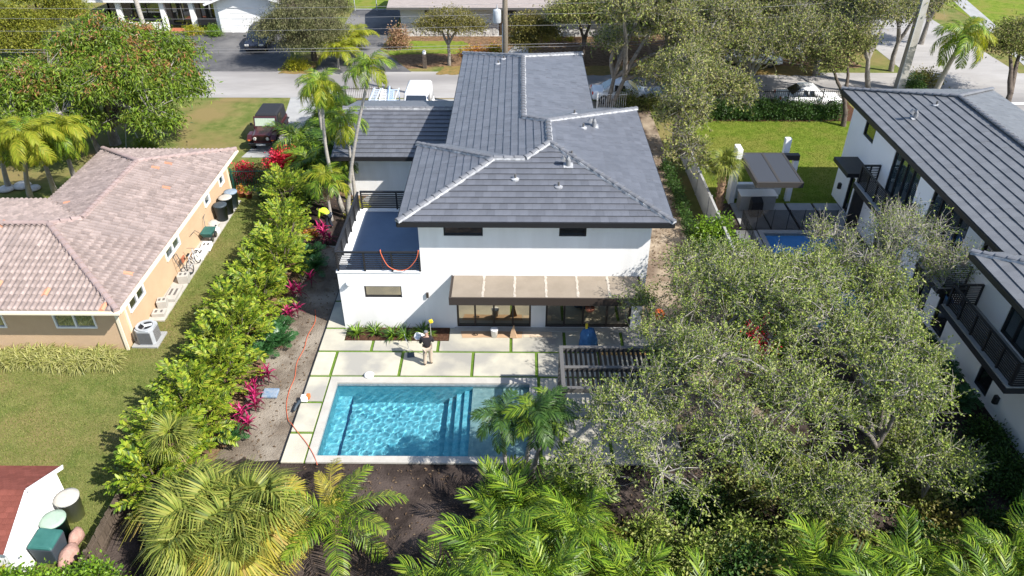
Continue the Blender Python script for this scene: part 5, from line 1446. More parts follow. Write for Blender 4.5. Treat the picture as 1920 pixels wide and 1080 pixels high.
for i, (x, y, lab) in enumerate(((8.5,63.5,'grey green oak beyond the street, nearest the stone fronted house'), (14.5,64.0,'grey green oak beyond the street behind the white parked cars'), (20.5,66,'grey green oak beyond the street left of the leaning pale pole'), (35.5,68,'thin oak on the far corner beyond the cross street'),(26.0,66.5,'grey green oak beyond the street just left of the pale pole top'))):
    k = 0.75 if i == 3 else 1.0
    tree('oak_tree', lab, 'tree', (x,y,0), [(x-2.2*k,y-1.6,4.2,3.1*k,2.6*k,2.1*k),(x+2.0*k,y-1.2,4.6,3.0*k,2.6*k,2.1*k),(x+0.2,y+1.6,5.6,3.2*k,2.8*k,2.2*k)], 470 if i != 3 else 150, 60, 0.19, 61+i, M['f_oak2'], M['bark_grey'], 0.22, 2.0, 0.45, 0.5, 6, FO, twig_len=1.0, twig_r=0.010, spray=10)
tree('oak_tree', 'dark leaved oak shading the right end of the stone fronted house', 'tree', (5.2,61.5,0), [(4.2,60.8,4.4,2.38,2.25,1.88),(6.2,61.4,5.0,2.5,2.25,1.88)], 312, 60, 0.16, 67, M['f_oak2'], M['bark_dark'], 0.18, 1.6, 0.5, 0.5, 5, FO)
tree('street_tree', 'small round olive tree with pale straight trunk in front of the stone fronted house', 'tree', (-5.7,61.9,0), [(-5.6,61.8,3.6,2.2,1.9,1.2),(-4.2,61.8,3.2,1.6,1.6,1.0),(-7.0,61.8,3.2,1.4,1.5,0.9)], 330, 60, 0.14, 69, M['f_olive'], M['bark_grey'], 0.14, 1.7, 0.42, 0.5, 5)
tree('street_tree', 'yellowish green tree right of the utility pole in front of the far house', 'tree', (0.9,62.0,0), [(0.9,61.8,3.2,1.7,1.5,1.3),(1.9,62.0,2.6,1.4,1.4,1.1),(0.4,61.6,2.0,1.3,1.2,1.0)], 300, 60, 0.16, 71, M['f_olive'], M['bark_dark'], 0.14, 1.2, 0.42, 0.5, 4)
tree('weeping_tree', 'large grey green weeping tree between the two dark driveways', 'tree', (-17.0,63.0,0), [(-17.4,61.2,4.0,2.7,2.2,1.9),(-15.4,61.6,3.0,1.9,2.2,1.9),(-19.2,61.6,3.2,2.0,2.0,1.7),(-17.0,63.6,4.8,2.6,2.2,1.8),(-17.2,60.8,2.2,2.4,1.4,1.4),(-16.2,65,4.0,2.6,2,1.8)], 780, 80, 0.15, 73, M['f_weep'], M['bark_dark'], 0.24, 1.6, 0.45, 0.32, 3, droop=0.5)
tree('mango_tree', 'huge round mango tree with glossy green leaves and rusty flower spikes', 'tree', (-26.2,46.0,0),
     [(-28.6,44.4,4.3,3.6,2.9,2.4),(-24.0,44.0,4.8,3.4,2.8,2.6),(-21.5,45.2,4.0,2.4,2.6,2.2),(-31.0,46.0,4.0,3.0,2.8,2.0),(-25.6,47.8,6.0,3.9,3.0,2.2),(-21.6,42.6,3.0,1.9,1.6,1.5),(-26.4,42.0,3.2,2.4,1.7,1.6),(-29.4,42.4,3.0,2.0,1.5,1.4),(-22.4,47.6,5.4,2.8,2.4,1.8)],
     1350, 70, 0.27, 77, M['f_mango'], M['bark_grey'], 0.34, 1.3, 0.42, 0.30, 1, droop=0.35, accent=(M['f_flower'], 0.2))
tree('shade_tree', 'dense olive green tree in the top left corner beyond the street', 'tree', (-40.5,64.5,0), [(-40.8,63.6,2.6,2.6,2.4,2.1),(-38.9,66.6,2.8,2.1,2.2,1.9),(-43.6,64,3.0,2.6,2.4,2.1),(-40.5,67,4.2,2.6,2.4,1.6),(-40.8,62.2,1.5,2.8,1.3,1.3)], 760, 60, 0.19, 79, M['f_yel_tree'], M['bark_dark'], 0.2, 1.2, 0.45, 0.45, 2)
bush('leafy_shrub', 'bright green shrub along the brown path at top left', 'shrub', (-38.6,68.6,0), 1.3, 2.2, 1.5, 60, 40, 0.16, 81, M['f_clusia'], 0.22)
bush('leafy_shrub', 'bright green shrub at the foot of the top left tree', 'shrub', (-37.6,64.4,0), 1.3, 1.0, 0.9, 40, 40, 0.15, 83, M['f_clusia'], 0.2)
# garden shrubs of the far houses
bush('flowering_shrub', 'yellow green shrub before the porch, left of the doorway step', 'shrub', (-34.9,70.8,0), 1.7, 0.6, 0.8, 50, 35, 0.12, 84, M['f_yellow'], 0.18)
bush('flowering_shrub', 'yellow green shrub right of the orange doorway step', 'shrub', (-29.6,70.4,0), 1.1, 0.7, 1.0, 45, 35, 0.13, 85, M['f_yellow'], 0.2)
bush('round_shrub', 'round dark green shrub at the garage corner of the porch house', 'shrub', (-27.6,69.9,0), 0.8, 0.7, 1.15, 50, 40, 0.11, 86, M['f_clusia'], 0.18)
bush('bronze_shrub', 'tall bronze pink shrub at the corner of the stone fronted house', 'shrub', (-10.4,66.6,0), 1.0, 1.0, 2.2, 80, 40, 0.15, 87, M['f_rust'], 0.25)
bush('croton_shrub', 'orange and yellow croton shrub left of the utility pole', 'shrub', (-3.6,64.2,0), 1.3, 0.8, 1.0, 60, 40, 0.14, 88, M['f_croton'], 0.2)
bush('croton_shrub', 'yellow croton shrub right up against the utility pole', 'shrub', (-2.0,64.6,0), 0.8, 0.8, 1.2, 50, 40, 0.14, 89, M['f_yellow'], 0.2, accent=(M['f_croton'],0.4))
for i, x in enumerate((2.4,3.6,4.6)):
    bush('bromeliad', ('left','middle','right')[i]+' yellow bromeliad of the row under the stone wainscot', 'plant', (x,68.6,0), 0.3, 0.3, 0.5, 16, 14, 0.16, 90+i, M['f_yellow'], 0.1, 0.3, 'bromeliads under the stone wainscot')
bush('yellow_shrub', 'yellow green shrub at the foot of the weeping tree', 'shrub', (-17.9,60.9,0), 1.0, 0.7, 0.9, 50, 35, 0.15, 93, M['f_yellow'], 0.2)
for i, (x, y, z) in enumerate(((-14.2,62.6,0),(-13.9,65.0,0),(-14.6,60.9,0))):
    palm('golden_palm', ('golden clump palm against the weeping tree, middle of three','golden clump palm against the weeping tree, farthest from the street','golden clump palm against the weeping tree, nearest the street')[i], (x,y,z), 0.9, (0.1,0), FR['queen'][1:], 13, 100+i, (0.1,0.08), 0.2, (1.3,0.2), 'golden palms beside the driveway', sc=0.95)

palm('tall_palm', 'tall slender palm trunk in front of the porch house, its crown above the picture', (-33.2,68.6,0), 10.5, (-0.9,0.3), FR['ado'], 16, 171, (0.20,0.14), 0.6, (1.1,-0.6), None)
# queen palms beside the left house
QP = 'queen palms left of the tiled house'
for i, (x, y, h, lx, ly, lab) in enumerate(((-26.6,39.0,4.3,1.6,-2.2,'bushy drooping queen palm with two pale trunks near, right of the group'),(-27.7,38.4,4.5,2.6,-2.4,'drooping queen palm in the middle of the group left of the tiled house'),(-29.6,39.6,4.2,2.5,-2.6,'drooping queen palm cut by the left edge of the picture'),(-25.6,39.6,4.0,1.2,-1.6,'shorter queen palm closest to the back roof corner'))):
    palm('queen_palm', lab, (x,y,0), h, (lx,ly), FR['queen'], 20, 110+i, (0.13,0.09), 0.25, (1.1,-0.9), QP, sc=0.80)
# trimmed palms between the houses
AD = 'tall palms beside the garage wing'
palm('feather_palm', 'tallest palm with the thin straight trunk crossing the garage roof', (-9.2,36.2,0), 7.9, (1.95,0.0), FR['ado'], 18, 120, (0.10,0.065), 0.5, (1.1,-0.55), AD, sc=0.82)
palm('feather_palm', 'tall palm with a leaning pale trunk at the left of the group', (-9.6,36.9,0), 6.7, (-0.25,0.1), FR['ado'], 19, 121, (0.10,0.07), 0.5, (1.1,-0.6), AD, sc=0.86, curve=-0.35)
palm('feather_palm', 'medium palm with crown hanging before the garage roof', (-9.15,38.2,0), 4.3, (0.0,0.1), FR['ado'], 19, 122, (0.09,0.065), 0.45, (1.1,-0.65), AD, sc=0.82)
palm('feather_palm', 'palm standing close behind the leaning one with a short white trunk', (-11.9,43.4,0), 4.4, (0.0,0.1), FR['ado'], 17, 123, (0.11,0.08), 0.45, (1.1,-0.4), AD, sc=0.82)
LP = 'low palms between the houses'
for i, (x, y, h, sc, lab) in enumerate(((-10.1,36.0,2.2,0.85,'low palm with a rusty drooping skirt above the hidden path'),(-9.4,39.6,1.6,0.82,'low palm right beside the garage wall'),(-12.4,46.6,1.2,0.8,'low dark palm next to the parked off-road car'),(-12.2,47.6,1.8,0.95,'low palm beside the iron fence'),(-13.6,43.8,0.9,0.9,'low dark palm behind the crimson bougainvillea'),(-11.0,42.0,1.2,0.9,'low dark palm below the garage eave'),(-12.4,41.0,0.6,0.85,'low dark palm in the deep shade of the bed'))):
    palm('garden_palm', lab, (x,y,0), h, (0.05,0), FR['ado'] if i < 2 else FR['dark']+FR['areca'][:1], 17 if i < 2 else 22, 130+i, (0.09,0.07), 0.25, (1.2,-0.3), LP, sc=sc*(1.0 if i < 2 else 1.28), dead=3 if i == 0 else 0, deadm=FR['dead'])
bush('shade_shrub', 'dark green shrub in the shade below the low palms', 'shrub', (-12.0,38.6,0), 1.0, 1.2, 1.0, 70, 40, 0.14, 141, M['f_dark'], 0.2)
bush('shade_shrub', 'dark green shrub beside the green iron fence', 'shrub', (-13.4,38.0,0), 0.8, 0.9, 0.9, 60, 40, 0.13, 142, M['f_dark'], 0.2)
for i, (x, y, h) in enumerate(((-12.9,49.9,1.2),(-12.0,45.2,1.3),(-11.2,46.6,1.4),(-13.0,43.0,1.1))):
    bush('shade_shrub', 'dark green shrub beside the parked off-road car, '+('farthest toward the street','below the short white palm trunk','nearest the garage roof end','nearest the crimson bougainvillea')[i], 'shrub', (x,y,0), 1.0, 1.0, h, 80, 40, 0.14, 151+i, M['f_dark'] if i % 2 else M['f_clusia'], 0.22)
bush('yellow_shrub', 'bright yellow green shrub at the foot of the tall palm trunks', 'shrub', (-8.6,36.6,0), 0.6, 0.9, 0.8, 50, 40, 0.11, 143, M['f_yellow'], 0.16)
bush('yellow_shrub', 'bright yellow green shrub squeezed against the terrace wall', 'shrub', (-8.3,34.4,0), 0.4, 0.8, 0.7, 40, 40, 0.11, 144, M['f_yellow'], 0.15)
bush('bougainvillea', 'large crimson bougainvillea in front of the off-road car', 'shrub', (-14.0,42.0,0), 1.05, 0.7, 1.9, 80, 45, 0.13, 145, M['f_boug'], 0.2, 0.8, accent=(M['f_clusia'],0.12))
bush('bougainvillea', 'smaller crimson bougainvillea over the green iron fence by the tiled house', 'shrub', (-16.0,40.8,0), 0.8, 0.6, 1.3, 60, 40, 0.12, 146, M['f_boug'], 0.2, 0.8, accent=(M['f_olive'],0.45))
bush('bare_shrub', 'leafless tan shrub on the lawn behind the tiled house', 'shrub', (-21.1,43.6,0), 0.9, 0.6, 1.2, 80, 7, 0.08, 147, M['f_dead'], 0.15, 0.2)
bush('garden_shrub', 'leafy shrub growing beside the white frame under the mango tree', 'shrub', (-23.2,43.9,0), 0.6, 0.6, 1.6, 40, 40, 0.17, 148, M['f_mango'], 0.22, 0.35)
bush('garden_shrub', 'sparse olive shrub between the two bougainvilleas', 'shrub', (-15.0,40.6,0), 0.7, 0.5, 1.2, 45, 35, 0.12, 149, M['f_olive'], 0.18)
# fishtail hedge
HG = 'fishtail hedge plants along the fence'
HP = [(-11.6,17.0),(-11.75,18.5),(-11.3,19.7),(-11.8,20.9),(-11.2,22.2),(-11.75,23.5),(-11.2,24.6),(-11.8,26.0),(-11.2,27.3),(-11.7,28.7),(-11.0,30.0),(-11.7,31.2),(-11.3,32.8),(-11.9,34.4),(-12.2,36.2),(-12.6,37.6)]
HL = ['nearest the fan palm, at the very front of the hedge','beside the rough brown palm trunk','second hedge plant behind the brown palm trunk','beside the magenta plants nearest the camera','between the two magenta groups, leaning over the dirt','opposite the air conditioner','beside the dark green cycads','opposite the blue window end of the tiled house','next to the shaded strip by the magenta plants','opposite the stacked white blocks','opposite the bicycle','next to the wild shadow of the terrace railing','opposite the dark bins','where the hedge narrows, near the worker','next to the green iron fence','farthest back beside the flower pots']
for i, (x, y) in enumerate(HP):
    k = 1.0 if i < 12 else 0.8
    spray_plant('fishtail_plant', 'yellow green fishtail hedge plant '+HL[i], (x-0.22,y,0), 1.55*k*R.uniform(.85,1.1), 1.4*k*R.uniform(.85,1.1), R.uniform(2.0,2.75), 98 if i < 12 else 60, 200+i, HG)
TG = 'magenta ti plants along the dirt strip'
for i, (x, y, h, n, lab) in enumerate(((-9.95,22.75,0.7,2,'magenta ti plant at the back of the front group of five'),(-10.25,22.0,0.65,2,'magenta ti plant leaning left in the front group of five'),(-9.85,21.3,0.7,2,'bright magenta ti plant beside the blue lid'),(-10.35,20.75,0.6,2,'magenta ti plant against the hedge, front of its group'),(-10.05,20.2,0.6,2,'magenta ti plant next to the small dark cycad'),
                                 (-10.1,26.9,0.7,2,'magenta ti plant in the sun left of the house corner'),(-9.75,27.2,0.7,1,'magenta ti plant nearest the shaded house wall'),(-10.1,28.5,0.7,2,'magenta ti plant half in the shade of the house'),(-9.7,29.6,0.6,1,'small magenta ti plant alone in the shade'),(-10.05,33.9,0.8,3,'deep pink ti plant in front of the bending worker'),(-9.75,33.4,0.7,2,'deep pink ti plant right of the worker, by the wall'))):
    ti_plant(lab, (x,y,0.0), h, n, 220+i, TG)
for i, (x, y, lab) in enumerate(((-10.25,25.9,'dark green cycad in the dirt, back one of three'),(-10.05,25.2,'dark green cycad in the dirt, right one of three'),(-10.45,24.7,'dark green cycad in the dirt, front one of three'),(-10.3,19.75,'small dark green cycad beside the front ti plants'),(-9.9,31.0,'dark cycad in the shade of the terrace'),(-10.2,32.0,'dark cycad in the shade closest to the hedge gap'))):
    palm('cycad', lab, (x,y,0.0), 0.12, (0,0), FR['cycad'], 20 if i != 3 else 14, 240+i, (0.1,0.1), 0, (1.2,0.1), 'cycads along the dirt strip', 'plant', M['boots'], 1.05 if i != 3 else 0.8)
# fan palms
r = random.Random(9)
fp = thing('fan_palm', 'big round fan palm with yellow green hanging leaves at the bottom of the picture', 'palm tree', (-8.75,14.7,0))
m = MB(); hearts = [(-0.2,0.3,1.55),(0.95,0.45,1.6),(-0.7,-0.6,1.35),(0.5,-0.5,1.3),(-1.2,0.5,1.3)]
for q in hearts: m.tube([(q[0]*0.5,q[1]*0.5,-0.05),(q[0]*0.8,q[1]*0.8,q[2]*0.6),q],[0.17,0.16,0.12],8)
m.build('trunk', M['boots'], fp, True, False)
for hi, q in enumerate(hearts):
    for i in range(30):
        u = i/29; az = i*2.4+hi
        e = 1.15-1.75*u+r.uniform(-0.15,0.15)
        right = math.cos(az) > 0.2 and hi in (1,3)
        me = FR['fan_y'][0] if (u > 0.35 and (right or r.random() < 0.22)) else FR['fan'][r.randrange(2)]
        if u > 0.86: me = FR['fan_d'][0]
        place(fp, me, Vector(q), az+r.uniform(-.3,.3), e+r.uniform(-.2,.2), r.uniform(-0.9,0.9), r.uniform(0.85,1.25), 'frond')
def small_fan(label, base, h, lean, n, seed, sc, tr=(0.17,0.15), m_=None):
    r = random.Random(seed)
    t = thing('cabbage_palm', label, 'palm tree', base)
    m = MB(); pts = [(lean[0]*u, lean[1]*u, h*u-0.05) for u in (0,.25,.5,.75,1)]
    m.tube(pts, [tr[0]*(1.1 if i % 2 else 0.95) for i in range(5)], 10); tk = m.build('trunk', M['boots'], t, True, False)
    b = MB()
    for i in range(70):
        u = i/70; a = i*2.4; c = Vector((lean[0]*u, lean[1]*u, h*u)); d = Vector((math.cos(a),math.sin(a),0))
        p = c + d*tr[0]*0.95
        b.obox(p + d*0.03 + Vector((0,0,0.07)), (d + Vector((0,0,1.2))).normalized(), Vector((-d.y,d.x,0)), (d*1.2-Vector((0,0,1))).normalized(), 0.11, 0.035, 0.012)
    o = b.build('leaf_boot', M['boots'], tk); o.matrix_parent_inverse = Matrix.Identity(4)
    for i in range(n):
        u = i/(n-1)
        place(t, (m_ or FR['fan_g'])[0], Vector((lean[0],lean[1],h)), i*2.4, 1.25-1.5*u, r.uniform(-.4,.4), sc*r.uniform(0.85,1.1), 'frond')
small_fan('young cabbage palm with a shaggy brown trunk rising from the hedge', (-11.1,17.4,0), 2.1, (-0.1,0.25), 13, 5, 0.85)
small_fan('cabbage palm with rough pale trunk left of the neighbouring louvred shelter', (10.9,36.6,0), 3.0, (-0.1,0.1), 13, 6, 0.95, (0.19,0.17))
palm('date_palm', 'young feather palm with long arching fronds beside the near edge of the pool', (-5.7,15.4,0), 1.15, (0.05,0.05), FR['coco'], 15, 150, (0.16,0.14), 0, (1.3,-0.5), None, 'palm tree', M['boots'], 0.92, dead=2, deadm=FR['dead'])
pc = [(-0.35,18.0,2.6,-0.15,-0.1),(0.25,17.9,2.9,0.3,-0.1),(0.55,18.1,2.7,0.5,0.0)]
for i, (x, y, h, lx, ly) in enumerate(pc):
    palm('feather_palm', ('dark green palm at the pool shelf, left trunk of the three','dark green palm at the pool shelf, middle trunk of the three','dark green palm at the pool shelf, leaning right trunk of the three')[i], (x,y,0), h, (lx,ly), FR['dark'][:1]*3+FR['dark'][1:], 17, 160+i, (0.075,0.06), 0.35, (1.1,-0.6), 'three palms at the pool shelf', sc=0.72)
# arecas at the bottom
AG = 'areca palms along the rear boundary'
AP = [(-1.9,12.6),(-0.6,13.6),(0.9,12.7),(1.7,14.4),(3.1,13.2),(4.6,12.5),(9.0,12.4),(8.4,13.6),(9.8,12.6),(11.0,13.6),(12.4,12.5),(13.4,13.7),(14.8,12.7),(0.4,15.4),(15.4,14.6),(-0.5,15.9),(1.7,16.2)]
AL = ['at the left end, over the dark soil','second from left, below the pool palms','third from left, in front of the pool palms','right behind the front row near the pool palms','below the left oak, third in the front row','below the left oak, last before the leafy shrubs','right of the leafy shrubs, front row','right of the leafy shrubs, back row','below the right oak at its left','in front of the right oak trunk','below the right oak at its right','beside the shaded yard at right','at the right end of the row','set back beside the pool palms','set back at the right end','right below the pool palm trunks','between the pool palms and the left oak']
for i, (x, y) in enumerate(AP):
    rr_ = random.Random(300+i)
    t = thing('areca_palm', 'bright green areca palm clump '+AL[i], 'palm', (x,y,0), AG)
    y -= 0.7 if y < 15 else 0; t.location.y = y
    h = rr_.uniform(1.8,2.4) + (0.8 if i < 4 else 0.45 if i > 7 else 0) if y < 15 else 1.2
    if i < 2: h = 3.0
    m = MB(); tops = []
    for k in range(7):
        a = k*2.4; q = (math.cos(a)*0.32*(k > 0), math.sin(a)*0.32*(k > 0), h*rr_.uniform(0.6,1.05))
        m.tube([(q[0]*0.4,q[1]*0.4,-0.05), q], [0.045,0.035], 6); tops.append(q)
    m.build('cane', M['shaft'], t, True, False)
    for k in range(30):
        q = Vector(tops[k % 7])*(1 if k < 21 else .6); az = k*2.4+rr_.uniform(-.3,.3); u = (k % 21)/21
        if k in (20, 29) and i % 2: place(t, FR['dead'], q, az, -0.9+rr_.uniform(-.2,.2), 0, 0.9, 'dead_frond')
        else: place(t, FR['areca'][rr_.randrange(3)], q, az, 1.3-1.35*u+rr_.uniform(-.25,.25), rr_.uniform(-.9,.9), rr_.uniform(0.55,1.02), 'frond')
# hedge shrubs on the right lot line
CG = 'shrubs along the right lot line'
for i, (x, y, rx, ry, h, mt, lab) in enumerate(((9.9,33.2,1.0,1.2,2.1,'f_clusia','big glossy bright shrub below the rough trunked cabbage palm'),(10.5,31.6,0.8,1.0,1.8,'f_clusia','bright shrub bulging over the black mesh fence'),(10.0,29.8,0.8,1.2,1.7,'f_clusia','bright vine covered shrub behind the big oak'),(10.4,27.8,0.8,1.2,1.5,'f_yellow','yellow green shrub beside the dark pool fence corner'),(9.5,31.2,0.6,1.2,1.5,'f_dark','dark narrow shrub facing the sandy side yard'),(10.2,25.6,0.8,1.3,1.4,'f_clusia','low bright shrub under the oak crown'))):
    bush('boundary_shrub', lab, 'shrub', (x,y,0), rx, ry, h, 110, 48, 0.17, 310+i, M[mt], 0.22, 0.5, CG)
for i in range(10):
    y = 33.8 + i*0.95
    bush('young_hedge_plant', 'small upright hedge plant on the sandy side yard, %s from the big glossy shrub' % ('first','second','third','fourth','fifth','sixth','seventh','eighth','ninth','tenth')[i], 'plant', (9.05,y,0), 0.28, 0.3, 0.95, 26, 26, 0.11, 330+i, M['f_dark'], 0.12, 0.5, 'young hedge plants along the grey wall')
for i in range(15):
    x = 12.0 + i*0.72
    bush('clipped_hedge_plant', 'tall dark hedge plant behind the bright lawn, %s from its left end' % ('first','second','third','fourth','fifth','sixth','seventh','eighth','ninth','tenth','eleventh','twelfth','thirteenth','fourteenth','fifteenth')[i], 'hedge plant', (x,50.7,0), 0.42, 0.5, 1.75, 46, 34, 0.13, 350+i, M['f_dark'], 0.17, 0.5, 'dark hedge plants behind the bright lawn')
palm('queen_palm', 'large dark green queen palm with yellow lower fronds behind the right roof', (30.6,54.6,0), 4.4, (0.3,-0.8), [FR['queen'][0],FR['queen'][0],FR['queen'][1]], 16, 170, (0.2,0.14), 0.3, (1.2,-0.8), None, sc=1.15)
bush('verge_shrub', 'loose olive shrub right of the leaning pale pole', 'shrub', (31.0,57.4,0), 1.4, 1.0, 1.7, 60, 35, 0.15, 371, M['f_olive'], 0.25)
bush('verge_shrub', 'dark vine covered shrub at the foot of the leaning pale pole', 'shrub', (29.8,56.2,0), 0.7, 0.6, 1.8, 50, 35, 0.14, 372, M['f_dark'], 0.22)
tree('shade_tree', 'dark tree with leaning trunk at the right edge over the cross street', 'tree', (34.6,52.0,0), [(35.2,55.2,3.6,2.0,2.0,1.6),(36.6,56.6,4.2,2.0,2.0,1.5)], 220, 60, 0.16, 373, M['f_oak2'], M['bark_dark'], 0.24, 1.2, 0.45, 0.5, 3)
for i, (x, y, s) in enumerate(((17.0,23.3,1.0),(16.9,21.8,1.1),(17.2,25.4,0.8))):
    palm('leafy_plant', ('spiky plant at the corner of the shaded patio slabs','spiky plant nearest the low window of the balcony house','small spiky plant in the shade under the front balcony')[i], (x,y,0), 0.2, (0,0), FR['cycad'], 18, 180+i, (0.06,0.05), 0, (1.2,0.0), 'plants at the foot of the balcony house', 'plant', M['boots'], s*0.95)
for i, (x, y) in enumerate(((17.2,20.2),(17.1,18.7),(17.1,17.2),(17.0,15.7))):
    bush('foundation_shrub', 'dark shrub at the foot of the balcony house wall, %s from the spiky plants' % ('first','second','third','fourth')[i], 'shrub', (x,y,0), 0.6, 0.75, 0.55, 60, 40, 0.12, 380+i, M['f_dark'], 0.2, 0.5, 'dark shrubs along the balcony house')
for i, (x, y, h, mt) in enumerate(((-14.5,13.0,1.5,'f_clusia'),(-13.5,12.9,1.7,'f_clusia'),(-12.3,13.1,1.9,'f_clusia'),(-15.6,13.2,1.5,'f_yellow'),(-11.5,12.7,1.3,'f_clusia'))):
    bush('corner_shrub', 'glossy bright shrub at the bottom left corner, '+('in front of the white shed wall','in front of the green bins','rightmost tall one by the fence','leftmost below the red roof','low one shaded by the fan palm')[i], 'shrub', (x,y,0), 0.8, 0.65, h, 130, 50, 0.12, 390+i, M[mt], 0.2, 0.6, 'shrubs at the bottom left corner')
# flowers under the oak
bush('flowering_shrub', 'pink flowering shrub glimpsed through the oak crown', 'shrub', (9.9,24.6,0), 0.5, 0.5, 2.6, 40, 30, 0.11, 396, M['f_boug'], 0.15, 0.7)
# border grass at the tiled house
LIR = [tuft_mesh('leaf', M['f_lir'], 80, 0.72, 0.034, s, (1.35,0.55), 2.0) for s in (401,402,403)]
for i in range(16):
    x = -16.55 - i*0.42
    t = thing('border_grass', 'clump of striped border grass under the front wall, %s from the air conditioner' % ('first','second','third','fourth','fifth','sixth','seventh','eighth','ninth','tenth','eleventh','twelfth','thirteenth','fourteenth','fifteenth','sixteenth')[i], 'grass clump', (x, 24.1+R.uniform(-0.12,0.12), 0), 'border grass clumps along the front wall')
    for k in range(3):
        place(t, LIR[(i+k) % 3], Vector((R.uniform(-0.15,0.15), -0.25+0.28*k, 0)), R.uniform(0,6.28), 0, 0, R.uniform(0.85,1.1), 'leaf_tuft')
LILY = [tuft_mesh('leaf', M['f_dark'], 30, 0.62, 0.055, s, (1.35,0.5), 1.1) for s in (411,)] + [tuft_mesh('leaf', M['f_clusia'], 30, 0.6, 0.055, s, (1.35,0.5), 1.1) for s in (412,)]
for i, (x, y) in enumerate(((-6.95,25.95),(-6.15,25.95),(-5.35,25.8),(-4.75,25.75),(-4.05,26.05),(-3.85,25.75))):
    t = thing('spider_lily', 'strap leaved lily in the mulch bed, '+('first from the house corner','second from the house corner','third, below the long narrow window','fourth, in the middle of the bed','in the shade against the wall','last one, nearest the standing man')[i], 'plant', (x,y,0.1), 'lilies in the mulch bed')
    for k in range(2): place(t, LILY[(i+k) % 2], Vector((R.uniform(-.08,.08),R.uniform(-.08,.08),0)), R.uniform(0,6.28), 0, 0, R.uniform(0.85,1.05), 'leaf_tuft')
bm_ = MB(); bm_.box(-7.36,-2.94,25.56,26.44,0.02,0.10); o = bm_.build('mulch_bed', M['mulch']); o['kind'] = 'structure'
# lawn blades that give the near lawn its nap
def grass(name, label, x0, x1, y0, y1, n, m, h, seed):
    rng = rnd(seed)
    P = np.stack([rng.uniform(x0,x1,n), rng.uniform(y0,y1,n), np.zeros(n)], 1)
    a = rng.uniform(0,6.283,n); s = np.stack([np.cos(a),np.sin(a),np.zeros(n)],1)*rng.uniform(0.008,0.018,n)[:,None]
    tip = P + np.stack([rng.normal(0,0.03,n), rng.normal(0,0.03,n), h*rng.uniform(0.4,1.2,n)],1)
    V = np.stack([P-s,P+s,tip],1).reshape(-1,3); F = np.arange(n*3).reshape(-1,3)
    o = np_obj(name, V, F, m); o['kind'] = 'stuff'; o['label'] = label; o['category'] = 'grass'
grass('lawn_grass', 'short dry green grass of the lawn beside the tiled house', -22.5, -13.1, 13, 38.5, 170000, M['f_grass'], 0.06, 501)
grass('lawn_grass', 'bright short grass of the neighbouring lawn behind the shelter', 10.7, 23.9, 38.4, 50.2, 90000, M['f_grass_g'], 0.06, 502)

# ------------------------------------------------------------------ pergola and shelter
pg = thing('pergola', 'dark grey louvred pergola standing at the right end of the pool deck', 'pergola', (3.5, 21.0, 0.1))
def beam(p, x0,x1,y0,y1,z0,z1, m, name='beam'):
    mb = MB(); mb.box(x0,x1,y0,y1,z0,z1); return mb.build(name, m, p, bevel=0.008)
gx0, gx1, gy0, gy1, gz = 1.55, 5.75, 19.75, 22.12, 2.62
beam(pg,gx0,gx1,gy0,gy0+0.14,gz-0.2,gz,M['grey_metal']); beam(pg,gx0,gx1,gy1-0.14,gy1,gz-0.2,gz,M['grey_metal']); beam(pg,gx0,gx0+0.14,gy0+0.142,gy1-0.142,gz-0.2,gz,M['grey_metal']); beam(pg,gx1-0.14,gx1,gy0+0.142,gy1-0.142,gz-0.2,gz,M['grey_metal']); beam(pg,gx0+0.142,gx1-0.142,20.86,21.0,gz-0.19,gz-0.01,M['grey_metal'])
for x in (gx0+0.004,gx1-0.144):
    for y in (gy0+0.004,gy1-0.144): beam(pg,x,x+0.14,y,y+0.14,0.1,gz-0.203,M['grey_metal'],'post')
lv = MB(); lv.obox((0,0,0),(math.cos(rad(62)),0,math.sin(rad(62))),(0,1,0),(-math.sin(rad(62)),0,math.cos(rad(62))),0.075,0.47,0.009)
lme = lv.mesh('louvre', M['louvre_dark'])
nl = 22
for i in range(nl):
    x = gx0+0.25+(gx1-gx0-0.5)*i/(nl-1)
    inst('louvre', lme, pg, Matrix.Translation((x,20.375,gz-0.09)) @ Matrix.Scale(1.02,4,(0,1,0))); inst('louvre', lme, pg, Matrix.Translation((x,21.49,gz-0.09)) @ Matrix.Scale(1.02,4,(0,1,0)))
sh = thing('louvred_shelter', 'grey louvred shelter on white pillars beside the bright lawn', 'shelter', (13.4, 37, 0))
sx0, sx1, sy0, sy1, sz = 12.15, 14.55, 35.1, 38.75, 2.85
for (a_,b_,c__,d__) in ((sx0,sx1,sy0,sy0+.12),(sx0,sx1,sy1-.12,sy1),(sx0,sx0+.12,sy0+.123,sy1-.123),(sx1-.12,sx1,sy0+.123,sy1-.123),(13.28,13.42,sy0+.123,sy1-.123)):
    beam(sh,a_,b_,c__,d__,sz-.3,sz,M['shelter_frame'])
ls = MB(); ls.obox((0,0,0),(1,0,0),(0,math.cos(rad(12)),math.sin(rad(12))),(0,-math.sin(rad(12)),math.cos(rad(12))),0.50,0.085,0.008); lsm = ls.mesh('louvre', M['shelter_grey'])
for i in range(24):
    y = sy0+0.2+(sy1-sy0-0.4)*i/23
    inst('louvre', lsm, sh, Matrix.Translation((12.775,y,sz-0.03))); inst('louvre', lsm, sh, Matrix.Translation((13.925,y,sz-0.03)))
for (x, y, w, hh) in ((11.82,38.1,0.3,3.3),(15.1,38.45,0.28,2.5),(14.75,39.3,0.32,3.4),(12.2,38.78,2.6,0.9)):
    m = MB(); m.box(x,x+w,y,y+(0.75 if x < 12 else 0.3),0.0,hh); m.build('pillar', M['stucco2'], sh, bevel=0.01)
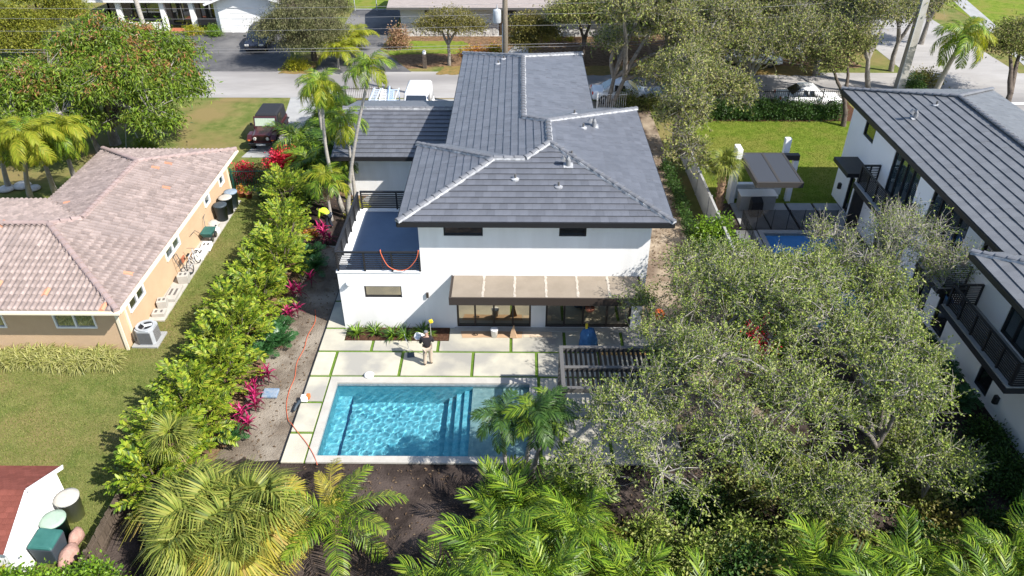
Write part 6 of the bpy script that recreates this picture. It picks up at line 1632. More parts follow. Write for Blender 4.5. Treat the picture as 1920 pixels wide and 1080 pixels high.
m = MB(); m.box(15.1,15.36,38.46,38.72,2.503,2.55); m.box(14.56,15.36,38.4,38.74,2.552,2.84); m.build('bracket', M['shelter_frame'], sh)
m = MB(); m.box(12.2,14.1,37.2,37.9,0.08,0.98); m.build('counter', M['grey_conc'], sh)
m = MB(); m.box(12.15,14.15,37.15,37.95,0.985,1.03); m.build('worktop', M['stucco2'], sh)
gr = thing('barbecue_grill', 'black covered grill under the louvred shelter', 'grill', (12.9,36.6,0.08))
m = MB(); m.box(12.6,13.2,36.4,36.9,0.14,0.85); m.build('cabinet', M['black_metal'], gr)
m = MB(); m.loft([[(12.6,36.4,.855),(13.2,36.4,.855),(13.2,36.9,.855),(12.6,36.9,.855)],[(12.62,36.42,1.0),(13.18,36.42,1.0),(13.18,36.88,1.1),(12.62,36.88,1.1)]]); m.build('lid', M['black_metal'], gr)
# mesh pool fence
pf = thing('pool_fence', 'black see-through mesh safety fence round the neighbouring pool', 'fence', (12.3, 33, 0))
def meshfab(name):
    m = bpy.data.materials.new(name); m.use_nodes = True; nt = m.node_tree
    b = nt.nodes['Principled BSDF']; b.inputs['Base Color'].default_value = (0.012,0.012,0.013,1); b.inputs['Roughness'].default_value = 0.9
    t = nt.nodes.new('ShaderNodeBsdfTransparent'); x = nt.nodes.new('ShaderNodeMixShader'); x.inputs[0].default_value = 0.62
    nt.links.new(t.outputs[0], x.inputs[1]); nt.links.new(b.outputs[0], x.inputs[2]); nt.links.new(x.outputs[0], nt.nodes['Material Output'].inputs['Surface'])
    return m
M['netting'] = meshfab('black_netting')
FP = [(11.7,27.0),(11.7,31.0),(11.75,35.1),(13.4,35.15),(15.0,35.15),(16.7,35.15)]
for i in range(len(FP)-1):
    (xa,ya),(xb,yb) = FP[i],FP[i+1]; n = max(1,round(math.hypot(xb-xa,yb-ya)/1.0))
    m = MB(); m.quad((xa,ya,0.08),(xb,yb,0.08),(xb,yb,1.25),(xa,ya,1.25)); m.build('mesh_panel', M['netting'], pf)
    for k in range(n+(i == len(FP)-2)):
        t = k/n; m = MB(); m.tube([(xa+(xb-xa)*t,ya+(yb-ya)*t,0.0),(xa+(xb-xa)*t,ya+(yb-ya)*t,1.28)],0.018,6); m.build('post', M['black_metal'], pf)
# lot walls and fences
lw = thing('boundary_wall', 'grey boundary wall between the sandy side yard and the bright lawn', 'wall', (10.25, 38, 0))
for i in range(7):
    m = MB(); m.box(10.2,10.32,24.5+i*2.95,24.5+i*2.95+2.93,0.0,1.45); m.build('panel', M['grey_conc'], lw)
    m = MB(); m.box(10.16,10.36,24.44+i*2.95,24.499+i*2.95,0.0,1.5); m.build('post', M['grey_conc'], lw)
wf = thing('wooden_fence', 'weathered board fence behind the fishtail hedge', 'fence', (-12.85, 24, 0))
bmsh = MB(); bmsh.box(-0.011,0.011,-0.068,0.068,0.03,1.02); bme = bmsh.mesh('board', M['wood'])
for i in range(186):
    y = 11.6 + i*0.143
    inst('board', bme, wf, Matrix.Translation((-12.9+R.uniform(-.006,.006),y,R.uniform(-.03,.02))) @ Matrix.Rotation(R.uniform(-.02,.02),4,'X'))
for i in range(12):
    m = MB(); m.box(-12.885,-12.79,11.7+i*2.4,11.8+i*2.4,0,1.12); m.build('post', M['wood'], wf)
for z in (0.25,0.75):
    m = MB(); m.box(-12.885,-12.84,11.6,38.1,z,z+0.09); m.build('rail', M['wood'], wf)
rf_ = thing('wooden_fence', 'thin slatted fence in the undergrowth between the two oaks', 'fence', (9.2, 15.8, 0))
bm2 = MB(); bm2.box(-0.04,0.04,-0.01,0.01,0.0,0.95); bme2 = bm2.mesh('slat', M['wood'])
for i in range(48): inst('slat', bme2, rf_, Matrix.Translation((10.45,12.5+i*0.15,0)) @ Matrix.Rotation(rad(90),4,'Z') @ Matrix.Rotation(R.uniform(-.03,.03),4,'Y'))
for z in (0.25,0.75):
    m = MB(); m.box(10.412,10.437,12.4,19.7,z,z+0.07); m.build('rail', M['wood'], rf_)
def iron_fence(name, label, p0, p1, h, m_, sp=0.13, group=None):
    t = thing(name, label, 'fence', (p0[0],p0[1],0), group)
    p0, p1 = Vector((*p0,0)), Vector((*p1,0)); d = (p1-p0); L_ = d.length; d.normalize(); s = Vector((-d.y,d.x,0)); z = Vector((0,0,1))
    for zz in (0.15,h-0.15):
        m = MB(); m.obox((p0+p1)/2+z*zz, d, s, z, L_/2, 0.018, 0.02); m.build('rail', m_, t)
    n = int(L_/sp); m = MB(); m.box(-0.011,0.011,-0.011,0.011,0.02,h); me = m.mesh('picket', m_)
    for i in range(min(n, 290)): inst('picket', me, t, Matrix.Translation(p0+d*(i+0.5)*L_/n + s*0.031) @ Matrix.Rotation(math.atan2(d.y,d.x),4,'Z'))
    for k in range(int(L_/2.4)+1):
        m = MB(); q = p0+d*min(L_,k*2.4); m.box(q.x-.03,q.x+.03,q.y-.03,q.y+.03,0,h+0.05); m.build('post', m_, t)
    return t
iron_fence('iron_fence', 'green iron fence with flower pots at the back of the peach wall', (-16.3,39.2), (-13.9,39.35), 1.5, M['green_iron'], 0.12)
iron_fence('iron_fence', 'black iron fence by the street left of the white van', (-12.4,52.9), (-9.0,52.9), 1.4, M['bronze'], 0.13)
iron_fence('iron_fence', 'black iron fence behind the dark hedge at the far end of the lawn', (11.6,51.5), (23,51.5), 1.8, M['black_metal'], 0.14)
wt = iron_fence('picket_fence', 'white picket fence under the street oak beside the grey roof', (5.6,52.2), (7.7,52.2), 1.3, M['white'], 0.14)
cg = thing('chain_link_gate', 'pale pipe gate across the end of the far dark driveway', 'gate', (-14, 78.6, 0))
for x in (-16.4,-14.2,-12.0):
    m = MB(); m.tube([(x,78.6,0),(x,78.6,1.7)],0.05,6); m.build('post', M['galv'], cg)
m = MB(); m.tube([(-16.4,78.6,1.6),(-12.0,78.6,1.6)],0.04,6); m.tube([(-16.4,78.6,0.15),(-12.0,78.6,0.15)],0.04,6); m.build('rail', M['galv'], cg)
bp = thing('wooden_fence', 'brown board fence running back from the street at top left', 'fence', (-37.6, 70, 0))
for i in range(40):
    inst('board', bme, bp, Matrix.Translation((-37.8-i*0.05,66.4+i*0.26,0)) @ Matrix.Scale(1.8,4,(0,1,0)))

# ------------------------------------------------------------------ utility poles and wires
up_ = thing('utility_pole', 'grey wooden utility pole with a transformer rising behind the roof', 'utility pole', (-0.9, 51.3, 0))
m = MB(); m.tube([(-0.9,51.3,-0.2),(-0.9,51.3,6),(-0.9,51.3,12.4)],[0.20,0.18,0.14],12); m.build('pole', M['pole_wood'], up_, True)
m = MB(); m.lathe([(0.24,0),(0.27,0.06),(0.27,0.78),(0.24,0.84),(0.05,0.9)],(-1.42,51.25,6.35),14); tfm = m.build('transformer', M['galv'], up_, True)
m = MB(); m.tube([(-1.42,51.25,7.2),(-1.42,51.25,7.5)],[0.05,0.03],6); m.build('bushing', M['galv'], tfm)
m = MB(); m.box(-2.0,0.2,51.15,51.21,11.4,11.52); m.build('crossarm', M['pole_wood'], up_)
m = MB(); m.tube([(-1.06,51.25,1),(-1.06,51.25,6.3)],0.05,6); m.build('conduit', M['galv'], up_)
cp_ = thing('utility_pole', 'tall pale square concrete pole leaning in view behind the balcony house', 'utility pole', (28.9, 56.6, 0))
m = MB(); m.loft([[(28.9-w,56.6-w,z),(28.9+w,56.6-w,z),(28.9+w,56.6+w,z),(28.9-w,56.6+w,z)] for (w,z) in ((0.30,-0.2),(0.17,13.5))]); m.build('pole', M['coping'], cp_)
m = MB(); m.tube([(28.6,56.25,0),(28.6,56.3,9)],0.04,6); m.build('conduit', M['galv'], cp_)
WL = 'overhead wires along the street'
for i, (z, y, lab) in enumerate(((7.55,51.3,'topmost thin overhead wire'),(6.9,51.25,'second overhead wire, level with the transformer'),(6.15,51.3,'middle overhead wire just below the transformer'),(4.95,51.2,'lower overhead cable above the street'),(4.7,51.4,'lowest overhead cable above the street'))):
    pts = []
    for k in range(41):
        u = k/40; x = -62+u*61.1; pts.append((x, y, z + (0.9 if i < 2 else 0.35)*(1-u)*0.3 - 1.0*4*u*(1-u)*0.5))
    for k in range(1,41):
        u = k/40; x = -0.9+u*29.8; pts.append((x, y+u*5.2, z - 0.6*4*u*(1-u)*0.5))
    m = MB(); m.tube(pts, 0.008 if i < 3 else 0.011, 4); o = m.build('overhead_wire', M['cable']); tag(o, lab+', strung between the two poles', 'wire', WL)
mb_ = thing('mailbox', 'dark post mailbox with a white lamp at the far kerb', 'mailbox', (-7.6, 61.2, 0))
m = MB(); m.box(-7.75,-7.45,61.05,61.35,0,1.1); m.build('post', M['bark_dark'], mb_)
m = MB(); m.lathe([(0.12,0),(0.16,0.1),(0.15,0.28),(0.04,0.36)],(-7.6,61.2,1.1),10); m.build('lamp', M['white'], mb_, True)

# ------------------------------------------------------------------ vehicles
def wheel(parent, x, y, z, r, w, axis='X'):
    m = MB(); prof = [(r*0.55,-w/2),(r*0.95,-w/2),(r,-w/2+0.03),(r,w/2-0.03),(r*0.95,w/2),(r*0.55,w/2)]
    m.lathe(prof, (0,0,0), 18)
    o = m.build('wheel', M['rubber'], parent, False, False); 
    rot = Matrix.Rotation(rad(90),4,'Y')
    o.matrix_basis = Matrix.Translation((x,y,z)) @ rot
    m = MB(); m.lathe([(r*0.56,-w/2-0.004),(r*0.3,-w/2-0.02),(r*0.1,-w/2-0.02)],(0,0,0),14); m.lathe([(r*0.56,w/2+0.004),(r*0.3,w/2+0.02),(r*0.1,w/2+0.02)],(0,0,0),14)
    q = m.build('rim', M['chrome'], o)
    return o
def car(name, label, cat, loc, rot, paint, L=4.5, W=1.82, H=1.6, kind='suv', group=None):
    """nose towards local -Y; lofted body, glasshouse, panes, lamps, wheels"""
    t = thing(name, label, cat, loc, group)
    t.rotation_euler = (0,0,rot)
    h = W/2
    if kind == 'van':
        S_ = [(-L/2,0.30,0.62,0.86),(-L/2+0.15,0.25,0.85,0.95),(-L/2+0.95,0.22,1.05,1.0),(-L/2+1.15,0.22,1.12,1.0),(L/2-0.1,0.24,1.15,1.0),(L/2,0.30,1.1,0.97)]
        G_ = [(-L/2+1.0,1.06,1.08,0.94),(-L/2+1.85,1.12,H-0.10,0.86),(-L/2+2.3,1.13,H,0.84),(L/2-0.25,1.14,H,0.84),(L/2-0.04,1.14,H-0.12,0.86)]
    elif kind == 'suv':
        S_ = [(-L/2,0.38,0.70,0.80),(-L/2+0.12,0.30,0.88,0.93),(-L/2+1.15,0.26,1.0,0.99),(-L/2+1.5,0.25,1.04,1.0),(L/2-0.6,0.25,1.05,0.99),(L/2-0.1,0.3,1.0,0.95),(L/2,0.4,0.85,0.88)]
        G_ = [(-L/2+1.15,1.0,1.01,0.90),(-L/2+1.95,1.04,H-0.05,0.76),(-L/2+2.5,1.04,H,0.75),(L/2-0.9,1.04,H-0.03,0.74),(L/2-0.25,1.02,1.06,0.84)]
    else:
        S_ = [(-L/2,0.36,0.60,0.78),(-L/2+0.15,0.28,0.74,0.92),(-L/2+1.2,0.24,0.88,0.99),(-L/2+1.5,0.24,0.90,1.0),(L/2-0.9,0.24,0.94,0.99),(L/2-0.1,0.28,0.92,0.93),(L/2,0.38,0.8,0.85)]
        G_ = [(-L/2+1.15,0.88,0.89,0.88),(-L/2+1.95,0.9,H-0.05,0.72),(-L/2+2.4,0.92,H,0.70),(L/2-1.5,0.93,H-0.02,0.70),(L/2-0.75,0.93,0.95,0.80)]
    rings = []
    for (y,z0,z1,k) in S_:
        w = h*k; zm = z0+(z1-z0)*0.55
        rings.append([(-w*0.86,y,z0),(w*0.86,y,z0),(w,y,z0+0.12),(w,y,zm),(w*0.93,y,z1-0.04),(w*0.6,y,z1),(-w*0.6,y,z1),(-w*0.93,y,z1-0.04),(-w,y,zm),(-w,y,z0+0.12)])
    m = MB(); m.loft(rings); body = m.build('body', paint, t, True, False, fix=True)
    gr_ = []
    for (y,zb,zt,k) in G_:
        w = h*k; gr_.append([(-h*0.93,y,zb-0.03),(h*0.93,y,zb-0.03),(w+ (h*0.93-w)*0.1,y,zt-0.06 if zt-zb > .1 else zb),(w*0.85,y,zt),(-w*0.85,y,zt),(-w-(h*0.93-w)*0.1,y,zt-0.06 if zt-zb > .1 else zb)])
    m = MB(); m.loft(gr_); m.build('cabin', paint, t, True, False, fix=True)
    def pane(nm, pts):
        q = MB(); q.poly(pts); q.build(nm, M['glass_car'], t, False, False)
    (ya,zba,zta,ka),(yb,zbb,ztb,kb) = G_[0],G_[1]
    n = Vector((0,-(ztb-zta),yb-ya)).normalized()*0.02
    f = lambda u,s_: Vector((s_*(h*0.88*(1-u)+h*kb*0.80*u), ya+(yb-ya)*u, zta+(ztb-zta)*u)) + n
    pane('windshield', [f(0.06,-1),f(0.06,1),f(0.92,1),f(0.92,-1)])
    ys = [G_[1][0]+0.12, (G_[1][0]+G_[-2][0])/2+0.05, G_[-2][0]-0.05] if kind != 'van' else [G_[1][0]-0.35, G_[1][0]+0.65]
    for s_ in (-1,1):
        for i in range(len(ys)-1):
            y0_, y1_ = ys[i]+0.04, ys[i+1]-0.04
            zt = H-0.16; zb = G_[1][1]+0.06; kk = G_[2][3]
            xb, xt = s_*(h*0.935+0.012), s_*(h*kk+ (h*0.93-h*kk)*0.16+0.018)
            pane('side_window', [(xb,y0_,zb),(xb,y1_,zb),(xt,y1_,zt),(xt,y0_+0.06,zt)])
    if kind != 'van':
        (ya,zba,zta,ka),(yb,zbb,ztb,kb) = G_[-1],G_[-2]
        n = Vector((0,abs(ztb-zta),abs(yb-ya))).normalized()*0.02
        f = lambda u,s_: Vector((s_*(h*0.82*(1-u)+h*kb*0.80*u), ya+(yb-ya)*u, zta+(ztb-zta)*u)) + n
        pane('rear_window', [f(0.1,1),f(0.1,-1),f(0.88,-1),f(0.88,1)])
    for s_ in (-1,1):
        q = MB(); q.obox((s_*h*0.66,-L/2+0.045,S_[1][2]-0.14),(1,0,0),(0,1,0),(0,0,1),0.17,0.05,0.07); q.build('headlight', M['headlamp'], t, False, False, bevel=0.015)
        q = MB(); q.obox((s_*h*0.74,L/2-0.03,S_[-2][2]-0.16),(1,0,0),(0,1,0),(0,0,1),0.12,0.05,0.09); q.build('tail_light', M['red'], t, False, False, bevel=0.015)
        q = MB(); q.obox((s_*(h+0.10),G_[0][0]+0.35,G_[0][1]+0.12),(1,0,0),(0,1,0),(0,0,1),0.10,0.05,0.07); q.build('mirror', paint, t, False, False, bevel=0.02)
        for y in (-L/2+0.85, L/2-0.85): wheel(t, s_*(h-0.10), y, 0.34, 0.34, 0.22)
    q = MB(); q.obox((0,-L/2+0.02,0.56),(1,0,0),(0,1,0),(0,0,1),h*0.5,0.03,0.09); q.build('grille', M['black_metal'], t, False, False)
    q = MB(); q.obox((0,-L/2-0.02,0.42),(1,0,0),(0,1,0),(0,0,1),h*0.78,0.05,0.08); q.build('bumper', M['bin_grey'] if kind == 'van' else paint, t, False, False, bevel=0.02)
    return t
car('cargo_van', 'white cargo van parked at the kerb behind the garage roof', 'van', (-6.85,49.9,0), 0, M['white_gloss'], 4.5, 1.86, 2.25, 'van')
car('parked_suv', 'dark blue grey SUV on the asphalt drive in front of the white garage', 'car', (-22.6,67.0,0), rad(4), M['navy'], 4.6, 1.85, 1.7, 'suv')
PCG = 'cars parked along the tree lined street'
car('parked_car', 'white car behind the iron fence and dark hedge, right of the street oaks', 'car', (20.9,53.3,0), rad(90), M['white_gloss'], 4.5, 1.8, 1.5, 'sedan', PCG)
car('parked_car', 'white car beside the white picket fence next to the grey roof', 'car', (7.6,54.2,0), rad(90), M['white_gloss'], 4.5, 1.8, 1.5, 'sedan', PCG)
car('parked_car', 'pale silver car half hidden by the street oak trunks', 'car', (11.4,53.6,0), rad(-90), M['silver'], 4.6, 1.85, 1.7, 'suv', PCG)
car('parked_car', 'white car in the far yard beyond the street, nearer of two', 'car', (19.3,62.6,0), rad(75), M['white_gloss'], 4.5, 1.8, 1.5, 'sedan', PCG)
car('parked_car', 'white SUV in the far yard beyond the street, farther of two', 'car', (21.6,65.2,0), rad(75), M['white_gloss'], 4.7, 1.85, 1.7, 'suv', PCG)
car('parked_car', 'dark car at the left edge of the picture beyond the mango tree', 'car', (-43.5,59.0,0), rad(90), M['navy'], 4.5, 1.8, 1.45, 'sedan')
# the off-road car
jp = thing('off_road_car', 'dark maroon off-road car with black soft top parked on the drive, nose to camera', 'car', (-16.25,46.7,0))
def jb(nm, m_, bv=0.02, parent=None):
    return lambda mb: mb.build(nm, m_, parent or jp, False, False, bevel=bv)
L_ = 3.9
m = MB(); m.loft([[(-.52,-1.75,.55),(.52,-1.75,.55),(.55,-1.75,1.02),(.4,-1.75,1.1),(-.4,-1.75,1.1),(-.55,-1.75,1.02)],[(-.66,-.55,.5),(.66,-.55,.5),(.68,-.55,1.12),(.5,-.55,1.2),(-.5,-.55,1.2),(-.68,-.55,1.12)]]); jb('hood', M['maroon'])(m)
m = MB(); m.box(-.78,.78,-.55,1.85,.45,1.12); body = jb('body', M['maroon'])(m)
m = MB(); m.loft([[(-.74,-.38,1.123),(.74,-.38,1.123),(.74,1.82,1.123),(-.74,1.82,1.123)],[(-.70,-.12,1.80),(.70,-.12,1.80),(.70,1.74,1.84),(-.70,1.74,1.84)],[(-.62,-.05,1.86),(.62,-.05,1.86),(.62,1.66,1.90),(-.62,1.66,1.90)]]); jb('soft_top', M['softtop'], 0.03)(m)
m = MB(); m.obox((0,-.46,1.45),(1,0,0),(0,.3,.954),(0,-.954,.3),.74,.36,.025); jb('windshield_frame', M['maroon'], 0.01)(m)
m = MB(); m.obox((0,-.475,1.45),(1,0,0),(0,.3,.954),(0,-.954,.3),.66,.27,.022); ws = jb('windshield', M['glass_car'], 0)(m)
m = MB(); m.obox((0,-.4815,1.447),(1,0,0),(0,.3,.954),(0,-.954,.3),.64,.24,.018); jb('sunshade', M['sunshade'], 0)(m)
for s_ in (-1,1):
    m = MB(); m.loft([[(s_*.56,-1.85,.78),(s_*.90,-1.85,.74),(s_*.90,-1.85,.80),(s_*.56,-1.85,.84)],[(s_*.60,-1.5,.98),(s_*.92,-1.5,.96),(s_*.92,-1.5,1.01),(s_*.60,-1.5,1.03)],[(s_*.66,-.95,.98),(s_*.92,-.95,.96),(s_*.92,-.95,1.01),(s_*.66,-.95,1.03)],[(s_*.70,-.55,.62),(s_*.92,-.55,.60),(s_*.92,-.55,.65),(s_*.70,-.55,.68)]]); m.build('front_fender', M['maroon'], jp, False, False, fix=True)
    m = MB(); m.box(s_*.85-.08,s_*.85+.08,.75,1.75,.86,.93); jb('rear_fender', M['softtop'])(m)
    m = MB(); m.tube([(s_*.40,-1.80,.86),(s_*.40,-1.74,.86)],.105,12); jb('headlight', M['headlamp'], 0)(m)
    m = MB(); m.box(s_*.75-.07,s_*.75+.07,-1.885,-1.855,.76,.83); jb('indicator', M['amber'], 0)(m)
    m = MB(); m.box(s_*.95-.09,s_*.95+.09,-.42,-.36,1.2,1.36); jb('mirror', M['black_metal'])(m)
    m = MB(); m.quad((s_*.752,-.15,1.2),(s_*.752,.7,1.2),(s_*.722,.7,1.72),(s_*.732,0.05,1.72)); jb('side_window', M['glass_car'], 0)(m)
    for y in (-1.2,1.2): wheel(jp, s_*.74, y, .37, .37, .24)
m = MB(); m.box(-.80,.80,-2.02,-1.90,.50,.64); jb('bumper', M['black_metal'])(m)
m = MB(); m.box(-.30,.30,-2.05,-2.025,.52,.62); jb('number_plate', M['galv'], 0)(m)
for i in range(7):
    m = MB(); m.box(-.27+i*.08,-.235+i*.08,-1.765,-1.752,.66,1.0); jb('grille_slot', M['black_metal'], 0)(m)
m = MB(); m.lathe([(.2,-.1),(.36,-.1),(.36,.1),(.2,.1)],(0,0,0),16); o = m.build('spare_wheel', M['rubber'], jp, False, False); o.matrix_basis = Matrix.Translation((0.1,1.98,.95)) @ Matrix.Rotation(rad(90),4,'X')
# utility truck with ladders and a flat trailer
ut = thing('utility_truck', 'white utility truck with rack parked behind the garage roof', 'truck', (-9.0,47.9,0))
def ub(nm, mt, *b, bv=0.02):
    m = MB(); m.box(*b); return m.build(nm, mt, ut, False, False, bevel=bv)
m = MB(); m.loft([[(-.85,-2.6,.5),(.85,-2.6,.5),(.85,-2.6,.95),(-.85,-2.6,.95)],[(-.92,-1.4,.45),(.92,-1.4,.45),(.92,-1.4,1.1),(-.92,-1.4,1.1)],[(-.92,2.6,.5),(.92,2.6,.5),(.92,2.6,1.1),(-.92,2.6,1.1)]]); m.build('body', M['white_gloss'], ut, False, False, bevel=0.03, fix=True)
m = MB(); m.loft([[(-.86,-1.5,1.103),(.86,-1.5,1.103),(.86,.3,1.103),(-.86,.3,1.103)],[(-.72,-.9,1.75),(.72,-.9,1.75),(.72,.2,1.75),(-.72,.2,1.75)]]); m.build('cab', M['white_gloss'], ut, False, False, bevel=0.04)
m = MB(); m.quad((-.78,-1.47,1.17),(.78,-1.47,1.17),(.68,-.98,1.70),(-.68,-.98,1.70)); m.build('windshield', M['glass_car'], ut, False, False)
ub('truck_bed', M['blue_panel'], -.85,.85,.45,2.55,1.103,1.35)
for x in (-.85,.85):
    for y in (-1.3,.5,2.5): ub('rack_post', M['ladder_c'], x-.03,x+.03,y-.03,y+.03,1.1,2.1, bv=0)
    ub('rack_rail', M['ladder_c'], x-.03,x+.03,-1.5,2.7,2.103,2.16, bv=0)
for y in (-1.2,.5,2.4): ub('rack_bar', M['ladder_c'], -.82,.82,y-.03,y+.03,2.105,2.15, bv=0)
for s_ in (-1,1):
    for y in (-1.7,1.6): wheel(ut, s_*.82, y, .37, .37, .24)
LDG = 'ladders on the truck rack'
for i, (x, rx_, lab, mt) in enumerate(((-.55,0.0,'pale blue grey extension ladder lying flat on the truck rack, left one','ladder_c'),(0.1,0.0,'white extension ladder lying flat on the truck rack, middle one','white'),(0.62,0.9,'pale blue ladder tilted on edge on the truck rack, beside the van','blue_panel'))):
    t = thing('ladder', lab, 'ladder', (-9.0+x,47.9,2.22), LDG)
    t.rotation_euler = (0,rx_,0.05*i)
    for s_ in (-1,1):
        m = MB(); m.box(s_*.2-.03,s_*.2+.03,-2.3,2.4,-.04,.04); m.build('side_rail', M[mt], t, False, False)
    m = MB(); m.box(-.168,.168,-.02,.02,-.02,.02); rm = m.mesh('rung', M[mt])
    for k in range(15): inst('rung', rm, t, Matrix.Translation((0,-2.1+k*.3,0)), False)
tr_ = thing('trailer', 'flat white topped trailer with blue side between the van and the roof', 'trailer', (-4.5,48.6,0))
for (nm, mt, b) in (('bed','white_gloss',(-.95,.95,-1.2,1.2,1.22,1.32)),('side_panel','blue_panel',(-.93,.93,-1.18,1.18,.55,1.217)),('tow_bar','black_metal',(-.05,.05,-2.0,-1.2,.5,.58))):
    m = MB(); m.box(*b); m.build(nm, M[mt], tr_, False, False, bevel=0.015)
for s_ in (-1,1): wheel(tr_, s_*1.02, 0, .3, .3, .18)

# ------------------------------------------------------------------ people
def skinned(name, verts, edges, radii, m_, parent, sub=2, root=0):
    me = bpy.data.meshes.new(name); me.from_pydata([tuple(v) for v in verts], edges, []); me.update()
    o = bpy.data.objects.new(name, me); COL.objects.link(o)
    s = o.modifiers.new('skin', 'SKIN')
    for i, r_ in enumerate(radii):
        sv = me.skin_vertices[0].data[i]
        sv.radius = (r_, r_) if not hasattr(r_, '__len__') else r_
        sv.use_root = (i == root)
    s.use_smooth_shade = True
    d = o.modifiers.new('sub', 'SUBSURF'); d.levels = sub; d.render_levels = sub
    me.materials.append(m_)
    o.parent = parent
    return o
def person(name, label, loc, rot, pose, cols, extra=None):
    t = thing(name, label, 'person', loc); t.rotation_euler = (0,0,rot)
    P = pose
    # body: one continuous figure (pelvis, spine, head, arms, legs)
    names = ['pelvis','waist','chest','neck0','neck','head','crown','shL','elL','wrL','haL','shR','elR','wrR','haR','hipL','knL','anL','toL','hipR','knR','anR','toR']
    rads = {'pelvis':.125,'waist':.115,'chest':.135,'neck0':.07,'neck':.052,'head':.088,'crown':.075,'shL':.062,'elL':.042,'wrL':.030,'haL':.036,'shR':.062,'elR':.042,'wrR':.030,'haR':.036,'hipL':.088,'knL':.058,'anL':.042,'toL':.040,'hipR':.088,'knR':.058,'anR':.042,'toR':.040}
    E_ = [('pelvis','waist'),('waist','chest'),('chest','neck0'),('neck0','neck'),('neck','head'),('head','crown'),('chest','shL'),('shL','elL'),('elL','wrL'),('wrL','haL'),('chest','shR'),('shR','elR'),('elR','wrR'),('wrR','haR'),('pelvis','hipL'),('hipL','knL'),('knL','anL'),('anL','toL'),('pelvis','hipR'),('hipR','knR'),('knR','anR'),('anR','toR')]
    ix = {n:i for i,n in enumerate(names)}
    skinned('body', [P[n] for n in names], [(ix[a],ix[b]) for a,b in E_], [rads[n] for n in names], cols['skin'], t)
    def cloth(nm, ns, es, grow, mt):
        jx = {n:i for i,n in enumerate(ns)}
        skinned(nm, [P[n] for n in ns], [(jx[a],jx[b]) for a,b in es], [rads[n]+grow.get(n, .018) for n in ns], mt, t)
    top = ['pelvis','waist','chest','neck0','shL','elL','wrL','shR','elR','wrR']
    cloth('jacket', top, [('pelvis','waist'),('waist','chest'),('chest','neck0'),('chest','shL'),('shL','elL'),('elL','wrL'),('chest','shR'),('shR','elR'),('elR','wrR')], {'pelvis':.045,'waist':.045,'chest':.035,'elL':.024,'elR':.024}, cols['top'])
    cloth('trousers', ['pelvis','hipL','knL','anL','hipR','knR','anR'], [('pelvis','hipL'),('hipL','knL'),('knL','anL'),('pelvis','hipR'),('hipR','knR'),('knR','anR')], {'knL':.03,'knR':.03,'anL':.034,'anR':.034,'pelvis':.02}, cols['legs'])
    for s_ in 'LR':
        a, b = Vector(P['an'+s_]), Vector(P['to'+s_])
        skinned('shoe', [a-Vector((0,0,.03)), a*.5+b*.5-Vector((0,0,.02)), b], [(0,1),(1,2)], [.052,.050,.046], cols['shoe'], t)
    hv = Vector(P['head']); cv = Vector(P['crown']); ax = (cv-hv).normalized()
    skinned('hat' if cols.get('hat') else 'hair', [hv+ax*.03, cv, cv+ax*.03], [(0,1),(1,2)], [.100,.090,.05], cols.get('hat') or M['bark_dark'], t)
    # face: nose and ears on the head; five-fingered hands
    fd = Vector(P['face']).normalized(); sd = ax.cross(fd).normalized()
    m = MB()
    m.obox(hv+fd*.098, fd, sd, ax, .018, .012, .02); m.build('nose', cols['skin'], t, True, False)
    for s_ in (-1,1):
        m = MB(); m.obox(hv+sd*s_*.098, fd, sd, ax, .018, .010, .03); m.build('ear', cols['skin'], t, True, False)
        m = MB(); m.obox(hv+fd*.09+sd*s_*.034+ax*.022, fd, sd, ax, .006, .012, .007); m.build('eye', M['bark_dark'], t, False, False)
    m = MB(); m.obox(hv+fd*.088-ax*.045, fd, sd, ax, .006, .022, .006); m.build('mouth', M['terracotta'], t, False, False)
    for s_ in 'LR':
        w_, hnd = Vector(P['wr'+s_]), Vector(P['ha'+s_]); d = (hnd-w_).normalized(); sv = d.cross(Vector((0,0,1))).normalized(); nv = sv.cross(d)
        for k, (o_, l_) in enumerate(((-.027,.060),(-.009,.070),(.009,.068),(.027,.052))):
            b0 = hnd+sv*o_+d*.01; skinned('finger', [b0, b0+d*l_*.5, b0+d*l_*.85-nv*.022], [(0,1),(1,2)], [.0095,.009,.008], cols['skin'], t, 1)
        b0 = hnd-sv*.02-d*.02; skinned('thumb', [b0, b0-sv*.03+d*.02, b0-sv*.035+d*.05], [(0,1),(1,2)], [.011,.010,.009], cols['skin'], t, 1)
    return t
stand = dict(pelvis=(0,0,.95),waist=(0,.0,1.12),chest=(0,.02,1.33),neck0=(0,.03,1.46),neck=(0,.04,1.52),head=(-.01,.06,1.62),crown=(-.01,.06,1.70),
             shL=(-.19,.03,1.40),elL=(-.27,.05,1.14),wrL=(-.20,.26,1.10),haL=(-.18,.33,1.13), shR=(.19,.03,1.40),elR=(.26,.08,1.15),wrR=(.13,.28,1.22),haR=(.08,.33,1.27),
             hipL=(-.10,0,.90),knL=(-.12,.03,.50),anL=(-.14,-.03,.09),toL=(-.16,.11,.045), hipR=(.10,0,.90),knR=(.11,.05,.50),anR=(.12,.04,.09),toR=(.14,.18,.045), face=(-.05,1,0.0))
person('person', 'person seen from behind in black jacket, beige trousers and grey beanie on the deck', (-3.62,23.93,0.10), rad(8), stand, dict(skin=M['skin'], top=M['jacket'], legs=M['trousers'], shoe=M['shoe'], hat=M['beanie']))
bk = thing('bucket', 'white bucket held up on the left side of the man in black', 'bucket', (-3.93,24.28,1.32))
m = MB(); m.lathe([(0.12,-0.16),(0.155,0.17),(0.145,0.17),(0.11,-0.13)],(0,0,0),18); o = m.build('pail', M['white'], bk, True, False); bk.rotation_euler = (rad(35), rad(-50), 0)
